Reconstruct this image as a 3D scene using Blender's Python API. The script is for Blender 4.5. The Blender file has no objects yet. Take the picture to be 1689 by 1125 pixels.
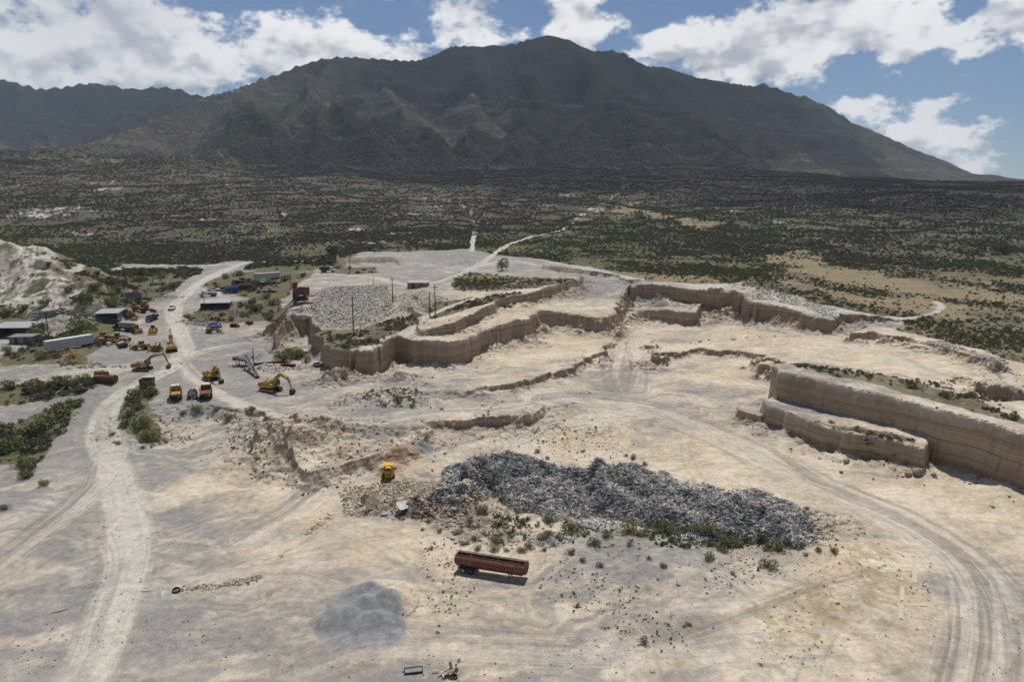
import bpy, bmesh, math, random
import numpy as np
import time as _time
_T0 = _time.time()
def tick(s):
    print('%6.1fs %s' % (_time.time() - _T0, s))
from mathutils import Vector, Matrix, Euler

SC = bpy.context.scene
COL = SC.collection
R = math.radians

# ------------------------------------------------------------------ camera
CAM_H, PITCH, FPX, PW, PH = 52.0, R(11.2), 1126.0, 1689.0, 1125.0
cam_data = bpy.data.cameras.new('camera')
cam_data.sensor_width = 36.0
cam_data.lens = 36.0 * FPX / PW
cam_data.clip_start = 0.5
cam_data.clip_end = 60000.0
cam = bpy.data.objects.new('camera', cam_data)
COL.objects.link(cam)
cam.location = (0, 0, CAM_H)
cam.rotation_euler = (R(90) - PITCH, 0, 0)
SC.camera = cam

SC.view_settings.view_transform = 'Standard'
SC.view_settings.look = 'None'
SC.view_settings.gamma = 1.0
SC.view_settings.use_curve_mapping = False
SC.cycles.max_bounces = 4
SC.cycles.diffuse_bounces = 2
SC.cycles.glossy_bounces = 2
SC.cycles.transparent_max_bounces = 6
SC.cycles.use_denoising = True
SC.cycles.use_adaptive_sampling = True
SC.cycles.adaptive_threshold = 0.05
SC.cycles.adaptive_min_samples = 16
SC.view_settings.exposure = -0.28

# ------------------------------------------------------------------ sun + sky
SUN_EL, SUN_AZ = R(64), R(10)           # azimuth clockwise from +Y
sun_data = bpy.data.lights.new('sun', 'SUN')
sun_data.energy = 5.0
sun_data.angle = R(0.53)
sun_data.color = (1.0, 0.955, 0.89)
sun = bpy.data.objects.new('sun', sun_data)
COL.objects.link(sun)
sdir = Vector((math.sin(SUN_AZ) * math.cos(SUN_EL), math.cos(SUN_AZ) * math.cos(SUN_EL), math.sin(SUN_EL)))
sun.rotation_euler = sdir.to_track_quat('Z', 'Y').to_euler()

CP, SP = math.cos(PITCH), math.sin(PITCH)
def ray(px, py):
    cx = (px - PW / 2) / FPX
    cy = (PH / 2 - py) / FPX
    return (cx, CP + cy * SP, -SP + cy * CP)
def azel(px, py):
    d = Vector(ray(px, py)).normalized()
    return math.atan2(d.x, d.y), math.asin(d.z)

class NT:
    """small helper for building node trees"""
    def __init__(self, tree):
        self.t = tree
        self.n = tree.nodes
        self.l = tree.links
    def put(self, sock, v):
        if v is None:
            return
        if isinstance(v, bpy.types.NodeSocket):
            self.l.new(v, sock)
        elif isinstance(v, (tuple, list)):
            v = tuple(v)
            if len(sock.default_value) == 4 and len(v) == 3:
                v = v + (1.0,)
            sock.default_value = v
        else:
            sock.default_value = v
    def math(self, op, a, b=None, c=None, clamp=False):
        m = self.n.new('ShaderNodeMath'); m.operation = op; m.use_clamp = clamp
        self.put(m.inputs[0], a); self.put(m.inputs[1], b); self.put(m.inputs[2], c)
        return m.outputs[0]
    def vmath(self, op, a, b=None, scale=None):
        m = self.n.new('ShaderNodeVectorMath'); m.operation = op
        self.put(m.inputs[0], a); self.put(m.inputs[1], b)
        if scale is not None: self.put(m.inputs['Scale'], scale)
        return m.outputs['Value'] if op in ('LENGTH', 'DOT_PRODUCT', 'DISTANCE') else m.outputs['Vector']
    def noise(self, vec, scale, detail=4, rough=0.55, dist=0.0, dim='3D', w=None):
        m = self.n.new('ShaderNodeTexNoise'); m.noise_dimensions = dim
        if vec is not None and dim != '1D': self.put(m.inputs['Vector'], vec)
        if w is not None: self.put(m.inputs['W'], w)
        self.put(m.inputs['Scale'], scale); self.put(m.inputs['Detail'], detail)
        self.put(m.inputs['Roughness'], rough); self.put(m.inputs['Distortion'], dist)
        return m.outputs['Fac']
    def voronoi(self, vec, scale, feature='F1', out='Distance', rnd=1.0):
        m = self.n.new('ShaderNodeTexVoronoi'); m.feature = feature
        self.put(m.inputs['Vector'], vec); self.put(m.inputs['Scale'], scale)
        self.put(m.inputs['Randomness'], rnd)
        return m.outputs[out]
    def ramp(self, fac, lo, hi, a=0.0, b=1.0, smooth=True):
        m = self.n.new('ShaderNodeMapRange')
        m.interpolation_type = 'SMOOTHSTEP' if smooth else 'LINEAR'
        self.put(m.inputs['Value'], fac)
        m.inputs['From Min'].default_value = lo; m.inputs['From Max'].default_value = hi
        m.inputs['To Min'].default_value = a; m.inputs['To Max'].default_value = b
        return m.outputs['Result']
    def mix(self, fac, a, b, blend='MIX'):
        m = self.n.new('ShaderNodeMix'); m.data_type = 'RGBA'; m.blend_type = blend
        m.clamp_factor = True
        self.put(m.inputs[0], fac); self.put(m.inputs[6], a); self.put(m.inputs[7], b)
        return m.outputs[2]
    def attr(self, name, out='Fac'):
        m = self.n.new('ShaderNodeAttribute'); m.attribute_name = name
        return m.outputs[out]
    def comb(self, x, y, z):
        m = self.n.new('ShaderNodeCombineXYZ')
        self.put(m.inputs[0], x); self.put(m.inputs[1], y); self.put(m.inputs[2], z)
        return m.outputs[0]
    def sep(self, v):
        m = self.n.new('ShaderNodeSeparateXYZ'); self.put(m.inputs[0], v)
        return m.outputs

world = bpy.data.worlds.new('World')
SC.world = world
world.use_nodes = True
world.cycles.sampling_method = 'MANUAL'
world.cycles.sample_map_resolution = 512
wn = NT(world.node_tree)
wn.n.clear()
wout = wn.n.new('ShaderNodeOutputWorld')
sky = wn.n.new('ShaderNodeTexSky')
sky.sky_type = 'NISHITA'
sky.sun_disc = False
sky.sun_elevation = SUN_EL
sky.sun_rotation = SUN_AZ
sky.altitude = 1600
sky.air_density = 1.0
sky.dust_density = 0.4
sky.ozone_density = 3.0
bg_sky = wn.n.new('ShaderNodeBackground'); bg_sky.inputs[1].default_value = 0.088
wn.l.new(sky.outputs[0], bg_sky.inputs[0])
tc = wn.n.new('ShaderNodeTexCoord')
dirv = tc.outputs['Generated']
dx, dy, dz = wn.sep(dirv)
az = wn.math('ARCTAN2', dx, dy)
el = wn.math('ARCSINE', dz)
# cumulus banks: where they stand on the sky (photo pixel -> direction), size in radians, weight
BLOBS = [(60, 70, .20, .075, .9), (250, 100, .20, .07, .9), (430, 105, .17, .06, .9), (600, 85, .10, .03, .75),
         (760, 40, .045, .04, .8), (965, 35, .075, .045, .9), (1080, 75, .075, .030, .85), (1250, 85, .11, .040, 1.0),
         (1400, 50, .12, .042, .95), (1480, 12, .10, .04, .85), (1650, 40, .08, .04, .85), (1500, 172, .11, .022, .7),
         (1520, 225, .13, .035, .66), (1640, 255, .12, .04, .66), (150, 20, .2, .08, .6),
         (-250, 60, .3, .1, .9), (1950, 80, .2, .07, .8)]
cov = None
for (bx, by, rx, ry, wgt) in BLOBS:
    a0, e0 = azel(bx, by)
    ua = wn.math('MULTIPLY', wn.math('SUBTRACT', az, a0), 1.0 / rx)
    ue = wn.math('MULTIPLY', wn.math('SUBTRACT', el, e0), 1.0 / ry)
    d2 = wn.math('MULTIPLY_ADD', ua, ua, wn.math('MULTIPLY', ue, ue))
    g = wn.math('DIVIDE', wgt, wn.math('MULTIPLY_ADD', d2, wn.math('MULTIPLY_ADD', d2, .35, .55), 1.0))
    cov = g if cov is None else wn.math('MAXIMUM', cov, g)
# the same broken cumulus goes on over the rest of the sky
rest = wn.noise(wn.vmath('MULTIPLY', dirv, (1, 1, 2.2)), 2.6, 1, 0.5)
rest = wn.ramp(rest, 0.50, 0.75, 0.0, 0.8)
outside = wn.ramp(wn.math('MAXIMUM', wn.math('MULTIPLY', wn.math('ABSOLUTE', az), 1.0), wn.math('MULTIPLY', el, 2.6)), 0.72, 0.95)
cov = wn.math('MAXIMUM', cov, wn.math('MULTIPLY', rest, outside))
cvec = wn.vmath('MULTIPLY', dirv, (1, 1, 1.7))
n1 = wn.noise(cvec, 10.5, 7, 0.62)
n2 = wn.noise(wn.vmath('ADD', cvec, (0.0, 0.0, 0.035)), 10.5, 3, 0.62)
dens = wn.math('ADD', cov, wn.math('MULTIPLY', wn.math('SUBTRACT', n1, 0.51), 2.9))
alpha = wn.ramp(dens, 0.34, 0.64)
alpha = wn.math('MULTIPLY', alpha, 0.97)
# crowns white, bases greyer: density falling upwards means a lit crown
grad = wn.math('SUBTRACT', n1, n2)
lit = wn.ramp(wn.math('ADD', wn.math('MULTIPLY', grad, 2.6), wn.math('MULTIPLY', dens, -0.22)), -0.55, 0.02)
n3 = wn.noise(cvec, 4.0, 1, 0.5)
lit = wn.math('MULTIPLY', lit, wn.ramp(n3, 0.25, 0.6, 0.62, 1.0))
leftbank = wn.ramp(az, -0.62, -0.12, 0.95, 1.0)
ccol = wn.mix(lit, (0.60, 0.64, 0.70), (1.22, 1.22, 1.215))
bg_c = wn.n.new('ShaderNodeBackground')
wn.l.new(ccol, bg_c.inputs[0]); wn.l.new(leftbank, bg_c.inputs[1])
mixw = wn.n.new('ShaderNodeMixShader')
wn.l.new(alpha, mixw.inputs[0]); wn.l.new(bg_sky.outputs[0], mixw.inputs[1]); wn.l.new(bg_c.outputs[0], mixw.inputs[2])
wn.l.new(mixw.outputs[0], wout.inputs['Surface'])
# ------------------------------------------------------------------ pixel -> place
def P(px, py, z):
    d = ray(px, py); t = (z - CAM_H) / d[2]
    return np.array((d[0] * t, d[1] * t))
def PD(px, py, dist):
    d = ray(px, py); t = dist / d[1]
    return np.array((d[0] * t, dist, CAM_H + d[2] * t))

# ------------------------------------------------------------------ noise in numpy
_rs = np.random.RandomState(7)
_LAT = _rs.rand(512 * 512).astype(np.float32)
def vnoise(x, y, seed=0):
    ix = np.floor(x); iy = np.floor(y)
    fx = x - ix; fy = y - iy
    fx = fx * fx * (3 - 2 * fx); fy = fy * fy * (3 - 2 * fy)
    ix = ix.astype(np.int32) + np.int32((seed * 131) % 509); iy = iy.astype(np.int32) + np.int32((seed * 71) % 503)
    x0 = ix & 511; x1 = (ix + 1) & 511; y0 = (iy & 511) << 9; y1 = ((iy + 1) & 511) << 9
    a = _LAT[y0 + x0]; b = _LAT[y0 + x1]; c = _LAT[y1 + x0]; d = _LAT[y1 + x1]
    a = a + (b - a) * fx; c = c + (d - c) * fx
    return a + (c - a) * fy - np.float32(.5)
def fbm(x, y, freq, octv=4, seed=0, gain=0.5):
    s = 0; a = 1.0; f = freq
    x = np.asarray(x, np.float32); y = np.asarray(y, np.float32)
    for i in range(octv):
        ca, sa = math.cos(i * 0.9), math.sin(i * 0.9)
        s = s + a * vnoise((x * ca - y * sa) * f, (x * sa + y * ca) * f, seed + i * 17)
        a *= gain; f *= 2.03
    return s * 2.0
def smooth(a, b, x):
    t = np.clip((x - a) / (b - a), 0, 1)
    return t * t * (3 - 2 * t)

class MQ:
    """smooth surface through scattered heights (multiquadric)"""
    def __init__(self, pts, c=10.0, lam=0.02):
        p = np.array(pts, float)
        self.xy = p[:, :2]; self.c2 = c * c
        n = len(p)
        d = np.sqrt(((self.xy[:, None] - self.xy[None]) ** 2).sum(-1) + self.c2)
        A = np.zeros((n + 3, n + 3))
        A[:n, :n] = d - np.eye(n) * lam * c
        A[:n, n] = 1; A[:n, n + 1:] = self.xy / 100.0
        A[n, :n] = 1; A[n + 1:, :n] = (self.xy / 100.0).T
        b = np.zeros(n + 3); b[:n] = p[:, 2]
        self.w = np.linalg.solve(A, b)
    def __call__(self, X, Y):
        X = np.asarray(X, np.float32); Y = np.asarray(Y, np.float32)
        self.w = self.w.astype(np.float32); self.xy = self.xy.astype(np.float32)
        n = len(self.xy)
        out = self.w[n] + self.w[n + 1] * X / 100.0 + self.w[n + 2] * Y / 100.0
        for i in range(n):
            out = out + self.w[i] * np.sqrt((X - self.xy[i, 0]) ** 2 + (Y - self.xy[i, 1]) ** 2 + self.c2)
        return out
def pz(lst):
    return [(*P(a, b, z), z) for a, b, z in lst]

def sdist(X, Y, poly):
    """signed distance, positive inside"""
    n = len(poly)
    best = np.full(X.shape, 1e18); inside = np.zeros(X.shape, bool)
    for i in range(n):
        x0, y0 = poly[i]; x1, y1 = poly[(i + 1) % n]
        ex, ey = x1 - x0, y1 - y0
        t = np.clip(((X - x0) * ex + (Y - y0) * ey) / (ex * ex + ey * ey + 1e-9), 0, 1)
        best = np.minimum(best, (X - x0 - t * ex) ** 2 + (Y - y0 - t * ey) ** 2)
        if abs(ey) > 1e-9:
            c = ((y0 > Y) != (y1 > Y)) & (X < ex * (Y - y0) / ey + x0)
            inside ^= c
    return np.where(inside, 1, -1) * np.sqrt(best)
def ldist(X, Y, line, zs=None):
    """distance to a polyline, the along-line coordinate, signed side and interpolated value"""
    best = np.full(X.shape, 1e18); along = np.zeros(X.shape); side = np.zeros(X.shape); val = np.zeros(X.shape)
    acc = 0.0
    for i in range(len(line) - 1):
        x0, y0 = line[i][0], line[i][1]; x1, y1 = line[i + 1][0], line[i + 1][1]
        ex, ey = x1 - x0, y1 - y0; L = math.hypot(ex, ey) + 1e-9
        t = np.clip(((X - x0) * ex + (Y - y0) * ey) / (L * L), 0, 1)
        d = (X - x0 - t * ex) ** 2 + (Y - y0 - t * ey) ** 2
        m = d < best
        best = np.where(m, d, best)
        along = np.where(m, acc + t * L, along)
        side = np.where(m, np.sign((X - x0) * ey - (Y - y0) * ex), side)
        if zs is not None:
            val = np.where(m, zs[i] + (zs[i + 1] - zs[i]) * t, val)
        acc += L
    return np.sqrt(best), along, side, val

# ------------------------------------------------------------------ floor heights (photo pixel, metres)
FLOOR = pz([
    (-500, 1200, 0), (100, 1100, 0), (500, 1100, 0), (900, 1100, 0), (1400, 1100, 0), (1680, 1100, 0), (2200, 1150, 0), (845, 1500, 0), (200, 1500, 0), (1500, 1500, 0),
    (200, 900, .3), (500, 900, 0), (800, 940, 0), (1200, 980, 0), (1600, 950, .3), (1680, 860, .6), (1900, 900, 1), (0, 1000, 0), (-250, 900, 1), (0, 850, .6),
    (40, 740, .6), (40, 670, 3.4), (200, 720, 2.6), (150, 690, 3.4), (200, 640, 5), (185, 800, 1.1), (300, 760, .8), (350, 720, 1.2), (430, 760, .4), (560, 790, 0), (660, 770, .4),
    (-200, 640, 6), (240, 610, 6), (320, 655, 5.4), (450, 655, 5.3), (560, 640, 5.6), (420, 540, 8), (300, 560, 8), (100, 580, 8), (20, 600, 7), (150, 620, 6.2),
    (-150, 520, 12), (20, 540, 9.5), (180, 525, 10), (290, 500, 12), (350, 480, 14), (230, 480, 13.5), (350, 450, 17), (430, 440, 19), (200, 440, 18.5), (60, 460, 17), (480, 610, 6), (480, 570, 7.5),
    (600, 690, 5), (700, 680, 4.9), (800, 672, 4.8), (880, 715, .9), (1000, 700, 1.6), (1200, 760, .5), (1400, 800, .3), (1150, 680, 2.3), (900, 662, 4.6), (1050, 645, 4), (1200, 650, 3.2),
    (740, 745, .6), (1000, 600, 5.6), (1060, 575, 6.5), (1100, 550, 7), (1180, 550, 7.5), (1300, 560, 8.5), (1500, 610, 8), (1600, 630, 7.5), (1400, 560, 9), (1450, 525, 12.5), (1500, 535, 12.5),
    (800, 610, 6.6), (900, 590, 6.6), (700, 640, 5.8), (1250, 530, 9), (1100, 535, 7.6), (1250, 700, 1.2), (1700, 660, 7), (2000, 760, 4),
    (540, 440, 20), (600, 425, 22), (760, 432, 21), (900, 440, 20), (1050, 470, 18.5), (1200, 480, 17.5), (1320, 500, 15.5), (1600, 540, 13.5), (1750, 540, 13.5), (2100, 560, 13), (1689, 480, 17), (1400, 470, 18),
    (-300, 440, 20), (760, 415, 23.2), (1200, 440, 21), (1689, 430, 21.5), (2300, 470, 18)])
floor_f = MQ(FLOOR, c=9.0)

def nat(X, Y):
    z = 22 + 0.07 * (np.maximum(Y, 0) - 400)
    z = z - .041 * np.where(Y > 1300, Y - 1300, 0) * smooth(1300, 1700, Y)
    return z + 0.010 * np.clip(-X - 100, 0, 900) * smooth(300, 900, Y)

# raised ground: (outline in the photo with its own height, further heights, face width, talus)
def region(outline, extra=(), w=1.2, warp=1.0, talus=0.12, fl=0.0, slump=.7, crumb=1.0):
    pts = pz(outline)
    return dict(poly=[(p[0], p[1]) for p in pts], top=MQ(pts + pz(extra), c=8.0, lam=0.05), w=w, warp=warp, talus=talus, fl=fl, slump=slump, crumb=crumb)

REG = {}
REG['bench'] = region([(214, 652, 4.6), (235, 660, 4.7), (262, 665, 4.9), (330, 668, 5.0), (385, 676, 5.0), (425, 690, 4.9), (455, 712, 4.6), (490, 722, 4.6), (560, 716, 4.8), (640, 702, 4.9), (750, 694, 4.7),
                       (850, 687, 4.4), (905, 678, 4.3), (900, 660, 4.8), (700, 630, 6), (500, 610, 6), (300, 600, 6.4), (240, 625, 5.8)], w=1.5, warp=1.2, talus=0.45, slump=.5, crumb=.7)
REG['terrace'] = region([(705, 648, 6.3), (760, 645, 6.8), (820, 638, 7.2), (880, 625, 7.5), (930, 612, 7.7), (972, 598, 7.9), (1000, 575, 8.0), (1020, 545, 8), (950, 545, 8), (850, 560, 7.4), (740, 600, 6.4), (690, 630, 6.4)], w=1.2, warp=1.5, talus=0.25, slump=.35, crumb=1.8)
REG['upfloor'] = region([(1085, 590, 7.2), (1100, 580, 7.4), (1130, 577, 7.6), (1180, 574, 7.9), (1230, 580, 8), (1262, 590, 8), (1290, 606, 8), (1400, 630, 8), (1600, 660, 8), (1600, 600, 8.2), (1400, 570, 9), (1250, 555, 8.6), (1150, 560, 8.2), (1090, 572, 7.5)], w=1.5, warp=2.2, talus=0.35, slump=.5, crumb=2.0)
REG['mesa'] = region([(452, 546, 14), (463, 533, 14.6), (487, 523, 15.2), (505, 523, 15.2), (517, 530, 14.8), (517, 552, 13.2), (532, 566, 13.2), (549, 577, 13.2), (574, 580, 13.2), (619, 579, 13.3), (640, 566, 13.9), (655, 553, 14.4), (672, 560, 14.0), (705, 562, 14.0),
                      (743, 564, 14), (773, 559, 14), (798, 549, 14.2), (820, 540, 14.8), (860, 529, 15.3), (893, 521, 15.4), (902, 514, 15.6), (929, 517, 15.0), (984, 524, 14.4), (1008, 523, 14.6), (1016, 512, 15.4), (1029, 497, 16.5),
                      (1037, 478, 18.6), (1040, 462, 20), (960, 446, 20.6), (880, 438, 21), (760, 434, 21.4), (620, 430, 21.8), (520, 442, 20), (480, 470, 18.6), (460, 505, 16)],
                     [(600, 535, 14.6), (570, 480, 19.2), (640, 475, 19.4), (700, 500, 17.5), (800, 470, 19.5), (660, 525, 15.6), (900, 480, 18.4), (980, 480, 18.4), (540, 530, 14.8)], w=1.1, warp=1.3, talus=0.12, fl=1.0, slump=.8)
REG['mesa_step'] = region([(696, 543, 16.0), (720, 537, 17.0), (748, 531, 17.9), (775, 521, 18.8), (798, 509, 19.8), (820, 497, 20.2), (848, 488, 20.7), (866, 486, 20.7), (885, 480, 21.2), (920, 470, 22.4), (959, 462, 23), (962, 453, 22.6), (900, 444, 22), (780, 440, 21.6), (690, 470, 20), (680, 505, 18), (686, 530, 16.4)], w=1.1, warp=1.1, talus=0.15, fl=1.0, slump=.5)
REG['rim'] = region([(1037, 480, 19.2), (1050, 470, 20), (1075, 470, 20.2), (1110, 474, 20), (1150, 479, 19.3), (1190, 487, 18.4), (1225, 493, 17), (1245, 500, 16.6), (1290, 507, 16.0), (1330, 521, 14.8), (1375, 530, 14), (1400, 521, 14.5), (1440, 520, 14.2), (1500, 528, 13.5),
                     (1700, 520, 14.5), (2300, 520, 16), (2300, 450, 20), (1689, 440, 21), (1200, 445, 20.6), (1040, 455, 19.4)], w=1.2, warp=1.6, talus=0.22, fl=1.0)
REG['rim_low'] = region([(1033, 507, 13), (1050, 511, 13), (1100, 511, 13), (1128, 515, 12.6), (1150, 517, 12.4), (1156, 520, 12.2), (1160, 505, 13.4), (1120, 495, 13.8), (1045, 494, 13.8)], w=1.0, warp=1.0, talus=0.1)
REG['east_rim'] = region([(1405, 548, 12.3), (1440, 547, 12.4), (1475, 553, 12.3), (1510, 561, 12.1), (1535, 569, 12), (1570, 579, 11.7), (1610, 590, 11.4), (1640, 597, 11.3), (1658, 607, 11.0), (1655, 618, 10.6), (1640, 625, 10.2), (1625, 634, 10), (1622, 645, 9.8), (1689, 650, 9.6), (1900, 690, 8.5), (2300, 720, 8), (2300, 560, 13),
                          (1689, 545, 13.2), (1500, 530, 13.4), (1420, 536, 13.2)], w=1.2, warp=1.8, talus=0.3, fl=.7)
REG['butte'] = region([(1267, 600, 13.6), (1268, 608, 13.5), (1276, 614, 13.5), (1330, 625, 13.4), (1400, 641, 13.2), (1470, 658, 13.0), (1547, 678, 12.8), (1620, 697, 12.6), (1700, 718, 12.3), (1900, 768, 12), (2300, 870, 12), (2300, 720, 12), (1800, 668, 11.5), (1689, 655, 11.6), (1629, 660, 12), (1586, 645, 12.3), (1570, 634, 12.5), (1506, 622, 12.9), (1440, 610, 13.2), (1387, 602, 13.4), (1320, 597, 13.5), (1280, 597, 13.6)],
                      w=1.5, warp=0.45, talus=0.06, fl=1.0, slump=0)
REG['ledge'] = region([(1254, 662, 6.7), (1262, 672, 6.6), (1288, 679, 6.5), (1341, 700, 6.4), (1400, 716, 6.4), (1460, 727, 6.4), (1505, 736, 6.2), (1520, 742, 5.9), (1545, 715, 7), (1400, 660, 7), (1300, 640, 7), (1262, 650, 7)], w=0.9, warp=.6, talus=0.10, fl=1.0, slump=.1)
REG['spur'] = region([(1214, 676, 4.3), (1222, 680, 4.2), (1240, 686, 4.1), (1258, 690, 4), (1270, 670, 4.6), (1240, 668, 4.6), (1218, 670, 4.5)], w=.9, warp=0.6, talus=0.2, slump=0)
REG['tip_bank'] = region([(520, 765, 3.2), (560, 757, 3.6), (610, 742, 3.9), (660, 733, 3.6), (690, 738, 2.8), (706, 758, 1.4), (690, 728, 2.8), (650, 720, 4), (560, 725, 4.5), (500, 738, 4.2)], w=2.2, warp=1.0, talus=0.5, crumb=.6)
REG['left_cut'] = region([(560, 428, 24.4), (600, 424, 24.6), (640, 424, 24.6), (660, 428, 24.2), (665, 420, 24.8), (600, 414, 25.4), (555, 420, 25)], w=1.0, warp=1.0, talus=0.2)

REG['back_cut'] = region([(898, 439, 23.4), (950, 443, 23.2), (1000, 451, 22.4), (1030, 459, 21.6), (1060, 463, 21.2), (1075, 455, 21.4), (1000, 443, 22.8), (900, 431, 23.4)], w=1.0, warp=1.0, talus=0.2, slump=.3)
# soft mounds: (pixel centre, ground height, radii in metres, height, power)
MOUNDS = []
def mound(px, py, z, rx, ry, h, rot=0.0, p=2.0, rough=0.25):
    c = P(px, py, z); MOUNDS.append((c[0], c[1], rx, ry, h, rot, p, rough))
for _q in ((612, 985, 4.2, 3.0, 2.0), (640, 1000, 3.4, 3.0, 2.3), (602, 1008, 3.6, 2.3, 2.2), (572, 1022, 3.8, 2.4, 1.7), (616, 1028, 3.2, 1.9, 1.5), (560, 1000, 5, 3, .7), (648, 985, 2.8, 2.8, 1.3)):
    mound(_q[0], _q[1], 0, _q[2], _q[3], _q[4], .3, 3.0, .03)
mound(415, 583, 8, 4.0, 3.5, 2.0, 0, 1.6, .05)
mound(630, 662, 5.2, 12, 7, 1.6, 0, 2, .6)
mound(560, 632, 5.6, 9, 4, 2.2, .2, 2, .7)
mound(475, 738, 1.5, 14, 10, 3.0, .5, 2, .15)
mound(530, 745, 1.5, 13, 7, 2.4, .2, 2, .15)
mound(400, 715, 1.5, 9, 7, 1.6, .2, 2, .2)
mound(660, 628, 5.8, 8, 3, 1.2, .1, 2, .7)
mound(450, 560, 7.5, 9, 6, 2.6, 0, 2, .6)
mound(765, 435, 21, 14, 8, 1.3, 0, 2, .3)
mound(700, 835, 0, 11, 4.0, 1.5, -.1, 2, .9)
mound(770, 815, 0, 7, 7.0, 2.2, -.1, 2, .8)
mound(805, 870, 0, 6, 4.5, 1.6, 0, 2, .7)
mound(1340, 862, 0, 7, 5, 1.3, -.4, 2, .6)
mound(1090, 525, 8, 8, 4, 2.5, 0, 2, .5)
mound(1190, 525, 9, 12, 8, 3.0, .2, 2, .5)
mound(885, 563, 9, 8, 5, 1.6, .2, 2, .5)
mound(905, 700, 2.5, 16, 6, .8, 0, 2, .4)
mound(1060, 600, 6, 6, 6, 1.6, 0, 2, .6)
mound(1240, 475, 18, 12, 6, 2.4, .2, 2, .8)
mound(1270, 480, 18, 10, 6, 2.0, .2, 2, .8)
mound(1650, 640, 11, 14, 9, 2.2, .2, 2, .4)
mound(240, 700, 3, 8, 10, 1.2, .2, 2, .6)
mound(560, 625, 6, 5, 3, 1.6, 0, 2, .7)

# the heap of scrap slats: crest line with height and half-width
HEAP = [(758, 790, 2.2, 5), (785, 768, 4.6, 8.5), (830, 765, 5.6, 10), (880, 772, 5.6, 10), (930, 785, 5.0, 10), (985, 788, 5.2, 10), (1045, 785, 5.8, 10), (1100, 803, 5.0, 10), (1160, 820, 4.0, 9.5), (1215, 832, 4.0, 9), (1255, 838, 3.8, 8.5), (1292, 855, 2.4, 6), (1310, 866, .8, 3)]
HL = [P(a, b + 28, 0) for a, b, h, w in HEAP]
HZ = [h for a, b, h, w in HEAP]; HW = [w for a, b, h, w in HEAP]
HB = (min(p[0] for p in HL), max(p[0] for p in HL), min(p[1] for p in HL), max(p[1] for p in HL))
def heap(X, Y):
    d, al, sd, zz = ldist(X, Y, HL, HZ)
    _, _, _, ww = ldist(X, Y, HL, HW)
    d = np.maximum(0, d + 1.6 * fbm(X, Y, .16, 3, 71))
    t = np.clip(1 - d / ww, 0, 1)
    h = .93 * zz * (t ** 0.8) * (1 + .42 * fbm(X, Y, .16, 3, 77)) + np.minimum(t * 3, 1) * .65 * fbm(X, Y, .38, 3, 78)
    return np.maximum(h, 0) * (t > 0), t

WHITE_HILL = None
def left_hill(X, Y):
    ln = [PD(-500, 345, 250), PD(-200, 378, 290), PD(0, 399, 312), PD(45, 410, 312), PD(90, 436, 304), PD(118, 455, 290), PD(136, 490, 262)]
    zz = [p[2] for p in ln]
    d, al, sd, v = ldist(X, Y, ln, zz)
    d = np.maximum(0, d - 3 + 3 * fbm(X, Y, .05, 3, 41))
    base = 14.0
    return v - np.minimum(d * 0.42, 40) * (1 + .2 * fbm(X, Y, .03, 3, 44)) + 1.3 * fbm(X, Y, .12, 4, 43) + .5 * np.abs(fbm(X, Y, .4, 2, 45))

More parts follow.
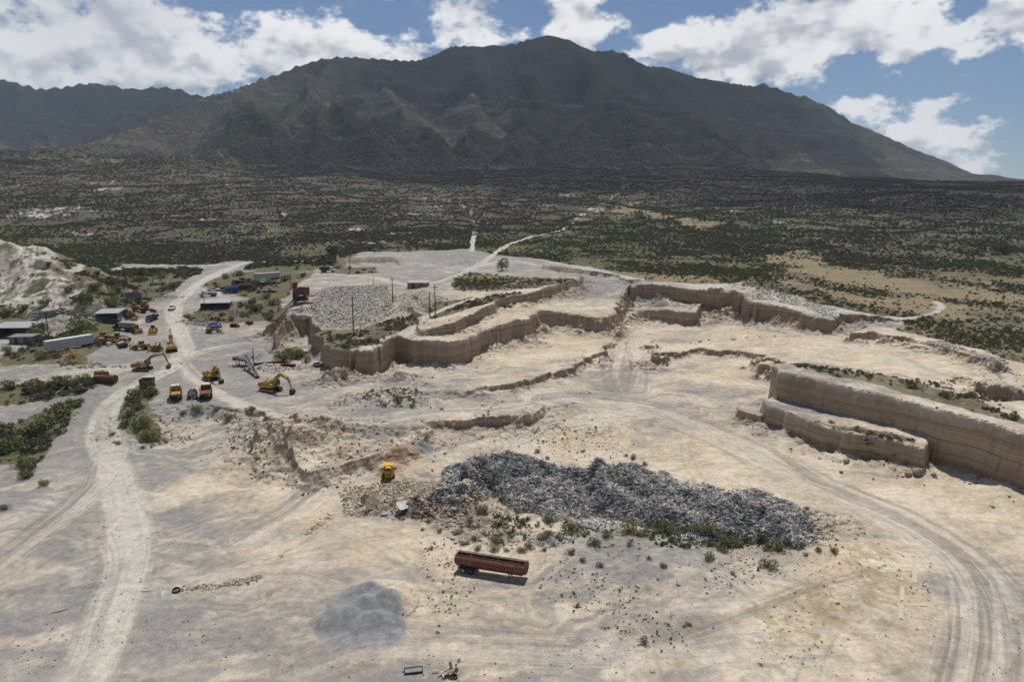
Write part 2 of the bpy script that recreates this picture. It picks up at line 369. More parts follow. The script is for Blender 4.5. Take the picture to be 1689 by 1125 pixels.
# mountain ridges: photo pixel of the crest and its distance
RIDGES = [
    [(40, 262, 1500), (150, 232, 1900), (235, 207, 2250), (330, 165, 2500), (385, 148, 2650), (440, 128, 2800), (500, 106, 2900), (550, 93, 3000), (585, 91, 3050), (640, 95, 3150), (685, 98, 3250), (715, 88, 3350), (745, 74, 3450), (775, 74, 3500), (840, 70, 3550), (870, 60, 3600), (905, 54, 3600), (940, 62, 3600), (960, 73, 3600), (985, 84, 3600), (1010, 82, 3650), (1035, 92, 3700),
     (1065, 108, 3800), (1090, 108, 3850), (1140, 125, 4000), (1180, 131, 4100), (1240, 139, 4250), (1258, 135, 4250), (1300, 150, 4250), (1310, 156, 4250), (1325, 157, 4250), (1380, 185, 4200), (1430, 212, 4150), (1500, 240, 4050), (1560, 264, 3950), (1610, 282, 3850), (1700, 297, 3700), (1900, 308, 3400)],
    [(-500, 130, 3700), (-150, 118, 4000), (-20, 124, 4200), (20, 132, 4200), (60, 144, 4200), (100, 142, 4200), (145, 134, 4200), (180, 138, 4200), (215, 144, 4200), (262, 139, 4200), (290, 143, 4200), (325, 155, 4200), (380, 170, 4200)],
    [(145, 134, 4200), (120, 190, 3600), (95, 235, 3000)], [(262, 139, 4200), (215, 190, 3600), (190, 230, 3000)], [(0, 128, 4200), (20, 190, 3600), (0, 230, 2900)],
    [(550, 93, 3000), (553, 150, 2500), (535, 200, 2050), (520, 245, 1650), (500, 275, 1350)],
    [(440, 128, 2800), (420, 180, 2200), (390, 225, 1800), (370, 260, 1450)],
    [(640, 95, 3150), (668, 150, 2650), (700, 205, 2150), (720, 255, 1700), (700, 285, 1350)],
    [(553, 150, 2500), (590, 200, 2050), (625, 245, 1650)],
    [(840, 70, 3550), (850, 130, 3000), (840, 185, 2500), (860, 240, 2000), (850, 282, 1500)],
    [(745, 74, 3450), (775, 130, 2950), (790, 190, 2450), (790, 240, 2000)],
    [(940, 62, 3600), (985, 130, 3100), (1005, 165, 2800), (1040, 205, 2400), (1090, 250, 2000), (1150, 290, 1550)],
    [(985, 130, 3100), (965, 180, 2600), (960, 235, 2100), (975, 280, 1600)],
    [(1035, 92, 3700), (1110, 170, 3200), (1170, 225, 2700), (1240, 275, 2200), (1310, 306, 1700)],
    [(1140, 125, 4000), (1200, 195, 3500), (1270, 245, 3000), (1350, 285, 2500)],
    [(1258, 135, 4250), (1300, 200, 3800), (1380, 250, 3300), (1460, 285, 2800)],
    [(-400, 232, 1300), (-100, 234, 1350), (60, 240, 1350), (150, 243, 1400), (240, 252, 1350), (330, 268, 1300), (420, 290, 1200)],
    [(380, 292, 1150), (520, 284, 1300), (700, 282, 1450), (900, 283, 1450), (1080, 288, 1450), (1250, 298, 1500), (1450, 303, 1700)],
    [(300, 278, 1600), (600, 262, 1900), (850, 262, 1900), (1100, 268, 1900), (1300, 290, 1900)],
]
R3 = [[PD(a, b, d) for a, b, d in rg] for rg in RIDGES]
def mountains(X, Y, zb):
    wx = X + 90 * fbm(X, Y, 1 / 500., 3, 5); wy = Y + 90 * fbm(X, Y, 1 / 500., 3, 6)
    best = np.zeros(X.shape); near = np.full(X.shape, 1e9)
    for k, rg in enumerate(R3):
        main = k in (0, 1)
        xx = (wx if not main else X + .25 * (wx - X)).astype(np.float32); yy = (wy if not main else Y + .25 * (wy - Y)).astype(np.float32)
        d = np.full(X.shape, 1e9, np.float32)
        for i in range(len(rg) - 1):
            x0, y0, z0 = rg[i]; x1, y1, z1 = rg[i + 1]
            ex, ey = x1 - x0, y1 - y0; L2 = ex * ex + ey * ey + 1e-6
            t = np.clip(((xx - x0) * np.float32(ex) + (yy - y0) * np.float32(ey)) / np.float32(L2), 0, 1)
            ds = np.sqrt((xx - x0 - t * ex) ** 2 + (yy - y0 - t * ey) ** 2)
            hh = np.maximum(z0 + (z1 - z0) * t - zb, 0).astype(np.float32)
            rch = np.maximum(hh * np.float32(1.95 if main else 1.7 if k < 16 else 6.0 if k == 16 else 11.0), 60)
            u_ = np.maximum(1 - ds / rch, 0)
            best = np.maximum(best, hh * u_ * np.sqrt(u_))
            d = np.minimum(d, ds)
        if main: near = np.minimum(near, d)
    g = 1 - np.abs(fbm(wx, wy, 1 / 260., 4, 9))
    g2 = np.abs(fbm(wx, wy, 1 / 90., 4, 19))
    amt = np.clip(best / 160., 0, 1) * (1 - np.exp(-near / 140.))
    return best + amt * (75 * (g - .75) - 24 * (g2 - .3)) + np.clip(best / 100., 0, 1) * 3.0 * fbm(X, Y, 1 / 22., 3, 29)

FACE_REL = {}
def height(X, Y):
    X = np.asarray(X, float); Y = np.asarray(Y, float)
    D = np.hypot(X, Y)
    Z = np.empty_like(X)
    nearm = D < 520
    Z[:] = nat(X, Y)
    # the quarry
    xs, ys = X[nearm], Y[nearm]
    zf = floor_f(xs, ys)
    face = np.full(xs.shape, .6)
    big = fbm(xs, ys, .045, 4, 3); med = fbm(xs, ys, .22, 4, 4); fine = fbm(xs, ys, .9, 3, 8)
    zf = zf + .35 * big + .10 * med
    lump = fbm(xs, ys, .09, 2, 12)
    scal = np.abs(fbm(xs, ys, .13, 2, 13)); pill = np.abs(fbm(xs, ys, .8, 2, 14))
    for name in ('bench', 'terrace', 'upfloor', 'mesa', 'rim', 'rim_low', 'east_rim', 'butte', 'ledge', 'spur', 'mesa_step', 'tip_bank', 'left_cut', 'back_cut'):
        g = REG[name]
        pl = np.array(g['poly']); lo = pl.min(0) - 14; hi = pl.max(0) + 14
        m = (xs > lo[0]) & (xs < hi[0]) & (ys > lo[1]) & (ys < hi[1])
        if not m.any(): continue
        x, y = xs[m], ys[m]
        sd = sdist(x, y, g['poly'])
        sd = sd + g['warp'] * (1.3 * lump[m] + g['crumb'] * (.75 * med[m] + .22 * fine[m])) - g['warp'] * (1.3 * scal[m] + .10 * pill[m]) + .6 * g['warp']
        slump = smooth(.30, .55, fbm(x, y, .035, 2, 61)) * (g.get('slump', 1.0))
        top = g['top'](x, y) + .25 * big[m] + .07 * med[m] + .35 * np.exp(-np.maximum(sd, 0) / 2.5) * (med[m] + .5 * fine[m]) * min(g['warp'], 1.0)
        base = zf[m]
        h = np.maximum(top - base, 0)
        w = g['w'] * (1 + 3.2 * slump)
        sd = sd + 1.0 * slump
        t = np.clip((sd + .0) / w, 0, 1)
        # near-vertical face with a slightly battered foot, crumbly crest
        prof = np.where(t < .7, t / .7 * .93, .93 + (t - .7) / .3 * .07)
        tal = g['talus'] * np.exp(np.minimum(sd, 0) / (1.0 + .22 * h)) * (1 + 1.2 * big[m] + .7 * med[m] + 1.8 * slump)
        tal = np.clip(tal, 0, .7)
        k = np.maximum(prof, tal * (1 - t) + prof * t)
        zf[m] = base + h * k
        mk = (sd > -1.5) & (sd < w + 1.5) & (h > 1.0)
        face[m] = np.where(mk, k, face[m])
    grav = np.zeros(xs.shape)
    for (cx, cy, rx, ry, h, rot, p, rough) in MOUNDS:
        ca, sa = math.cos(rot), math.sin(rot)
        m = (np.abs(xs - cx) < 2.2 * max(rx, ry)) & (np.abs(ys - cy) < 2.2 * max(rx, ry))
        if not m.any(): continue
        u = ((xs[m] - cx) * ca + (ys[m] - cy) * sa) / rx; v = (-(xs[m] - cx) * sa + (ys[m] - cy) * ca) / ry
        r = np.sqrt(u * u + v * v) * (1 + (.25 if p < 2.5 else .10) * med[m])
        b = np.clip(1 - r / 1.25, 0, 1) ** (1.0 if p < 2.1 else 0.9) * h
        b = b * (1 + rough * (med[m] + .5 * fine[m])) + rough * .15 * fine[m] * (b > .05)
        if p > 2.5:
            grav[m] = np.maximum(grav[m], b)
        else:
            zf[m] += b
    zf += grav
    m = (xs > HB[0] - 14) & (xs < HB[1] + 14) & (ys > HB[2] - 14) & (ys < HB[3] + 14)
    zf[m] += heap(xs[m], ys[m])[0]
    m = (xs < -70) & (ys > 195)
    zf[m] = np.maximum(zf[m], left_hill(xs[m], ys[m]))
    rlf = smooth(-.1, .5, fbm(xs, ys, .03, 3, 66))
    zf += (.02 + .04 * rlf) * fine + (.04 + .08 * rlf) * med
    wq = 1 - smooth(395, 500, ys) if True else 0
    wq = wq * (1 - smooth(430, 515, D[nearm]))
    Z[nearm] = zf * wq + Z[nearm] * (1 - wq)
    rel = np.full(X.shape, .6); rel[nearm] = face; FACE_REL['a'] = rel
    far = D > 400
    x, y = X[far], Y[far]
    zb = Z[far]
    und = smooth(400, 650, D[far])
    zb = zb + und * (7 * fbm(x, y, 1 / 170., 4, 51) + 3.0 * np.abs(fbm(x, y, 1 / 60., 3, 52)) - 1)
    fm = smooth(700, 1100, D[far])
    zb = zb + fm * mountains(x, y, zb)
    cap = 22 + .07 * 1700
    Z[far] = zb
    return Z

# ------------------------------------------------------------------ the grid (fine in the quarry, coarse far off)
def arange_geo(a, b, s0, s1):
    out = [a]
    while out[-1] < b:
        f = (out[-1] - a) / (b - a)
        out.append(out[-1] + s0 + (s1 - s0) * f)
    return out
core = np.arange(-39.0, 39.001, 0.098)
side_a = np.array([-80, -72, -65, -59, -54, -50, -47, -45, -43.5, -42.3, -41.4, -40.7, -40.1, -39.5])
TH = np.radians(np.concatenate([side_a, core, -side_a[::-1]]))
RR = np.array(arange_geo(22, 62, 2.0, .45)[:-1] + arange_geo(62, 105, .36, .30)[:-1] + arange_geo(105, 285, .29, .33)[:-1] + arange_geo(285, 430, .45, 1.6)[:-1] + arange_geo(430, 1300, 2.2, 11)[:-1] + arange_geo(1300, 4600, 14, 26)[:-1] + arange_geo(4600, 6200, 40, 60))
GT, GR = np.meshgrid(TH, RR)
GX = GR * np.sin(GT); GY = GR * np.cos(GT)
GZ = height(GX.ravel(), GY.ravel()).reshape(GX.shape)
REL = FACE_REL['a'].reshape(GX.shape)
# far beyond the crest the land falls away again
GZ[-1] = 150.0
NR, NC = GX.shape
tick('grid %d x %d' % (NR, NC))

def G(px, py):
    """where the sight line through a photo pixel meets the ground"""
    d = ray(px, py)
    th = math.atan2(d[0], d[1]); te = d[2] / math.hypot(d[0], d[1])
    c = np.interp(th, TH, np.arange(NC)); c0 = int(min(max(math.floor(c), 0), NC - 2)); f = c - c0
    z = GZ[:, c0] * (1 - f) + GZ[:, c0 + 1] * f
    s = z - (CAM_H + RR * te)
    k = np.nonzero(s > 0)[0]
    if len(k) == 0 or k[0] == 0:
        rr = RR[0] if len(k) else RR[-1]
    else:
        i = k[0]; a, b = s[i - 1], s[i]
        rr = RR[i - 1] + (RR[i] - RR[i - 1]) * (-a / (b - a))
    zz = np.interp(rr, RR, z)
    return Vector((rr * math.sin(th), rr * math.cos(th), zz))
def ground_z(x, y):
    th = math.atan2(x, y); rr = math.hypot(x, y)
    c = np.interp(th, TH, np.arange(NC)); c0 = int(min(max(math.floor(c), 0), NC - 2)); f = c - c0
    i = int(np.searchsorted(RR, rr)) - 1; i = min(max(i, 0), NR - 2)
    g = (rr - RR[i]) / (RR[i + 1] - RR[i])
    return float((GZ[i, c0] * (1 - f) + GZ[i, c0 + 1] * f) * (1 - g) + (GZ[i + 1, c0] * (1 - f) + GZ[i + 1, c0 + 1] * f) * g)
def ground_zv(x, y):
    th = np.arctan2(x, y); rr = np.hypot(x, y)
    c = np.interp(th, TH, np.arange(NC)); c0 = np.clip(np.floor(c).astype(int), 0, NC - 2); f = c - c0
    i = np.clip(np.searchsorted(RR, rr) - 1, 0, NR - 2)
    g = (rr - RR[i]) / (RR[i + 1] - RR[i])
    return (GZ[i, c0] * (1 - f) + GZ[i, c0 + 1] * f) * (1 - g) + (GZ[i + 1, c0] * (1 - f) + GZ[i + 1, c0 + 1] * f) * g
# ------------------------------------------------------------------ what the ground is made of (masks on the grid)
def gl(lst):
    return [tuple(G(a, b)[:2]) for a, b in lst]
NQ = int(np.searchsorted(RR, 560))
QX, QY, QZ = GX[:NQ], GY[:NQ], GZ[:NQ]
warp_x = QX + 3.0 * fbm(QX, QY, .06, 4, 101); warp_y = QY + 3.0 * fbm(QX, QY, .06, 4, 102)

SAND = [(50, 1050, .3), (150, 950, .18), (300, 1050, .25), (120, 1000, .2), (260, 950, .2), (420, 1050, .35), (520, 980, .3), (450, 900, .6), (520, 830, .85), (300, 880, .25), (330, 800, .55), (250, 780, .12), (60, 930, .3), (400, 780, .75), (600, 780, .95), (700, 1000, .8), (620, 900, .8), (560, 960, .35),
        (800, 1000, .6), (900, 1000, .5), (1000, 930, .2), (1150, 930, .15), (1250, 930, .5), (1100, 1000, .4), (900, 1100, .4), (700, 1100, .4), (1300, 1000, .85), (1400, 950, .95), (1500, 850, .8), (1600, 850, .75), (1500, 1000, .85), (1560, 1060, .6),
        (1650, 1000, .3), (1300, 1100, .65), (1100, 800, .9), (1150, 740, 1), (900, 720, .9), (1000, 700, .7), (1200, 800, .95), (1380, 780, .8), (1000, 650, .4), (1130, 655, .45), (1180, 645, .3), (1060, 690, .55), (1200, 620, .85), (900, 640, .6), (800, 690, .7),
        (700, 660, .35), (600, 690, .35), (480, 640, .2), (400, 640, .12), (300, 620, .05), (250, 560, .1), (400, 550, .2), (350, 700, .45), (850, 590, .85), (770, 610, .55), (950, 570, .95), (1060, 570, 1), (1040, 555, .9), (1100, 560, .45), (1200, 560, .85),
        (1400, 570, .95), (1550, 610, .95), (1480, 530, .25), (1400, 520, .3), (1000, 470, .1), (800, 430, .1), (700, 460, .2), (600, 420, .3), (300, 440, .1), (50, 750, .15), (30, 850, .25), (120, 690, .2), (1350, 640, .3), (760, 530, .7), (650, 560, .55), (560, 560, .35)]
num = np.zeros(QX.shape); den = np.full(QX.shape, 1e-9)
for a, b, s in SAND:
    p = G(a, b)
    w = 1.0 / (((warp_x - p.x) ** 2 + (warp_y - p.y) ** 2) + 9.0) ** 1.6
    num += w * s; den += w
m_sand = num / den

ROADS = [  # photo polyline, width in metres, strength, rut strength
    ([(110, 1180), (140, 1110), (165, 1045), (205, 950), (215, 890), (203, 820), (178, 750), (163, 705), (185, 662), (235, 630), (285, 606), (308, 580), (296, 545), (281, 515), (300, 490), (330, 465), (370, 445), (402, 434)], 6.0, 1.0, .5),
    ([(300, 592), (325, 625), (362, 652), (430, 682), (540, 692), (650, 686), (800, 676), (880, 663), (960, 655)], 4.0, .75, .8),
    ([(440, 560), (380, 570), (330, 580), (290, 602)], 5.0, .5, .5),
    ([(900, 660), (960, 655), (1060, 665), (1130, 690), (1250, 750), (1380, 815), (1480, 850), (1570, 900), (1630, 970), (1650, 1050), (1630, 1180)], 8.0, .35, 1.0),
    ([(-60, 965), (0, 925), (60, 880), (120, 838), (165, 795), (190, 745)], 4.5, .35, 1.0),
    ([(778, 414), (786, 372), (775, 345), (740, 331), (690, 325)], 3.0, 1.0, .2),
    ([(796, 432), (830, 406), (880, 389), (930, 378), (948, 362), (962, 353)], 3.4, 1.0, .2),
    ([(985, 342), (1005, 330), (1022, 316), (1037, 302)], 3.2, .7, .2),
    ([(760, 445), (840, 424), (930, 436), (1000, 452), (1060, 462), (1110, 466), (1200, 470), (1300, 492), (1400, 514), (1500, 526)], 5.0, .9, .3),
    ([(520, 452), (610, 455), (690, 476), (760, 455), (800, 432)], 5.0, .8, .3),
    ([(664, 556), (682, 538), (700, 524), (740, 506), (800, 488)], 3.0, .9, .3),
    ([(400, 890), (470, 850), (520, 812), (600, 772), (640, 760)], 5.5, .25, 1.0),
    ([(700, 745), (820, 715), (960, 692), (1080, 680)], 5.0, .25, .8),
    ([(1040, 640), (1045, 590), (1055, 560)], 7.0, .2, .9), ([(1020, 640), (1005, 610), (1030, 560)], 5.0, .2, .9),
    ([(1240, 520), (1310, 545), (1420, 575), (1560, 620)], 6.0, .3, .6),
    ([(-20, 640), (60, 625), (150, 607), (230, 606)], 5.0, .5, .5),
    ([(110, 445), (200, 436), (330, 438), (420, 432), (520, 430)], 4.0, .8, .2),
    ([(1490, 527), (1540, 518), (1556, 505), (1545, 498)], 2.4, .9, .1),
    ([(1100, 1060), (1250, 1010), (1400, 960), (1480, 945)], 3.0, .1, .8),
    ([(500, 1100), (620, 1050), (760, 1062), (1000, 1078), (1250, 1060)], 5.5, .2, .6),
]
m_road = np.zeros(QX.shape); m_rut = np.zeros(QX.shape); road_u = np.zeros(QX.shape); road_s = np.zeros(QX.shape)
wob = 1.2 * fbm(QX, QY, .10, 3, 111); wob2 = .5 * fbm(QX, QY, .5, 3, 112)
for ln, wd, st, rut in ROADS:
    wl = gl(ln)
    # round the corners
    for _ in range(2):
        q = [wl[0]]
        for i in range(len(wl) - 1):
            a, b = np.array(wl[i]), np.array(wl[i + 1])
            q += [tuple(a * .75 + b * .25), tuple(a * .25 + b * .75)]
        wl = q + [wl[-1]]
    wa = np.array(wl); lo = wa.min(0) - wd * 1.6 - 2; hi = wa.max(0) + wd * 1.6 + 2
    bm = (QX > lo[0]) & (QX < hi[0]) & (QY > lo[1]) & (QY < hi[1])
    d = np.full(QX.shape, 1e3); al = np.zeros(QX.shape); sd = np.zeros(QX.shape)
    d[bm], al[bm], sd[bm], _ = ldist(QX[bm], QY[bm], wl)
    e = 1 - smooth(wd * .40, wd * .60, d + wob * .35 + wob2 * .5)
    e2 = 1 - smooth(wd * .5, wd * .95, d + wob * .5)
    new = e2 * rut > m_rut
    road_u = np.where(new, d * sd, road_u); road_s = np.where(new, al, road_s)
    m_rut = np.maximum(m_rut, e2 * rut)
    m_road = np.maximum(m_road, e * st)

def pmask(px_poly, soft=1.5, warp=1.0):
    pl = gl(px_poly)
    wa = np.array(pl); lo = wa.min(0) - soft - 8; hi = wa.max(0) + soft + 8
    bm = (QX > lo[0]) & (QX < hi[0]) & (QY > lo[1]) & (QY < hi[1])
    o_ = np.zeros(QX.shape)
    o_[bm] = smooth(-soft, soft, sdist(QX[bm] + (warp_x - QX)[bm] * warp, QY[bm] + (warp_y - QY)[bm] * warp, pl))
    return o_
QUARRY = [(-900, 1300), (-700, 700), (-300, 600), (0, 560), (60, 520), (120, 470), (110, 444), (200, 434), (330, 438), (400, 428), (520, 436), (560, 432), (620, 416), (770, 410), (830, 420), (900, 428), (1000, 447), (1060, 460), (1200, 466), (1320, 492), (1420, 518), (1490, 526), (1500, 536), (1480, 545), (1560, 560), (1640, 584), (1700, 612), (2300, 680), (2600, 1300)]
ql = []
for a, b in QUARRY:
    p = G(min(max(a, -400), 2100), min(b, 1180)) if b < 1200 else None
    ql.append((p.x, p.y) if p is not None else (math.copysign(400, a), 10.0))
qd = sdist(warp_x, warp_y, ql)
m_veg = 1 - smooth(-2, 2.5, qd)
VEGS = [[(112, 452), (200, 442), (330, 446), (300, 466), (262, 486), (240, 500), (196, 515), (150, 512), (112, 500), (130, 480)], [(300, 520), (330, 516), (440, 500), (470, 515), (440, 528), (380, 532), (320, 532)], [(-60, 640), (60, 632), (150, 622), (165, 635), (110, 655), (0, 668), (-60, 670)], [(-40, 720), (40, 695), (110, 660), (135, 668), (100, 710), (70, 750), (40, 790), (0, 770), (-40, 780)],
        [(205, 640), (245, 630), (262, 645), (240, 665), (265, 700), (268, 725), (240, 730), (190, 700), (185, 680)],
        [(30, 580), (120, 545), (200, 520), (150, 600), (60, 600), (0, 606), (0, 585)], [(60, 530), (160, 500), (300, 440), (330, 445), (290, 480), (220, 495), (180, 515)],
        [(320, 470), (380, 450), (480, 445), (520, 450), (480, 480), (440, 520), (350, 525), (320, 515), (380, 500), (420, 495)],
        [(520, 555), (540, 545), (600, 545), (650, 525), (690, 515), (700, 525), (660, 545), (620, 570), (575, 575), (545, 572)],
        [(455, 578), (500, 570), (515, 590), (480, 600), (450, 595)], [(1300, 602), (1390, 610), (1500, 630), (1600, 655), (1700, 690), (1700, 705), (1560, 668), (1400, 628), (1310, 608)],
        [(750, 450), (800, 452), (960, 462), (955, 470), (880, 476), (800, 480), (740, 480)], [(540, 442), (620, 440), (625, 450), (560, 456)], [(420, 434), (520, 430), (560, 440), (480, 450), (400, 446)],
        [(1340, 695), (1440, 715), (1510, 728), (1510, 738), (1400, 715), (1340, 700)], [(700, 502), (780, 490), (860, 483), (860, 487), (790, 505), (710, 528)]]
for k, v in enumerate(VEGS):
    m_veg = np.maximum(m_veg, pmask(v, 1.2, .6) * (.9 if k not in (10, 11) else .75))
m_veg = np.where(QY < 60, 0, m_veg)
# pale caliche slope on the left, rubble tips, reddish tip
WH = [(-60, 395), (40, 402), (80, 420), (118, 450), (132, 480), (130, 500), (60, 516), (-60, 540)]
m_white = pmask(WH, 4, 1.5)
m_white = np.maximum(m_white, .8 * pmask([(1060, 462), (1200, 468), (1320, 492), (1400, 518), (1370, 530), (1290, 505), (1220, 490), (1150, 476), (1050, 468)], 1.5, .5))
m_white = np.maximum(m_white, .9 * pmask([(1267, 598), (1310, 598), (1330, 602), (1310, 612), (1400, 632), (1550, 668), (1700, 706), (1700, 725), (1547, 684), (1400, 646), (1272, 616)], .6, .1))
m_white = np.maximum(m_white, .7 * pmask([(1500, 552), (1600, 575), (1660, 598), (1668, 620), (1625, 640), (1640, 665), (1689, 665), (1689, 620), (1640, 585), (1550, 560)], 1.5, .5))
m_red = pmask([(600, 738), (655, 730), (690, 738), (712, 765), (690, 782), (640, 790), (590, 778), (540, 770), (560, 755)], 2.0, .8)
m_rub = np.maximum(pmask([(560, 800), (640, 785), (740, 780), (780, 760), (800, 840), (820, 880), (760, 895), (700, 860), (620, 845), (560, 845)], 2.0, .8),
                   .9 * pmask([(515, 480), (600, 470), (700, 478), (760, 490), (700, 520), (640, 530), (600, 545), (525, 540), (515, 520)], 1.5, .5))
m_rub = np.maximum(m_rub, .7 * pmask([(1300, 850), (1340, 850), (1400, 890), (1330, 890)], 2.0, .8))
ha = np.array(HL); bm = (QX > ha[:, 0].min() - 14) & (QX < ha[:, 0].max() + 14) & (QY > ha[:, 1].min() - 14) & (QY < ha[:, 1].max() + 14)
m_heap = np.zeros(QX.shape)
hp, ht = heap(QX[bm], QY[bm])
m_heap[bm] = smooth(.02, .18, ht) * (hp > .15)
# blue-grey crushed gravel
m_grav = np.zeros(QX.shape)
for cpx, cpy, rad in ((605, 1005, 6.5), (585, 1022, 5), (415, 583, 5.0), (700, 742, 3)):
    p = G(cpx, cpy)
    m_grav = np.maximum(m_grav, 1 - smooth(rad * .88, rad * 1.06, np.hypot(warp_x - p.x, warp_y - p.y)))
m_grass = pmask([(1150, 900), (1230, 960), (1150, 990), (1300, 1000), (1440, 900), (1530, 940), (1545, 1010), (1480, 1030), (1400, 1080), (1250, 1090), (1100, 1060), (1050, 1040), (1200, 1010)], 3.0, 2.0) * .5

# slope of the grid: faces of the cuts
gzr = np.gradient(GZ, axis=0) / np.gradient(GR, axis=0)
gzt = np.gradient(GZ, axis=1) / (np.gradient(GT, axis=1) * GR)
SLOPE = np.hypot(gzr, gzt)[:NQ]
m_face = smooth(.75, 1.3, SLOPE) * (1 - m_heap)
# nearby soils have no plants on faces
m_veg = m_veg * (1 - m_face) * (1 - m_road)

def full(a, fill):
    o = np.full(GX.shape, fill, float); o[:NQ] = a
    return o
blend_far = full(1 - smooth(480, 550, GR[:NQ]), 0.0)
def out(a, far):
    return full(a, far) * blend_far + far * (1 - blend_far)
# white scars and trails on the far slope
scar = np.zeros(GX.shape)
for px, py, ra, rb, rot in [(660, 385, 14, 5, .4), (610, 400, 10, 4, .5), (690, 352, 16, 4, .4), (590, 378, 8, 3, .3), (470, 352, 12, 3, .3), (370, 305, 22, 4, -.1), (185, 300, 20, 6, .8), (175, 312, 18, 5, .6), (95, 345, 30, 7, .2), (60, 355, 18, 6, .3), (130, 385, 10, 3, .1), (875, 283, 26, 7, .5), (300, 355, 10, 3, .2), (340, 360, 9, 3, .3),
                        (940, 322, 14, 5, -.3), (960, 328, 16, 4, -.3), (1220, 348, 12, 3, -.2), (1278, 366, 8, 3, .3), (620, 372, 18, 3, .4), (560, 398, 8, 3, .2), (460, 398, 7, 3, .2), (440, 380, 8, 2.5, .2), (720, 340, 14, 3, .4), (1260, 338, 10, 2, 0), (1440, 330, 6, 2, 0), (1585, 352, 6, 2, 0), (985, 345, 12, 5, .6), (1590, 508, 10, 1, -.1)]:
    p = G(px, py)
    x = GX - p.x; y = GY - p.y
    m = (np.abs(x) < 80) & (np.abs(y) < 80)
    xx = x[m] * math.cos(rot) + y[m] * math.sin(rot); yy = -x[m] * math.sin(rot) + y[m] * math.cos(rot)
    n = fbm(GX[m], GY[m], .12, 4, 120)
    n2 = fbm(GX[m], GY[m], .5, 3, 121)
    scar[m] = np.maximum(scar[m], 1 - smooth(.5, 1.0, np.hypot(xx / ra, yy / rb / 2.2) + .7 * n + .35 * n2))
# dry straw-coloured clearings on the plain
straw = np.zeros(GX.shape)
for pl in ([(975, 360), (1040, 335), (1100, 355), (1180, 370), (1150, 375), (1050, 355), (1000, 350)], [(1230, 425), (1330, 415), (1420, 450), (1560, 470), (1689, 490), (1689, 505), (1540, 490), (1430, 475), (1330, 450)], [(1060, 455), (1140, 455), (1160, 465), (1080, 468)], [(1330, 470), (1450, 490), (1580, 505), (1560, 530), (1480, 515), (1380, 500)]):
    w = gl(pl); a = np.array(w)
    m = (GX > a[:, 0].min() - 20) & (GX < a[:, 0].max() + 20) & (GY > a[:, 1].min() - 20) & (GY < a[:, 1].max() + 20)
    n = fbm(GX[m], GY[m], .05, 4, 130)
    straw[m] = np.maximum(straw[m], smooth(-4, 5, sdist(GX[m], GY[m], w) + 14 * n))
for i, (ln, wd) in enumerate([(ROADS[5][0], 3.0), (ROADS[6][0], 3.2), (ROADS[7][0], 3.0)]):
    wl = gl(ln); wa = np.array(wl)
    bm = (GX > wa[:, 0].min() - 9) & (GX < wa[:, 0].max() + 9) & (GY > wa[:, 1].min() - 9) & (GY < wa[:, 1].max() + 9)
    d, _, _, _ = ldist(GX[bm], GY[bm], wl)
    scar[bm] = np.maximum(scar[bm], (1 - smooth(wd * .35, wd * .8, d + 1.2 * fbm(GX[bm], GY[bm], .2, 2, 133))) * (.95 if i < 2 else .6))

# vegetation greenness over the plain: greener in the drainage lines and just above the quarry
green = np.clip(.45 + 1.0 * fbm(GX, GY, 1 / 140., 4, 140), 0, 1)
band = (1 - smooth(520, 760, GY)) * smooth(-60, 0, GY)
green = np.clip(green * (.35 + .75 * band), 0, 1)

ATT_A = np.stack([out(m_sand, .2), out(m_road, 0), out(m_veg, 1.0), np.maximum(out(m_white, 0), scar)], -1)
ATT_B = np.stack([out(m_red, 0), out(m_heap, 0), out(m_face, 0), out(m_rub, 0)], -1)
ATT_C = np.stack([out(m_grav, 0), straw, green, out(m_grass, 0)], -1)
ATT_U = np.stack([full(road_u, 0), full(road_s, 0), out(m_rut, 0)], -1)

# ------------------------------------------------------------------ materials of the land
def new_mat(name):
    m = bpy.data.materials.new(name); m.use_nodes = True
    m.node_tree.nodes.clear()
    n = NT(m.node_tree)
    o = n.n.new('ShaderNodeOutputMaterial')
    b = n.n.new('ShaderNodeBsdfPrincipled')
    n.l.new(b.outputs[0], o.inputs[0])
    b.inputs['Specular IOR Level'].default_value = 0.25
    return m, n, b, o
def bump(n, b, height, strength, dist):
    k = n.n.new('ShaderNodeBump'); k.inputs['Strength'].default_value = strength; k.inputs['Distance'].default_value = dist
    n.l.new(height, k.inputs['Height']); n.l.new(k.outputs[0], b.inputs['Normal'])
    return k

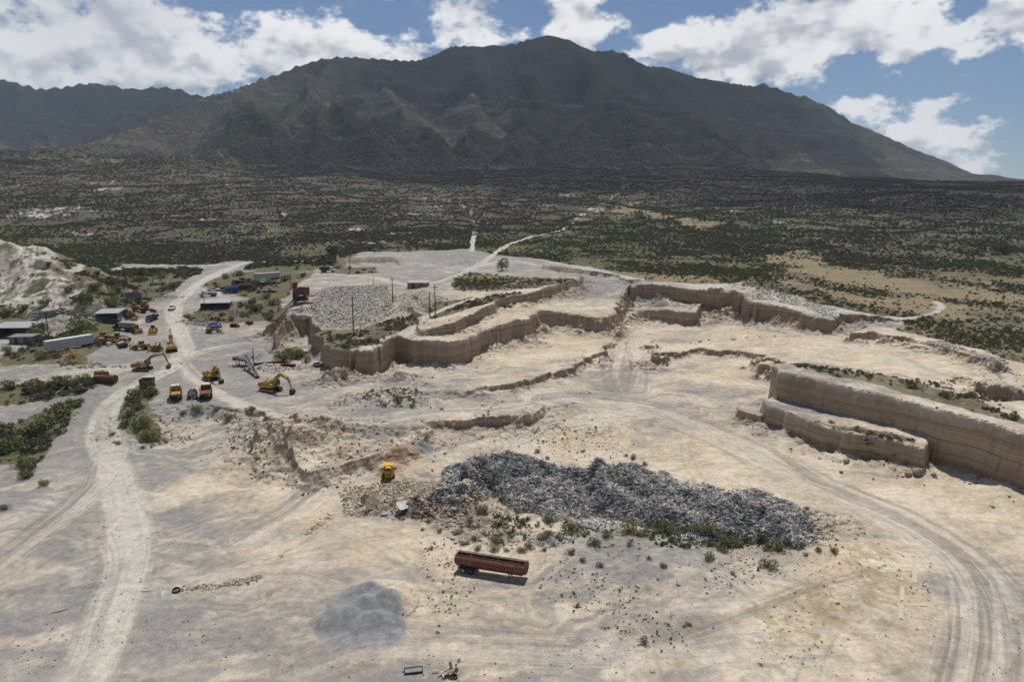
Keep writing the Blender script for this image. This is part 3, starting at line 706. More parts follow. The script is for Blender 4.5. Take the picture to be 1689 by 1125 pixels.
def C3(r, g, b_):
    return np.array((r, g, b_), np.float32)
def lerp(a, b_, f):
    f = np.asarray(f, np.float32)[..., None]
    return a + (b_ - a) * f
def bake_soil():
    n0 = NM + 1
    X, Y, Z = GX[:n0].astype(np.float32), GY[:n0].astype(np.float32), GZ[:n0].astype(np.float32)
    A, B, Cc, U = ATT_A[:n0], ATT_B[:n0], ATT_C[:n0], ATT_U[:n0]
    N = lambda f, o, s, g=.6: np.clip(.5 + .36 * fbm(X, Y, f, o, s, g), 0, 1)
    nL = N(.035, 4, 201); nM = N(.16, 4, 202); nS = N(.8, 3, 203)
    rx = X + 14 * (nL - .5) + 5 * (nM - .5); ry = Y + 14 * (N(.05, 3, 204) - .5) + 5 * (N(.2, 3, 205) - .5)
    st = np.clip(.5 + .40 * fbm(rx * .10 + .03 * ry, ry * .5 - .1 * rx, 1.0, 4, 206, .6), 0, 1)
    sand = lerp(lerp(C3(.50, .400, .274), C3(.57, .470, .338), nS), C3(.62, .528, .40), smooth(.35, .8, nM))
    grey = lerp(lerp(C3(.235, .220, .203), C3(.280, .263, .242), nS), C3(.320, .300, .273), smooth(.4, .85, nM))
    sf = smooth(.16, .90, A[..., 0] * 1.05 + (nM * .2 + st * .6 - .4) * .95)
    col = lerp(grey, sand, sf)
    col = lerp(col, C3(.53, .47, .385), smooth(.58, .78, st) * .32 * (.35 + .65 * sf))
    col = lerp(col, C3(.225, .203, .18), smooth(.58, .8, N(.055, 4, 207)) * .18)
    # passing wheels and blades left faint paired lines and scrapes
    r_ = np.random.RandomState(33)
    for i in range(90):
        a0 = (r_.uniform(0, 1689), r_.uniform(700, 1110)) if i > 22 else (r_.uniform(250, 1500), r_.uniform(560, 700))
        p0 = P(a0[0], a0[1], 0 if i > 22 else 5); an = r_.normal(.55 if a0[0] < 900 else 2.5, .5); cv = r_.normal(0, .012); ln_ = [tuple(p0)]
        for _ in range(14):
            an += cv * 4; p0 = p0 + np.array((math.cos(an), math.sin(an))) * 4; ln_.append(tuple(p0))
        w_ = np.array(ln_); bm_ = (X > w_[:, 0].min() - 3) & (X < w_[:, 0].max() + 3) & (Y > w_[:, 1].min() - 3) & (Y < w_[:, 1].max() + 3)
        if not bm_.any(): continue
        d_, al_, _s, _v = ldist(X[bm_], Y[bm_], ln_)
        d_ = d_ + .25 * fbm(X[bm_], Y[bm_], .3, 2, 220)
        k_ = np.exp(-((d_ - 1.0) / .24) ** 2) * smooth(0, 8, al_) * smooth(0, 8, 56 - al_) * (.4 + .8 * nM[bm_])
        col[bm_] = lerp(col[bm_], C3(.19, .17, .148) if i % 3 else C3(.52, .468, .39), np.clip(k_, 0, 1) * .34)
    # scraped bands
    scr = .5 + .5 * fbm(rx * .05 + ry * .05, (ry * .8 - rx * .55) * .9, 1.0, 3, 221, .6)
    col = col * (1 - .10 * (smooth(.5, .72, scr) * smooth(.4, .6, N(.03, 2, 222))))[..., None]
    road = lerp(C3(.46, .420, .362), C3(.54, .500, .437), nS)
    col = lerp(col, road, A[..., 1] * (.7 + .3 * smooth(.2, .6, nM)))
    uu = U[..., 0] + 2.2 * fbm(U[..., 1], U[..., 1] * 0, .035, 2, 208)
    tr = .5 + .45 * fbm(uu * 1.15, U[..., 1] * .02, 1.0, 3, 209)
    col = lerp(col, C3(.20, .178, .155), smooth(.52, .72, tr) * U[..., 2] * .55)
    col = lerp(col, C3(.52, .468, .39), smooth(.46, .28, tr) * U[..., 2] * .45) if False else lerp(col, C3(.52, .468, .39), (1 - smooth(.28, .46, tr)) * U[..., 2] * .45)
    col = lerp(col, lerp(C3(.185, .186, .188), C3(.285, .286, .285), N(1.2, 3, 210)), Cc[..., 0])
    col = lerp(col, lerp(C3(.25, .14, .08), C3(.39, .26, .165), nS), B[..., 0] * smooth(.25, .6, nM))
    rubv = np.clip(.5 + .7 * fbm(X, Y, 1.1, 2, 211), 0, 1)
    col = lerp(col, lerp(C3(.17, .14, .105), C3(.44, .385, .31), rubv), B[..., 3] * .8)
    # brush country
    far = smooth(380, 700, Y)
    vs = lerp(C3(.105, .088, .055), C3(.160, .130, .088), smooth(.3, .7, nM))
    vs = lerp(vs, C3(.078, .078, .040), smooth(320, 420, Y) * (1 - smooth(600, 900, Y)) * .7)
    gl_ = np.maximum(smooth(300, 380, Y), smooth(-60, -110, X) if False else 1 - smooth(-110, -60, X))
    vs = lerp(vs, C3(.085, .085, .042), smooth(.45, .65, nS) * (.25 + .45 * gl_))
    vs = lerp(vs, lerp(C3(.17, .135, .08), C3(.27, .225, .15), nM), (1 - gl_) * smooth(.35, .6, N(.3, 3, 217)) * .7)
    vs = lerp(vs, lerp(C3(.070, .061, .042), C3(.108, .092, .066), smooth(.3, .7, N(.03, 4, 212))), far * .85)
    vs = lerp(vs, C3(.068, .080, .030), smooth(.42, .62, N(.45, 3, 213)) * smooth(.1, .6, Cc[..., 2]) * (.2 + .7 * gl_))
    vs = lerp(vs, C3(.22, .19, .14), smooth(.60, .78, N(.09, 4, 214)) * .28)
    vs = lerp(vs, lerp(C3(.22, .165, .088), C3(.33, .26, .155), nS), Cc[..., 1] * .75)
    nearg = (1 - smooth(330, 420, Y)) * smooth(.35, .6, N(.12, 3, 216)) * (1 - .75 * smooth(-60, 10, X))
    vs = lerp(vs, lerp(C3(.092, .094, .036), C3(.160, .145, .066), nS), nearg * .7)
    col = lerp(col, vs, smooth(.3, .62, A[..., 2] + (nS - .5) * .7))
    col = lerp(col, C3(.25, .19, .09), Cc[..., 3] * smooth(.5, .68, N(.25, 4, 215, .7)))
    wf = A[..., 3] * smooth(.45, .58, .35 * nS + .65 * nM)
    col = lerp(col, lerp(C3(.33, .298, .252), C3(.60, .565, .50), nS), wf)
    col = lerp(col, lerp(C3(.09, .083, .074), C3(.24, .222, .198), nS), B[..., 1])
    return col, (1 - np.maximum(Cc[..., 0], B[..., 1])) * smooth(.35, .8, np.hypot(gzr, gzt)[:n0])
NM = int(np.searchsorted(RR, 1250))
ALB, NOFACE = bake_soil()
tick('soil')

gm, n, b, o = new_mat('quarry_ground')
geo = n.n.new('ShaderNodeNewGeometry'); pos = geo.outputs['Position']
pz_ = n.sep(pos)[2]
al = n.n.new('ShaderNodeAttribute'); al.attribute_name = 'soil'
nS = n.noise(pos, 0.9, 5, .68)
nF = nS
col = n.vmath('MULTIPLY', al.outputs['Color'], n.comb(*[n.ramp(n.math('ADD', n.math('MULTIPLY', nF, .6), n.math('MULTIPLY', nS, .4)), .30, .70, .76, 1.18, False)] * 3))
tu, ts, tr_ = n.sep(n.attr('track', 'Vector'))
tl_ = n.noise(n.comb(n.math('MULTIPLY', tu, 2.1), n.math('MULTIPLY', ts, .025), 0.0), 1.0, 3, .6)
col = n.mix(n.math('MULTIPLY', n.math('MULTIPLY', n.ramp(tl_, .54, .60), tr_), .38), col, (.20, .178, .152))
col = n.mix(n.math('MULTIPLY', n.math('MULTIPLY', n.ramp(tl_, .40, .46, 1.0, 0.0), tr_), .28), col, (.56, .51, .43))
gr_ = n.noise(pos, 6.5, 2, .7)
col = n.vmath('SCALE', col, None, n.ramp(gr_, .30, .70, .82, 1.16, False))
peb = n.math('MULTIPLY', n.ramp(n.voronoi(pos, 1.1, 'F1'), .05, .20, 1.0, 0.0), n.ramp(n.noise(pos, .11, 3, .6), .50, .62))
col = n.mix(n.math('MULTIPLY', peb, .35), col, (.14, .115, .088))
# cut faces: bedded brown caliche and clay with vertical runs
zz = n.math('ADD', pz_, n.math('ADD', n.math('MULTIPLY', n.math('SUBTRACT', n.noise(n.vmath('MULTIPLY', pos, (1, 1, .3)), .05, 2), .5), 3.0), n.math('MULTIPLY', n.math('SUBTRACT', nS, .5), .45)))
nW = n.noise(pos, .11, 3, .6)
b1 = n.noise(n.comb(0.0, 0.0, zz), .55, 3, .65)
b2 = n.noise(n.comb(3.0, 0.0, zz), 2.2, 2, .6)
run = n.noise(n.vmath('MULTIPLY', pos, (1, 1, .10)), 1.0, 3, .62)
fc = n.mix(n.ramp(n.math('ADD', n.math('MULTIPLY', b1, .6), n.math('MULTIPLY', nW, .4)), .36, .62), (.285, .200, .125), (.43, .322, .215))
fc = n.mix(n.math('MULTIPLY', n.ramp(b2, .52, .66), .55), fc, (.49, .395, .285))
fc = n.mix(n.math('MULTIPLY', n.math('MULTIPLY', n.ramp(b2, .34, .48, 1.0, 0.0), n.ramp(nW, .34, .52)), .6), fc, (.165, .112, .072))
fc = n.mix(n.math('MULTIPLY', n.ramp(run, .54, .70), .35), fc, (.15, .112, .082))
fc = n.mix(n.math('MULTIPLY', n.ramp(run, .28, .40, 1.0, 0.0), .25), fc, (.40, .325, .245))
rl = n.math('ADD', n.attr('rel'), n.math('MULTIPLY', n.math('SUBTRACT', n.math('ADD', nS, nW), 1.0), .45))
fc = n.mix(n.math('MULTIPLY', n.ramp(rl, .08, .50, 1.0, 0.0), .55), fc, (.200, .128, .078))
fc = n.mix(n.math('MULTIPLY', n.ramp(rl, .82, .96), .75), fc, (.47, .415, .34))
b3 = n.noise(n.comb(7.0, 0.0, n.math('ADD', zz, n.math('MULTIPLY', nW, 1.2))), 5.0, 2, .6)
fc = n.mix(n.math('MULTIPLY', n.ramp(b3, .56, .68), n.ramp(nW, .35, .6, .15, .55)), fc, (.13, .09, .06))
tn = n.sep(geo.outputs['Normal'])[2]
steep = n.ramp(n.math('ADD', tn, n.math('MULTIPLY', n.math('SUBTRACT', nS, .5), .25)), .55, .80, 1.0, 0.0)
ff = n.math('MULTIPLY', steep, al.outputs['Alpha'])
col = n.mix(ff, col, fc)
n.l.new(col, b.inputs['Base Color'])
b.inputs['Roughness'].default_value = .95
hb = n.math('ADD', n.math('MULTIPLY', nS, .42), n.math('MULTIPLY', n.math('ADD', n.math('MULTIPLY', run, .5), n.math('MULTIPLY', b2, .5)), al.outputs['Alpha']))
bump(n, b, hb, .8, .55)

mm, n, b, o = new_mat('mountain_brush')
geo = n.n.new('ShaderNodeNewGeometry'); pos = geo.outputs['Position']
pz_ = n.sep(pos)[2]
nrm = n.sep(geo.outputs['Normal'])[2]
nL = n.noise(pos, .0035, 5, .6); nM = n.noise(pos, .018, 6, .65); nS = n.noise(pos, .09, 5, .7)
brush = n.mix(n.ramp(nM, .35, .65), (.070, .064, .043), (.118, .102, .072))
brush = n.mix(n.ramp(n.math('ADD', n.math('MULTIPLY', pz_, .0011), n.math('MULTIPLY', nL, .9)), .55, 1.1), brush, (.050, .056, .036))
rock = n.mix(nS, (.16, .14, .115), (.27, .245, .205))
zz = n.math('ADD', pz_, n.math('MULTIPLY', nM, 30.0))
bed = n.noise(n.comb(0.0, 0.0, zz), .055, 3, .6)
rk = n.math('MULTIPLY', n.ramp(bed, .5, .62), n.ramp(n.math('ADD', nS, n.math('MULTIPLY', nL, .6)), .66, .88))
rk = n.math('MULTIPLY', rk, n.ramp(pz_, 320, 700, 1.0, .35))
col = n.mix(n.math('MULTIPLY', rk, .75), brush, rock)
tree = n.ramp(n.voronoi(n.vmath('MULTIPLY', pos, (1, 1, .6)), .13, 'F1'), .25, .55, 1.0, 0.0)
col = n.mix(n.math('MULTIPLY', tree, n.ramp(nM, .3, .6, .45, .95)), col, (.022, .029, .016))
n.l.new(col, b.inputs['Base Color'])
b.inputs['Roughness'].default_value = 1.0
b.inputs['Specular IOR Level'].default_value = 0.1
bump(n, b, n.math('ADD', n.math('MULTIPLY', tree, .35), n.math('MULTIPLY', nM, 2.0)), 1.0, 4.0)

# ------------------------------------------------------------------ the sheets
def sheet(name, i0, i1, mat, soil=None):
    sub = lambda a: a[i0:i1]
    nr = i1 - i0
    v = np.stack([sub(GX), sub(GY), sub(GZ)], -1).reshape(-1, 3)
    i, j = np.meshgrid(np.arange(nr - 1), np.arange(NC - 1), indexing='ij')
    a = (i * NC + j).ravel()
    f = np.stack([a, a + 1, a + NC + 1, a + NC], -1).astype(np.int32)
    me = bpy.data.meshes.new(name)
    me.vertices.add(len(v)); me.vertices.foreach_set('co', v.astype(np.float32).ravel())
    me.loops.add(f.size); me.loops.foreach_set('vertex_index', f.ravel())
    me.polygons.add(len(f)); me.polygons.foreach_set('loop_start', np.arange(0, f.size, 4, dtype=np.int32))
    me.update(calc_edges=True)
    me.polygons.foreach_set('use_smooth', np.ones(len(f), bool))
    if soil is not None:
        at = me.attributes.new('soil', 'FLOAT_COLOR', 'POINT')
        at.data.foreach_set('color', np.concatenate([soil[0], soil[1][..., None]], -1).reshape(-1).astype(np.float32))
    if soil is not None:
        at = me.attributes.new('track', 'FLOAT_VECTOR', 'POINT'); at.data.foreach_set('vector', sub(ATT_U).reshape(-1).astype(np.float32))
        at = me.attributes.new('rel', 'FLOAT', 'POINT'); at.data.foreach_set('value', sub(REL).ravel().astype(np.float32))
        sl = np.hypot(gzr, gzt)[i0:i1]; me.polygons.foreach_set('use_smooth', ~((sl[:-1, :-1] > .9) & (sub(GR)[:-1, :-1] < 320)).ravel())
    me.materials.append(mat)
    ob = bpy.data.objects.new(name, me); COL.objects.link(ob)
    ob['kind'] = 'structure'
    return ob
ground = sheet('ground', 0, NM + 1, gm, (ALB, NOFACE))
mountain = sheet('mountain', NM, NR, mm)
tick('land')
# ------------------------------------------------------------------ a cloud overhead that shades the mountain, and the air
def blob_cloud(name, cx, cy, cz, rx, ry, thick, seed, label, step=130.0):
    nx, ny = int(2 * rx / step) + 1, int(2 * ry / step) + 1
    gx, gy = np.meshgrid(np.linspace(-rx, rx, nx), np.linspace(-ry, ry, ny))
    n = fbm(gx + 9000, gy + 9000, 1 / 1700., 4, seed)
    r = np.sqrt((gx / rx) ** 2 + (gy / ry) ** 2) + .35 * n
    t = np.clip(1.05 - r, 0, 1)
    hole = smooth(.24, .55, fbm(gx + 3000, gy + 500, 1 / 1100., 4, seed + 5))
    t = t * (1 - hole)
    up = thick * np.sqrt(t) * (1 + .6 * fbm(gx, gy, 1 / 500., 4, seed + 9))
    dn = -.18 * thick * np.sqrt(t)
    keep = t > .02
    verts, faces, idx = [], [], -np.ones((2, ny, nx), int)
    for k, hh in ((0, up), (1, dn)):
        for j in range(ny):
            for i in range(nx):
                if keep[j, i]:
                    idx[k, j, i] = len(verts); verts.append((gx[j, i], gy[j, i], hh[j, i]))
    for j in range(ny - 1):
        for i in range(nx - 1):
            q = idx[0, j, i], idx[0, j, i + 1], idx[0, j + 1, i + 1], idx[0, j + 1, i]
            if min(q) >= 0: faces.append(q)
            q = idx[1, j, i], idx[1, j + 1, i], idx[1, j + 1, i + 1], idx[1, j, i + 1]
            if min(q) >= 0: faces.append(q)
    me = bpy.data.meshes.new(name); me.from_pydata(verts, [], faces); me.update()
    me.polygons.foreach_set('use_smooth', np.ones(len(faces), bool))
    me.materials.append(cloud_mat)
    ob = bpy.data.objects.new(name, me); COL.objects.link(ob); ob.location = (cx, cy, cz)
    ob['kind'] = 'structure'; ob['label'] = label
    return ob
cloud_mat = bpy.data.materials.new('cloud_vapour'); cloud_mat.use_nodes = True
n = NT(cloud_mat.node_tree); n.n.clear()
o = n.n.new('ShaderNodeOutputMaterial'); df = n.n.new('ShaderNodeBsdfDiffuse'); df.inputs[0].default_value = (.85, .86, .88, 1)
tl = n.n.new('ShaderNodeBsdfTranslucent'); tl.inputs[0].default_value = (.85, .86, .88, 1)
tp = n.n.new('ShaderNodeBsdfTransparent')
m1 = n.n.new('ShaderNodeMixShader'); m1.inputs[0].default_value = .5
n.l.new(df.outputs[0], m1.inputs[1]); n.l.new(tl.outputs[0], m1.inputs[2])
m2 = n.n.new('ShaderNodeMixShader'); m2.inputs[0].default_value = .40
n.l.new(tp.outputs[0], m2.inputs[1]); n.l.new(m1.outputs[0], m2.inputs[2]); n.l.new(m2.outputs[0], o.inputs[0])
# shade falls opposite the sun: cloud base sits up-sun of the land it darkens
CB = 2100.0
off = (sdir.x / sdir.z * CB, sdir.y / sdir.z * CB)
blob_cloud('sky_cloud', 100 + off[0], 2900 + off[1], CB, 5600, 2750, 260, 311, 'broad cumulus sheet above the mountain')

hz = bpy.data.meshes.new('haze')
bmz = bmesh.new(); bmesh.ops.create_cube(bmz, size=1.0); bmz.to_mesh(hz); bmz.free()
haze = bpy.data.objects.new('haze', hz); COL.objects.link(haze)
haze.scale = (15000, 7200, 960); haze.location = (0, 2900, 960 / 2 - 12)
haze['kind'] = 'stuff'
hm = bpy.data.materials.new('thin_haze'); hm.use_nodes = True
n = NT(hm.node_tree); n.n.clear()
o = n.n.new('ShaderNodeOutputMaterial'); v = n.n.new('ShaderNodeVolumePrincipled')
v.inputs['Color'].default_value = (.62, .76, 1.0, 1); v.inputs['Density'].default_value = 6.5e-5; v.inputs['Anisotropy'].default_value = 0.2
n.l.new(v.outputs[0], o.inputs['Volume'])
hz.materials.append(hm)
tick('air')
# ------------------------------------------------------------------ plants
def leaf_mat(name, c0, c1, var=0.35):
    m, n, b, o = new_mat(name)
    oi = n.n.new('ShaderNodeObjectInfo')
    geo = n.n.new('ShaderNodeNewGeometry')
    r = n.math('ADD', n.math('MULTIPLY', geo.outputs['Random Per Island'], .6), n.math('MULTIPLY', oi.outputs['Random'], .4))
    c = n.mix(r, c0, c1)
    n.l.new(c, b.inputs['Base Color'])
    b.inputs['Roughness'].default_value = .8
    b.inputs['Specular IOR Level'].default_value = .15
    return m
M_LEAF = leaf_mat('creosote_leaf', (.088, .102, .034), (.20, .205, .082))
M_LEAF2 = leaf_mat('fresh_leaf', (.105, .132, .030), (.215, .24, .072))
M_GREYL = leaf_mat('grey_brush_leaf', (.105, .098, .066), (.175, .156, .110))
M_DRY = leaf_mat('dry_brush', (.13, .10, .055), (.27, .215, .125))
M_DARK = leaf_mat('dark_brush_leaf', (.072, .075, .042), (.122, .116, .068))
M_TWIG, _n, _b, _o = new_mat('twig_bark'); _b.inputs['Base Color'].default_value = (.10, .075, .05, 1)

def leaf_cloud(rng, nl, size, shape='dome'):
    """leaf-sized faces spread through a bushy volume of radius 1, lumpy outline"""
    v, f = [], []
    lobes = [(rng.uniform(-.55, .55), rng.uniform(-.55, .55), rng.uniform(.25, .75), rng.uniform(.32, .55)) for _ in range(7)]
    for _ in range(nl):
        lx, ly, lz, lr = rng.choice(lobes)
        while True:
            p = Vector((rng.uniform(-1, 1), rng.uniform(-1, 1), rng.uniform(-1, 1)))
            if .25 < p.length <= 1: break
        p = p.normalized() * (p.length ** .5)
        c = Vector((lx, ly, lz)) + p * lr
        c.z = max(c.z * (1.0 if shape == 'dome' else .6), .03)
        d = Vector((rng.gauss(0, 1), rng.gauss(0, 1), rng.gauss(.5, 1))).normalized()
        s = size * rng.uniform(.6, 1.4)
        a = d.orthogonal().normalized() * s; bb = d.cross(a).normalized() * s * rng.uniform(.4, .8)
        k = len(v)
        v += [c - a, c + bb, c + a * 1.2, c - bb]
        f.append((k, k + 1, k + 2, k + 3))
    return v, f
def stems(rng, ns):
    v, f = [], []
    for _ in range(ns):
        a = rng.uniform(0, 6.28); r = rng.uniform(.3, .8); top = Vector((math.cos(a) * r, math.sin(a) * r, rng.uniform(.5, .95)))
        mid = top * .5 + Vector((0, 0, .08))
        pts = [Vector((math.cos(a) * .05, math.sin(a) * .05, -.05)), mid, top]; rad = [.035, .024, .008]
        k = len(v)
        for p, q in zip(pts, rad):
            for j in range(3):
                t = j * 2.094
                v.append(p + Vector((math.cos(t) * q, math.sin(t) * q, 0)))
        for lv in range(2):
            for j in range(3):
                f.append((k + lv * 3 + j, k + lv * 3 + (j + 1) % 3, k + lv * 3 + 3 + (j + 1) % 3, k + lv * 3 + 3 + j))
    return v, f
def mesh_of(name, v, f, mats, mi=None):
    me = bpy.data.meshes.new(name); me.from_pydata([tuple(p) for p in v], [], f); me.update()
    for m in mats: me.materials.append(m)
    if mi is not None: me.polygons.foreach_set('material_index', np.array(mi, np.int32))
    return me
rng = random.Random(5)
def bush_pair(name, mat, nl, size, shape='dome'):
    v, f = leaf_cloud(rng, nl, size, shape); lf = mesh_of(name + '_foliage', v, f, [mat])
    v2, f2 = stems(rng, 9); sm = mesh_of(name + '_stems', v2, f2, [M_TWIG])
    k = len(v)
    one = mesh_of(name + '_whole', v + v2, f + [tuple(i + k for i in q) for q in f2], [mat, M_TWIG], [0] * len(f) + [1] * len(f2))
    return lf, sm, one
BUSH = {'green': [bush_pair('green_shrub', M_LEAF, 900, .058) for _ in range(3)], 'fresh': [bush_pair('fresh_shrub', M_LEAF2, 900, .058) for _ in range(2)],
        'grey': [bush_pair('grey_shrub', M_GREYL, 600, .06) for _ in range(2)], 'dry': [bush_pair('dry_shrub', M_DRY, 220, .085, 'low') for _ in range(2)], 'dark': [bush_pair('dark_shrub', M_DARK, 700, .065) for _ in range(2)]}

def scatter(name, pts, scl, zsc, kinds, label):
    """ground cover nobody could count: one object, bushes set on its points"""
    me = bpy.data.meshes.new(name); me.vertices.add(len(pts)); me.vertices.foreach_set('co', np.asarray(pts, np.float32).ravel())
    for nm, arr, ty, key in (('size', np.stack([scl, scl, scl * zsc], -1), 'FLOAT_VECTOR', 'vector'), ('spin', np.random.RandomState(3).rand(len(pts)) * 6.28, 'FLOAT', 'value'), ('kind_no', np.asarray(kinds), 'INT', 'value')):
        at = me.attributes.new(nm, ty, 'POINT'); at.data.foreach_set(key, np.asarray(arr, np.int32 if ty == 'INT' else np.float32).ravel())
    ob = bpy.data.objects.new(name, me); COL.objects.link(ob)
    ob['kind'] = 'stuff'; ob['label'] = label
    ng = bpy.data.node_groups.new(name + '_spread', 'GeometryNodeTree')
    ng.interface.new_socket('Geometry', in_out='INPUT', socket_type='NodeSocketGeometry'); ng.interface.new_socket('Geometry', in_out='OUTPUT', socket_type='NodeSocketGeometry')
    gi = ng.nodes.new('NodeGroupInput'); go = ng.nodes.new('NodeGroupOutput')
    ins = ng.nodes.new('GeometryNodeInstanceOnPoints'); ci = ng.nodes.new('GeometryNodeCollectionInfo')
    ci.inputs['Collection'].default_value = PROTO; ci.inputs['Separate Children'].default_value = True; ci.inputs['Reset Children'].default_value = True
    def na(nm, ty):
        k = ng.nodes.new('GeometryNodeInputNamedAttribute'); k.data_type = ty; k.inputs['Name'].default_value = nm
        return k.outputs['Attribute']
    cb = ng.nodes.new('ShaderNodeCombineXYZ'); ng.links.new(na('spin', 'FLOAT'), cb.inputs[2])
    ng.links.new(gi.outputs[0], ins.inputs['Points']); ng.links.new(ci.outputs[0], ins.inputs['Instance'])
    ins.inputs['Pick Instance'].default_value = True
    ng.links.new(na('kind_no', 'INT'), ins.inputs['Instance Index'])
    ng.links.new(cb.outputs[0], ins.inputs['Rotation']); ng.links.new(na('size', 'FLOAT_VECTOR'), ins.inputs['Scale'])
    ng.links.new(ins.outputs[0], go.inputs[0])
    md = ob.modifiers.new('spread', 'NODES'); md.node_group = ng
    return ob
FAR_LEAF = {'green': leaf_mat('brush_leaf', (.080, .088, .038), (.155, .155, .074)), 'fresh': leaf_mat('bright_brush_leaf', (.075, .095, .025), (.15, .17, .055))}
PROTO = bpy.data.collections.new('plant_kinds')
KIND_NO = {}
for kd, nm in (('green', 'a'), ('fresh', 'b'), ('grey', 'c'), ('dry', 'd'), ('dark', 'e')):
    # lighter versions for the far slopes
    v, f = leaf_cloud(rng, 110, .17, 'low' if kd == 'dry' else 'dome')
    po = bpy.data.objects.new('kind_' + nm, mesh_of('far_' + kd, v, f, [FAR_LEAF.get(kd, BUSH[kd][0][0].materials[0])])); PROTO.objects.link(po)
    KIND_NO[kd] = len(KIND_NO)

# brush country: from the quarry rim to the foot of the mountain
rs = np.random.RandomState(11)
NCAND = 760000
rr = np.exp(rs.uniform(math.log(150), math.log(3300), NCAND)); tt = np.radians(rs.uniform(-46, 46, NCAND))
sx, sy = rr * np.sin(tt), rr * np.cos(tt)
ci_ = np.clip(np.round(np.interp(tt, TH, np.arange(NC))).astype(int), 0, NC - 1); ri_ = np.clip(np.searchsorted(RR, rr), 0, NR - 1)
veg = np.maximum(ATT_A[ri_, ci_, 2], (ATT_A[ri_, ci_, 3] > .3) * (sx < -100) * (rr > 190)); wht = ATT_A[ri_, ci_, 3]; strw = ATT_C[ri_, ci_, 1]; grn = ATT_C[ri_, ci_, 2]
clump = .5 + .5 * fbm(sx, sy, .05, 3, 160) + .35 * fbm(sx, sy, .012, 3, 161)
# candidates are log-uniform in distance: thin them so that cover stays even
p = np.clip(clump * 1.1 + .12, .08, 1) * (1 - .5 * smooth(1500, 3300, rr)) * np.where(veg > .5, 1, 0) * (1 - .8 * strw) * (1 - .5 * np.clip(wht, 0, 1))
p = p * np.clip((rr / 420.) ** 1.0, .30, 1.0) * np.where(rr < 400, smooth(.35, .85, clump + .25 * rs.randn(NCAND)) * np.where(sx > -60, 1.0, .85), 1.0)
keep = rs.rand(NCAND) < p
sx, sy, rr, grn, strw = sx[keep], sy[keep], rr[keep], grn[keep], strw[keep]
sz = ground_zv(sx, sy)
size = (.38 + .75 * rs.rand(len(sx)) ** 2.4) * np.clip(.72 + rr / 1100., .8, 2.6) * np.where(rr < 420, np.where(sx < -60, 1.6, .85), 1.0)
roll = rs.rand(len(sx))
big = roll > .985
size = np.where(big, size * 1.7, size)
kind = np.where(rs.rand(len(sx)) < grn * 1.1, np.where(rs.rand(len(sx)) < .25, KIND_NO['fresh'], KIND_NO['green']), np.where(rs.rand(len(sx)) < .42, KIND_NO['dark'], KIND_NO['grey']))
kind = np.where(rs.rand(len(sx)) < .10 + .4 * strw + .35 * ((rr < 320) & (sx > -60)), KIND_NO['dry'], kind)
scatter('desert_scrub', np.stack([sx, sy, sz - .05 * size], -1), size, .75 + .3 * rs.rand(len(sx)), kind, 'dense low desert scrub over the slope between quarry and mountain')
tick('scrub %d' % len(sx))
# ------------------------------------------------------------------ building kit
def worn(name, base, worn_c=None, amt=.4, rough=.6, metal=0.0, scale=1.3, spec=.3):
    """painted or bare surface with stains, chips and dust of its own"""
    m, n, b, o = new_mat(name)
    tcn = n.n.new('ShaderNodeTexCoord'); oi = n.n.new('ShaderNodeObjectInfo')
    v = n.vmath('ADD', tcn.outputs['Object'], n.vmath('SCALE', n.comb(oi.outputs['Random'], oi.outputs['Random'], 0.3), None, 37.0))
    f = n.noise(v, scale, 5, .68)
    g = n.noise(n.vmath('MULTIPLY', v, (1, 1, .25)), scale * 2.5, 3, .6)
    c = n.mix(n.math('MULTIPLY', n.ramp(f, .42, .66), amt), base, worn_c or tuple(x * .45 for x in base))
    c = n.mix(n.math('MULTIPLY', n.ramp(g, .52, .7), amt * .6), c, (.36, .31, .25))
    n.l.new(c, b.inputs['Base Color'])
    b.inputs['Roughness'].default_value = rough; b.inputs['Metallic'].default_value = metal
    b.inputs['Specular IOR Level'].default_value = spec
    return m
RUSTC = (.105, .042, .022)
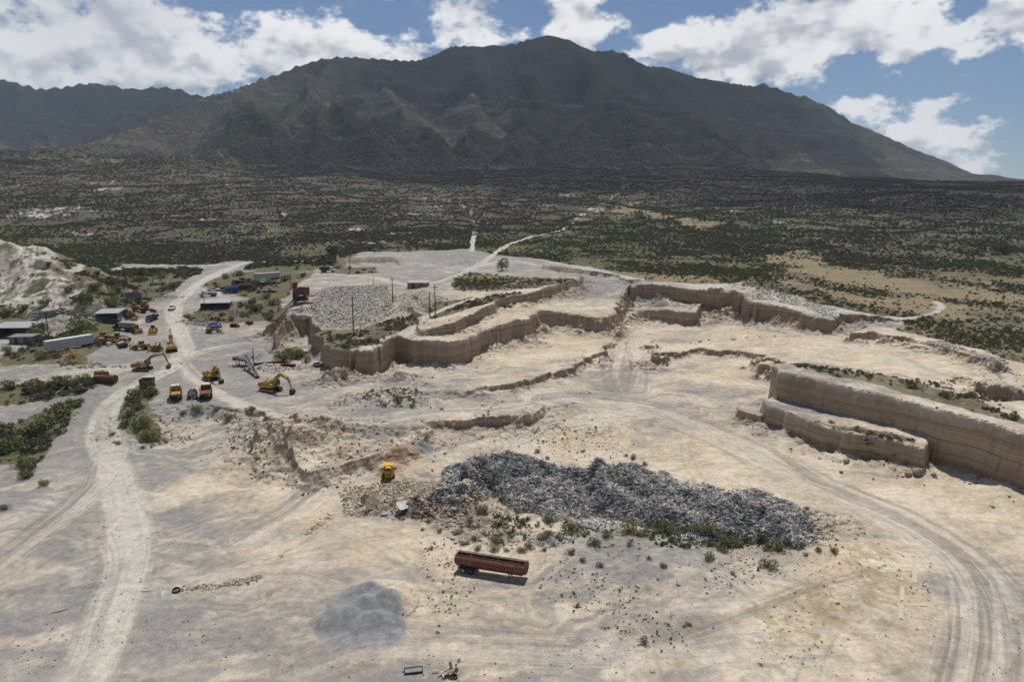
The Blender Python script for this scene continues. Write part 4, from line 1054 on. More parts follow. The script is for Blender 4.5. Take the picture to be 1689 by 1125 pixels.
MT = {
    'yellow': worn('worn_yellow_paint', (.50, .29, .035), (.20, .10, .03), .55),
    'old_yellow': worn('faded_yellow_paint', (.38, .24, .06), (.16, .085, .035), .75),
    'bright_yellow': worn('bright_yellow_paint', (.62, .37, .02), (.3, .17, .03), .35),
    'rust': worn('brown_rust', (.135, .055, .030), (.065, .032, .022), .7, .85),
    'red_rust': worn('red_rust', (.185, .070, .040), (.09, .038, .026), .6, .8),
    'steel': worn('dull_steel', (.20, .20, .20), RUSTC, .5, .5, .4),
    'dark': worn('dark_greasy_steel', (.030, .028, .026), (.07, .05, .04), .5, .7),
    'rubber': worn('tyre_rubber', (.018, .018, .018), (.06, .055, .05), .6, .9),
    'white': worn('white_paint', (.62, .62, .60), (.36, .33, .28), .45),
    'offwhite': worn('weathered_white_panel', (.50, .51, .50), (.30, .27, .22), .5),
    'blue': worn('blue_paint', (.035, .075, .26), (.03, .04, .10), .4),
    'tarp': worn('blue_tarpaulin', (.035, .08, .42), (.05, .08, .25), .4),
    'red': worn('red_paint', (.30, .030, .022), (.12, .03, .025), .5),
    'orange': worn('orange_paint', (.52, .17, .02), (.25, .1, .03), .4),
    'grey': worn('grey_paint', (.22, .225, .23), (.12, .11, .10), .5),
    'black': worn('black_paint', (.022, .022, .024), (.06, .05, .045), .4),
    'roof': worn('galvanised_roof_sheet', (.36, .38, .39), (.22, .15, .11), .5, .5, .3),
    'block': worn('grey_concrete_block', (.22, .21, .195), (.14, .125, .11), .5, .9),
    'concrete': worn('pale_concrete', (.42, .385, .33), (.30, .27, .22), .5, .9),
    'sandy': worn('sand_covered_concrete', (.56, .47, .34), (.46, .37, .25), .6, .95),
    'wood': worn('weathered_pole_wood', (.085, .062, .046), (.045, .035, .028), .6, .9),
    'plank': worn('pale_plank_wood', (.36, .29, .19), (.20, .15, .10), .6, .9),
    'cream': worn('cream_plywood', (.50, .43, .29), (.30, .24, .15), .5, .85),
    'wire': worn('cable_black', (.02, .02, .02), (.03, .03, .03), .2),
}
_gm, _n, _b, _o = new_mat('dark_window_glass')
_b.inputs['Base Color'].default_value = (.012, .015, .018, 1); _b.inputs['Roughness'].default_value = .12; _b.inputs['Specular IOR Level'].default_value = .6
MT['glass'] = _gm

class MB:
    """collects boxes, bars, prisms and drums; build() links them as ONE mesh object"""
    def __init__(self): self.v = []; self.f = []; self.m = []; self.slots = []; self.cuts = []
    def _mi(self, mat):
        if mat not in self.slots: self.slots.append(mat)
        return self.slots.index(mat)
    def add(self, v, f, mat=0):
        k = len(self.v); self.cuts.append((k, len(self.f))); self.v += [Vector(p) for p in v]; self.f += [tuple(i + k for i in q) for q in f]; self.m += [mat] * len(f)
        return self
    def box(self, c, s, rot=None, taper=1.0, mat=0, bev=0.0):
        x, y, z = s[0] / 2, s[1] / 2, s[2] / 2
        b = min(bev, x * .9, y * .9)
        def ring(k, zz):
            X, Y = x * k, y * k
            if b <= 0: return [(-X, -Y, zz), (X, -Y, zz), (X, Y, zz), (-X, Y, zz)]
            return [(-X + b, -Y, zz), (X - b, -Y, zz), (X, -Y + b, zz), (X, Y - b, zz), (X - b, Y, zz), (-X + b, Y, zz), (-X, Y - b, zz), (-X, -Y + b, zz)]
        lo, hi = ring(1, -z), ring(taper, z); n = len(lo)
        vs = [Vector(p) for p in lo + hi]
        if rot is not None:
            M = Euler(rot).to_matrix(); vs = [M @ p for p in vs]
        vs = [p + Vector(c) for p in vs]
        fs = [tuple(range(n - 1, -1, -1)), tuple(range(n, 2 * n))] + [(i, (i + 1) % n, n + (i + 1) % n, n + i) for i in range(n)]
        return self.add(vs, fs, mat)
    def bar(self, p, q, w, h=None, mat=0):
        p, q = Vector(p), Vector(q); d = q - p; h = h or w
        up = Vector((0, 0, 1)) if abs(d.normalized().z) < .95 else Vector((1, 0, 0))
        s = d.cross(up).normalized() * w / 2; u = s.cross(d).normalized() * h / 2
        vs = [p - s - u, p + s - u, p + s + u, p - s + u, q - s - u, q + s - u, q + s + u, q - s + u]
        return self.add(vs, [(3, 2, 1, 0), (4, 5, 6, 7), (0, 1, 5, 4), (1, 2, 6, 5), (2, 3, 7, 6), (3, 0, 4, 7)], mat)
    def path(self, pts, ws, hs, mat=0):
        """box section swept in the XZ plane (booms, arms)"""
        vs = []; n = len(pts)
        for i, (x, z) in enumerate(pts):
            a = pts[max(i - 1, 0)]; b = pts[min(i + 1, n - 1)]
            t = Vector((b[0] - a[0], 0, b[1] - a[1])).normalized(); u = Vector((-t.z, 0, t.x))
            c = Vector((x, 0, z)); s = Vector((0, ws[i] / 2, 0))
            vs += [c - s - u * hs[i] / 2, c + s - u * hs[i] / 2, c + s + u * hs[i] / 2, c - s + u * hs[i] / 2]
        fs = [(3, 2, 1, 0), tuple(4 * (n - 1) + j for j in range(4))]
        for i in range(n - 1):
            for j in range(4):
                fs.append((4 * i + j, 4 * i + (j + 1) % 4, 4 * i + 4 + (j + 1) % 4, 4 * i + 4 + j))
        return self.add(vs, fs, mat)
    def cyl(self, p, q, r, r2=None, n=14, mat=0, cap=True):
        p, q = Vector(p), Vector(q); d = (q - p).normalized(); r2 = r if r2 is None else r2
        a = d.orthogonal().normalized(); b = d.cross(a)
        vs = [p + (a * math.cos(t) + b * math.sin(t)) * r for t in [i * 2 * math.pi / n for i in range(n)]] + [q + (a * math.cos(t) + b * math.sin(t)) * r2 for t in [i * 2 * math.pi / n for i in range(n)]]
        fs = [(i, (i + 1) % n, n + (i + 1) % n, n + i) for i in range(n)]
        if cap: fs += [tuple(range(n - 1, -1, -1)), tuple(range(n, 2 * n))]
        return self.add(vs, fs, mat)
    def prism(self, prof, y0, y1, mat=0, inset=0.0):
        """profile in XZ pulled along Y"""
        n = len(prof)
        vs = [(x, y0, z) for x, z in prof] + [(x, y1, z) for x, z in prof]
        fs = [tuple(range(n)), tuple(range(2 * n - 1, n - 1, -1))] + [((i + 1) % n, i, n + i, n + (i + 1) % n) for i in range(n)]
        return self.add(vs, fs, mat)
    def shell(self, prof, x0, x1, th, mat=0):
        """open trough: a YZ profile pulled along X, with wall thickness towards the inside"""
        n = len(prof); vs = []
        cy = sum(p[0] for p in prof) / n; cz = max(p[1] for p in prof)
        inn = []
        for y, z in prof:
            d = Vector((cy - y, cz - z)); d = d.normalized() * th if d.length > 1e-6 else Vector((0, th))
            inn.append((y + d.x, z + max(d.y, 0)))
        for x in (x0, x1):
            vs += [(x, y, z) for y, z in prof] + [(x, y, z) for y, z in inn]
        fs = []
        for i in range(n - 1):
            fs += [(i, i + 1, 2 * n + i + 1, 2 * n + i), (n + i + 1, n + i, 3 * n + i, 3 * n + i + 1), (i + 1, i, n + i, n + i + 1), (2 * n + i, 2 * n + i + 1, 3 * n + i + 1, 3 * n + i)]
        for i in (0, n - 1):
            fs.append((i, n + i, 3 * n + i, 2 * n + i))
        return self.add(vs, fs, mat)
    def each(self, name, mat, parent=None):
        """every piece added becomes an object of its own"""
        cs = self.cuts + [(len(self.v), len(self.f))]
        out_ = []
        for (v0, f0), (v1, f1) in zip(cs[:-1], cs[1:]):
            k = MB(); k.v = self.v[v0:v1]; k.f = [tuple(i - v0 for i in q) for q in self.f[f0:f1]]; k.m = [0] * len(k.f)
            out_.append(k.build(name, mat, parent))
        return out_
    def build(self, name, mat, parent=None, loc=None, smooth_=False):
        mats = mat if isinstance(mat, (list, tuple)) else [mat]
        me = bpy.data.meshes.new(name); me.from_pydata([tuple(p) for p in self.v], [], self.f); me.update()
        for m in mats: me.materials.append(MT[m] if isinstance(m, str) else m)
        if len(mats) > 1: me.polygons.foreach_set('material_index', np.array(self.m, np.int32))
        bm = bmesh.new(); bm.from_mesh(me); bmesh.ops.recalc_face_normals(bm, faces=bm.faces); bm.to_mesh(me); bm.free()
        if smooth_: me.polygons.foreach_set('use_smooth', np.ones(len(me.polygons), bool))
        o = bpy.data.objects.new(name, me); COL.objects.link(o)
        if parent is not None: o.parent = parent
        if loc is not None: o.location = loc
        return o
def tag(o, label, cat, group=None):
    o['label'] = label; o['category'] = cat
    if group: o['group'] = group
    return o
def thing(name, label, cat, at, rz=0.0, group=None, tilt=None):
    o = bpy.data.objects.new(name, None); COL.objects.link(o); o.empty_display_size = .5
    o.location = at; o.rotation_euler = (tilt[0] if tilt else 0, tilt[1] if tilt else 0, rz)
    return tag(o, label, cat, group)
def copy_tree(o, parent=None):
    c = o.copy(); COL.objects.link(c); c.parent = parent
    for ch in o.children: copy_tree(ch, c)
    return c
def wheel(parent, x, y, r, w, rim='steel', z=None, name='wheel'):
    z = r if z is None else z
    k = MB(); n = 16
    prof = [(r * .55, -w / 2), (r * .9, -w / 2), (r, -w * .34), (r, w * .34), (r * .9, w / 2), (r * .55, w / 2)]
    vs = []; fs = []
    for i in range(n):
        t = i * 2 * math.pi / n
        vs += [(math.cos(t) * a, b, math.sin(t) * a) for a, b in prof]
    m = len(prof)
    for i in range(n):
        for j in range(m - 1):
            fs.append((i * m + j, ((i + 1) % n) * m + j, ((i + 1) % n) * m + j + 1, i * m + j + 1))
    k.add(vs, fs)
    t = k.build(name, 'rubber', parent, (x, y, z))
    h = MB(); h.cyl((0, -w * .38, 0), (0, w * .38, 0), r * .56, n=14); h.cyl((0, -w * .46, 0), (0, w * .46, 0), r * .2, n=8)
    h.build('rim', rim, t)
    return t
def heading(px0, py0, px1, py1):
    a, b = G(px0, py0), G(px1, py1)
    return math.atan2(b.y - a.y, b.x - a.x), (b - a).length
ORD = ['leftmost', 'second from left', 'third from left', 'fourth from left', 'fifth from left', 'sixth from left', 'seventh from left', 'eighth from left', 'ninth from left', 'tenth from left', 'eleventh from left', 'twelfth from left', 'thirteenth from left', 'fourteenth from left', 'fifteenth from left', 'sixteenth from left', 'seventeenth from left', 'eighteenth from left', 'nineteenth from left', 'twentieth from left']
# ------------------------------------------------------------------ machines
def excavator(px, py, rz, label, boom, stick_to, bucket_a, paint='yellow', s=1.0, group='excavators in the yard'):
    """boom: XZ points; stick_to: XZ end of the stick; house faces +X"""
    t = thing('excavator', label, 'excavator', G(px, py), rz, group); t.scale = (s, s, s)
    for sy in (-1, 1):
        k = MB(); pr = [(-1.9, .0), (1.9, .0), (2.25, .25), (2.3, .55), (2.05, .86), (-2.05, .86), (-2.3, .55), (-2.25, .25)]
        k.prism(pr, sy * 1.25 - .3, sy * 1.25 + .3)
        for i in range(15):
            k.box((-2.0 + i * .286, sy * 1.25, .88), (.2, .62, .05))
        tr = k.build('track', 'dark', t)
        k = MB(); k.cyl((-1.85, sy * 1.6, .45), (-1.85, sy * .9, .45), .3, n=10); k.cyl((1.85, sy * 1.6, .45), (1.85, sy * .9, .45), .3, n=10); k.bar((-1.6, sy * 1.57, .45), (1.6, sy * 1.57, .45), .06, .3)
        k.each('track_frame', paint, tr)
    k = MB(); k.box((0, 0, .65), (2.2, 1.9, .5)); k.cyl((0, 0, .85), (0, 0, 1.1), .75); k.each('undercarriage', 'dark', t)
    k = MB(); k.box((-.45, .0, 1.22), (3.5, 2.6, .25), bev=.15); k.box((-1.1, -.0, 1.8), (2.2, 2.55, .95), taper=.95, bev=.15); k.box((.95, -.9, 1.6), (1.0, .75, .55), taper=.9)
    h = k.build('house', paint, t)
    k = MB(); k.box((-1.0, -.5, 2.34), (1.1, .8, .12)); k.cyl((-1.5, .6, 2.2), (-1.5, .6, 2.75), .08, n=8); k.box((-.6, .75, 2.32), (.6, .7, .08)); k.each('engine_cover', 'dark', h)
    k = MB(); k.prism([(-2.7, 1.15), (-2.15, 1.1), (-2.15, 2.2), (-2.55, 2.15), (-2.75, 1.8)], -1.25, 1.25); k.build('counterweight', paint, t)
    k = MB(); k.prism([(.35, 1.35), (1.75, 1.35), (1.85, 1.9), (1.55, 2.95), (.4, 2.95)], .35, 1.3)
    c = k.build('cab', paint, t)
    k = MB(); k.prism([(.5, 2.0), (1.72, 2.0), (1.47, 2.82), (.5, 2.82)], .33, 1.32); k.prism([(1.76, 1.5), (1.88, 1.9), (1.60, 2.85), (1.52, 2.85)], .45, 1.2); k.each('window', 'glass', c)
    n = len(boom); ws = [.42] * n; hs = [.5] + [.72] * (n - 2) + [.42]
    k = MB(); k.path(boom, ws, hs); bo = k.build('boom', paint, t)
    e = boom[-1]; mx = boom[n // 2]
    k = MB()
    for sy in (-.34, .34): k.cyl((1.5, sy, 1.35), (mx[0] - .2, sy, mx[1] - .1), .09, n=8); k.cyl((mx[0] - .7, sy, mx[1] - .6), (mx[0] - .2, sy, mx[1] - .1), .06, n=8)
    k.each('boom_cylinder', 'steel', t)
    d = Vector((stick_to[0] - e[0], stick_to[1] - e[1])).normalized()
    b0 = (e[0] - d.x * .6, e[1] - d.y * .6)
    k = MB(); k.path([b0, e, stick_to], [.3, .34, .26], [.3, .55, .26]); k.build('stick', paint, t)
    k = MB(); k.cyl((mx[0] + .2, 0, mx[1] + .5), (b0[0], 0, b0[1] + .05), .08, n=8); k.build('stick_cylinder', 'steel', t)
    k = MB(); ca, sa = math.cos(bucket_a), math.sin(bucket_a)
    pr = [(0.15, .1), (.55, -.25), (.65, -.75), (.35, -1.15), (-.15, -1.25), (-.35, -.95), (-.15, -.55), (-.2, 0)]
    pr = [(stick_to[0] + x * ca - z * sa, stick_to[1] + x * sa + z * ca) for x, z in pr]
    k.prism(pr, -.6, .6); bu = k.build('bucket', 'dark' if paint == 'yellow' else 'rust', t)
    return t
STD = [(.9, 1.5), (1.6, 2.9), (2.8, 4.2), (5.6, 4.3)]
excavator(236, 611, R(4), 'yellow excavator reaching its arm right beside the dusty main road', [(.9, 1.5), (1.5, 2.9), (2.7, 4.0), (6.2, 4.7)], (7.3, 1.7), R(-25), 'old_yellow', 1.0)
excavator(284, 579, R(117), 'yellow excavator facing away from camera at the road bend with raised arm', [(.9, 1.5), (1.5, 3.2), (2.4, 4.9), (4.2, 6.2)], (5.6, 4.2), R(10), 'yellow', .98)
excavator(349, 627, R(-42), 'yellow excavator with folded arm behind the parked haul trucks', [(.9, 1.5), (1.7, 3.2), (3.0, 4.3), (4.7, 3.6)], (5.5, 1.2), R(10), 'yellow', .98)
excavator(447, 645, R(-24), 'yellow excavator with bucket on the ground beside the bench road', [(.9, 1.5), (1.7, 3.3), (3.1, 4.4), (5.6, 3.4)], (6.3, 1.2), R(5), 'yellow', 1.08)

def haul_truck(px, py, rz, label, paint, bedm, bed=True, cabm='white', s=1.0, group='haul trucks parked side by side above the cut'):
    t = thing('haul_truck' if bed else 'truck_chassis', label, 'dump truck' if bed else 'truck chassis', G(px, py), rz, group); t.scale = (s, s, s)
    for x in (-2.3, -.6, 3.0):
        for sy in (-1, 1): wheel(t, x, sy * 1.2, .78, .62, 'rust' if not bed else paint)
    k = MB(); k.box((.3, .4, 1.1), (7.2, .25, .4)); k.box((.3, -.4, 1.1), (7.2, .25, .4)); k.box((-1.4, 0, 1.0), (.9, 2, .35)); k.box((3.0, 0, .85), (.3, 2.2, .3)); k.build('frame', 'dark' if bed else 'rust', t)
    k = MB(); k.box((3.7, 0, 1.55), (1.9, 2.3, .9), taper=.92, bev=.12); k.build('hood', paint, t)
    if bed:
        k = MB(); k.box((2.3, 0, 2.2), (1.35, 2.0, 1.9), taper=.94, bev=.1); c = k.build('cab', paint, t)
        k = MB(); k.box((2.3, 0, 3.2), (1.5, 2.2, .12)); k.build('cab_roof', cabm, c)
        k = MB(); k.box((2.3, 0, 2.65), (1.36, 1.75, .6)); k.box((2.3, 0, 2.65), (1.0, 2.01, .6)); k.each('window', 'glass', c)
        b_ = MB()
        # open tub: floor, sides, headboard with a lip over the cab
        b_.box((-1.5, 0, 1.62), (4.6, 2.5, .16)); b_.box((-1.5, 1.42, 2.25), (4.6, .12, 1.35), rot=(-.16, 0, 0)); b_.box((-1.5, -1.42, 2.25), (4.6, .12, 1.35), rot=(.16, 0, 0))
        b_.box((.85, 0, 2.35), (.14, 2.7, 1.6)); b_.box((1.25, 0, 3.15), (.9, 2.8, .1)); b_.prism([(-3.8, 1.6), (-4.5, 2.0), (-4.5, 2.12), (-3.8, 1.75)], -1.25, 1.25)
        for x in (-3.2, -2.2, -1.2, -.2):
            for sy in (-1, 1): b_.box((x, sy * 1.53, 2.25), (.14, .12, 1.3), rot=(-.16 * sy, 0, 0))
        bb = b_.build('dump_body', paint, t)
        k = MB(); k.box((-1.5, 0, 1.73), (4.5, 2.4, .06)); k.box((.76, 0, 2.35), (.05, 2.5, 1.4)); k.build('bed_floor', bedm, bb)
    else:
        k = MB()
        for x in (-2.6, -1.5, -.4, .8): k.box((x, 0, 1.38), (.18, 1.7, .18))
        k.box((1.2, .2, 1.7), (1.0, 1.1, .8), taper=.8); k.cyl((-.4, -.6, 1.5), (-.4, .6, 1.5), .35, n=10); k.bar((-2.8, -.8, 1.5), (1.6, -.8, 1.9), .12); k.bar((-2.8, .8, 1.5), (1.6, .8, 1.9), .12)
        k.each('stripped_gear', 'steel', t)
    return t
haul_truck(291, 656, R(117), 'yellow haul truck with white cab roof, leftmost of the parked three', 'old_yellow', 'old_yellow', s=.86)
haul_truck(318, 656, R(114), 'stripped rusty truck chassis between the two yellow haul trucks', 'rust', 'rust', bed=False, s=.74)
haul_truck(341, 654, R(113), 'rusty orange-brown haul truck with empty bed, rightmost of the parked three', 'old_yellow', 'red_rust', s=.88)

def bulldozer(px, py, rz, label, paint='yellow', s=1.0, roof=True, group=None, blade=True):
    t = thing('bulldozer', label, 'bulldozer', G(px, py), rz, group); t.scale = (s, s, s)
    for sy in (-1, 1):
        k = MB(); k.prism([(-1.4, 0), (1.4, 0), (1.75, .3), (1.7, .7), (1.35, .95), (-1.35, .95), (-1.75, .7), (-1.75, .3)], sy * .95 - .27, sy * .95 + .27)
        tr = k.build('track', 'dark', t)
        k = MB(); k.cyl((-1.35, sy * 1.26, .48), (-1.35, sy * .65, .48), .34, n=10); k.cyl((1.35, sy * 1.26, .48), (1.35, sy * .65, .48), .34, n=10); k.bar((-1.2, sy * 1.24, .45), (1.2, sy * 1.24, .45), .06, .3); k.each('track_frame', paint, tr)
    k = MB(); k.box((.75, 0, 1.25), (1.7, 1.0, .95), taper=.94, bev=.08); k.box((-.2, 0, .9), (2.6, 1.2, .6)); h = k.build('engine_hood', paint, t)
    k = MB(); k.cyl((.9, .2, 1.7), (.9, .2, 2.3), .06, n=8); k.box((1.62, 0, 1.25), (.06, .8, .7)); k.each('grille', 'dark', h)
    k = MB(); k.box((-.75, 0, 1.35), (.9, 1.3, .35)); k.box((-1.05, 0, 1.75), (.25, .8, .6)); k.build('seat', 'black', t)
    k = MB(); k.box((-1.35, 0, 1.35), (.5, 1.6, .7)); k.build('fuel_tank', paint, t)
    if roof:
        k = MB()
        for x in (-1.35, .05):
            for sy in (-1, 1): k.bar((x, sy * .72, 1.3), (x, sy * .72, 2.72), .11)
        k.each('roof_post', 'dark', t)
        k = MB(); k.box((-.65, 0, 2.80), (2.0, 1.95, .2), bev=.12); k.build('canopy', paint, t)
    if blade:
        k = MB(); k.prism([(2.15, .1), (2.3, .05), (2.2, .5), (2.3, 1.05), (2.15, 1.05), (2.05, .5)], -1.6, 1.6); k.build('blade', paint, t)
        k = MB()
        for sy in (-1, 1): k.bar((-.3, sy * 1.3, .45), (2.2, sy * 1.3, .4), .16)
        k.each('push_arm', paint, t)
    k = MB(); k.box((-2.0, 0, .8), (.2, 1.5, .3))
    for y in (-.55, 0, .55): k.box((-2.05, y, .45), (.18, .14, .9))
    k.each('ripper', paint, t)
    return t
bulldozer(641, 786, R(100), 'bright yellow bulldozer with canopy roof working below the reddish tip', 'bright_yellow', .98)
bulldozer(258, 578, R(200), 'small yellow bulldozer beside the excavator at the road bend', 'yellow', .95, group='old machines in the yard')
bulldozer(535, 428, R(20), 'orange bulldozer at the edge of the scrub above the yard', 'orange', 1.0, group='old machines in the yard')

def loader(px, py, rz, label, paint='yellow', s=1.0, wreck=False, group='old machines in the yard'):
    t = thing('wheel_loader', label, 'loader', G(px, py), rz, group); t.scale = (s, s, s)
    for x in (-1.35, 1.45):
        for sy in (-1, 1):
            if wreck and x > 0 and sy < 0: continue
            wheel(t, x, sy * 1.05, .75, .55, paint)
    k = MB(); k.box((-1.6, 0, 1.5), (2.1, 1.7, 1.0), taper=.92, bev=.12); k.box((0, 0, .95), (3.4, .9, .5)); k.build('engine_hood', paint, t)
    k = MB(); k.box((-.1, 0, 2.1), (1.2, 1.35, 1.5), taper=.92); c = k.build('cab', paint, t)
    k = MB(); k.box((-.1, 0, 2.35), (1.22, 1.15, .8), taper=.95); k.box((-.1, 0, 2.35), (.95, 1.37, .8), taper=.95); k.build('window', 'dark' if wreck else 'glass', c)
    k = MB()
    for sy in (-1, 1): k.path([(.8, 1.5), (1.9, 1.35), (2.9, .55)], [.16] * 3, [.35, .4, .3]); 
    for i in range(len(k.v)):
        k.v[i].y += .55 if i < len(k.v) // 2 else -.55
    k.each('lift_arm', paint, t)
    k = MB(); k.prism([(2.8, .1), (3.9, .05), (3.9, .12), (3.1, .3), (2.95, .75), (3.2, 1.15), (3.05, 1.2), (2.75, .8)], -1.35, 1.35); k.build('bucket', paint, t)
    return t
loader(226, 549, R(-50), 'yellow loader parked nose-on next to the black dump truck', 'old_yellow', 1.0)
loader(253, 549, R(-66), 'yellow loader parked facing camera beside the main road', 'yellow', .98)
loader(222, 512, R(170), 'rusty yellow loader wreck farthest back in the scrapped row', 'old_yellow', 1.0, True)
loader(222, 527, R(-60), 'small faded yellow loader in the middle of the scrapped row', 'old_yellow', .8, True)
loader(243, 516, R(10), 'brown stripped loader wreck nearest the road in the scrapped row', 'rust', 1.0, True)
loader(800, 466, R(200), 'yellow loader among weeds on the upper terrace', 'bright_yellow', .95)
loader(178, 567, R(10), 'yellow loader wreck behind the long white trailer', 'old_yellow', 1.0, True)
loader(234, 577, R(175), 'stripped yellow loader wreck beside the small bulldozer', 'old_yellow', 1.0, True)
loader(352, 549, R(8), 'yellow loader wreck in front of the blue tarpaulin heap', 'old_yellow', .9, True)

bulldozer(212, 519, R(-40), 'rusty yellow bulldozer wreck left of the brown stripped loader', 'old_yellow', 1.0, False, 'old machines in the yard')
bulldozer(238, 507, R(160), 'yellow bulldozer wreck with canopy behind the scrapped row', 'old_yellow', .95, True, 'old machines in the yard')
bulldozer(160, 566, R(20), 'faded yellow bulldozer wreck left of the long grader', 'old_yellow', .9, False, 'old machines in the yard')
def grader(px, py, rz, label, paint='old_yellow', s=1.0):
    t = thing('motor_grader', label, 'grader', G(px, py), rz, 'old machines in the yard'); t.scale = (s, s, s)
    for x in (-2.3, -.9, 3.4):
        for sy in (-1, 1): wheel(t, x, sy * .95, .62, .4, paint)
    k = MB(); k.path([(-.4, 1.5), (1.6, 1.9), (3.3, 1.7), (3.9, 1.2)], [.3] * 4, [.35] * 4); k.box((3.4, 0, .75), (.25, 1.7, .25)); k.each('front_frame', paint, t)
    k = MB(); k.box((-1.8, 0, 1.45), (2.4, 1.15, .9), taper=.94, bev=.08); k.build('engine_hood', paint, t)
    k = MB(); k.box((-.2, 0, 2.0), (1.1, 1.3, 1.7), taper=.94); c = k.build('cab', paint, t)
    k = MB(); k.box((-.2, 0, 2.35), (1.12, 1.1, .75)); k.box((-.2, 0, 2.35), (.9, 1.32, .75)); k.build('window', 'dark', c)
    k = MB(); k.prism([(1.3, .25), (1.45, .25), (1.4, .8), (1.25, .85)], -1.7, 1.7); k.bar((1.3, -.5, .8), (1.5, -.4, 1.7), .14); k.bar((1.3, .5, .8), (1.5, .4, 1.7), .14); k.build('blade', 'rust', t)
    return t
grader(195, 563, R(-8), 'long yellow grader wreck behind the white trailer end')

# ------------------------------------------------------------------ road vehicles
def light_vehicle(px, py, rz, label, paint, kind='car', s=1.0, group='cars and pickups parked in the yard'):
    t = thing('pickup_truck' if kind == 'pickup' else 'car', label, 'pickup' if kind == 'pickup' else 'car', G(px, py), rz, group); t.scale = (s, s, s)
    k = MB()
    if kind == 'pickup':
        k.prism([(-2.6, .45), (2.5, .45), (2.6, .75), (2.5, 1.05), (1.15, 1.15), (1.0, 1.15), (-.7, 1.15), (-.7, 1.1), (-2.6, 1.1)], -.9, .9)
        b_ = k.build('body', paint, t)
        k = MB(); k.prism([(-.75, 1.1), (1.15, 1.1), (.55, 1.75), (-.6, 1.78)], -.78, .78); c = k.build('cabin', paint, t)
        k = MB(); k.prism([(-.55, 1.2), (.95, 1.2), (.5, 1.66), (-.5, 1.68)], -.80, .80); k.prism([(.80, 1.18), (1.17, 1.14), (.62, 1.70), (.5, 1.70)], -.68, .68); k.each('window', 'glass', c)
        k = MB(); k.box((-1.65, 0, 1.13), (1.7, 1.5, .05)); k.build('cargo_bed', 'black', t)
    else:
        k.prism([(-2.15, .4), (2.1, .4), (2.2, .65), (2.1, .85), (1.1, .98), (-1.6, 1.0), (-2.2, .85)], -.85, .85)
        b_ = k.build('body', paint, t)
        k = MB(); k.prism([(-1.7, .98), (1.05, .96), (.4, 1.42), (-1.1, 1.45)], -.72, .72); c = k.build('cabin', paint, t)
        k = MB(); k.prism([(-1.35, 1.04), (.75, 1.04), (.32, 1.36), (-1.0, 1.38)], -.74, .74); k.prism([(.75, 1.0), (1.07, .98), (.46, 1.38), (.35, 1.38)], -.62, .62); k.each('window', 'glass', c)
    for x in ((-1.55, 1.65) if kind == 'pickup' else (-1.35, 1.35)):
        for sy in (-1, 1): wheel(t, x, sy * .8, .36, .24, 'steel')
    for sy in (-1, 1):
        k = MB(); k.box((2.52 if kind == 'pickup' else 2.12, sy * .65, .82 if kind == 'pickup' else .72), (.08, .32, .18)); k.build('headlight', 'white', t)
    return t
light_vehicle(284, 511, R(-80), 'white pickup driving toward camera on the dusty main road', 'white', 'pickup', 1.05, None)
light_vehicle(352, 480, R(15), 'white pickup parked behind the white flatbed truck', 'white', 'pickup')
light_vehicle(427, 482, R(-70), 'dark red car at the left end of the row of parked cars', 'rust', 'car')
light_vehicle(437, 481, R(-70), 'grey car second in the row of parked cars', 'grey', 'car')
light_vehicle(445, 481, R(-70), 'black car third in the row of parked cars', 'black', 'car')
light_vehicle(453, 481, R(-70), 'pale car at the right end of the row of parked cars', 'grey', 'car')
light_vehicle(255, 469, R(160), 'white pickup under bushes at the back of the yard', 'white', 'pickup')
light_vehicle(523, 604, R(40), 'crumpled white car dumped at the foot of the mesa wall', 'offwhite', 'car', .95, None)

def lorry(px, py, rz, label, cabm, bodym, body='box', s=1.0, group='lorries parked around the yard'):
    t = thing('lorry', label, 'truck', G(px, py), rz, group); t.scale = (s, s, s)
    for x in (-2.6, -1.5, 2.6):
        for sy in (-1, 1): wheel(t, x, sy * .95, .5, .34, 'steel')
    k = MB(); k.box((0, .4, .8), (7.0, .15, .25)); k.box((0, -.4, .8), (7.0, .15, .25)); k.each('frame_rail', 'dark', t)
    k = MB(); k.prism([(1.3, .7), (3.7, .7), (3.75, 1.5), (2.75, 1.65), (2.5, 2.55), (1.35, 2.6)], -1.05, 1.05); c = k.build('cab', cabm, t)
    k = MB(); k.prism([(2.78, 1.68), (2.55, 2.45), (2.48, 2.45), (2.66, 1.68)], -.9, .9); k.prism([(1.7, 1.75), (2.6, 1.75), (2.42, 2.35), (1.7, 2.35)], -1.07, 1.07); k.each('window', 'glass', c)
    for sy in (-1, 1):
        k = MB(); k.box((3.74, sy * .75, 1.15), (.08, .3, .22)); k.build('headlight', 'offwhite', t)
    k = MB()
    if body == 'box': k.box((-1.3, 0, 2.05), (5.0, 2.3, 2.1), bev=.04)
    elif body == 'dump':
        k.shell([(-1.2, 2.5), (-1.15, 1.25), (-.9, 1.1), (.9, 1.1), (1.15, 1.25), (1.2, 2.5)], -3.9, 1.1, .08)
        k.box((1.12, 0, 1.9), (.08, 2.3, 1.5)); k.box((-3.88, 0, 1.75), (.08, 2.3, 1.2))
    else: k.box((-1.3, 0, 1.05), (5.0, 2.3, .18)); k.box((1.15, 0, 1.6), (.1, 2.3, 1.0)); k.box((-1.5, 0, 1.45), (3.6, 1.9, .6))
    k.build('cargo_box' if body == 'box' else 'dump_body' if body == 'dump' else 'flat_bed', bodym, t)
    return t
lorry(344, 489, R(195), 'white flatbed truck with grey load beside the tin-roofed shed', 'white', 'grey', 'flat')
lorry(381, 483, R(205), 'blue cargo truck parked in front of the brown container', 'blue', 'blue', 'box', .9)
lorry(404, 466, R(-110), 'red truck at the head of the parked lorries', 'red', 'rust', 'flat')
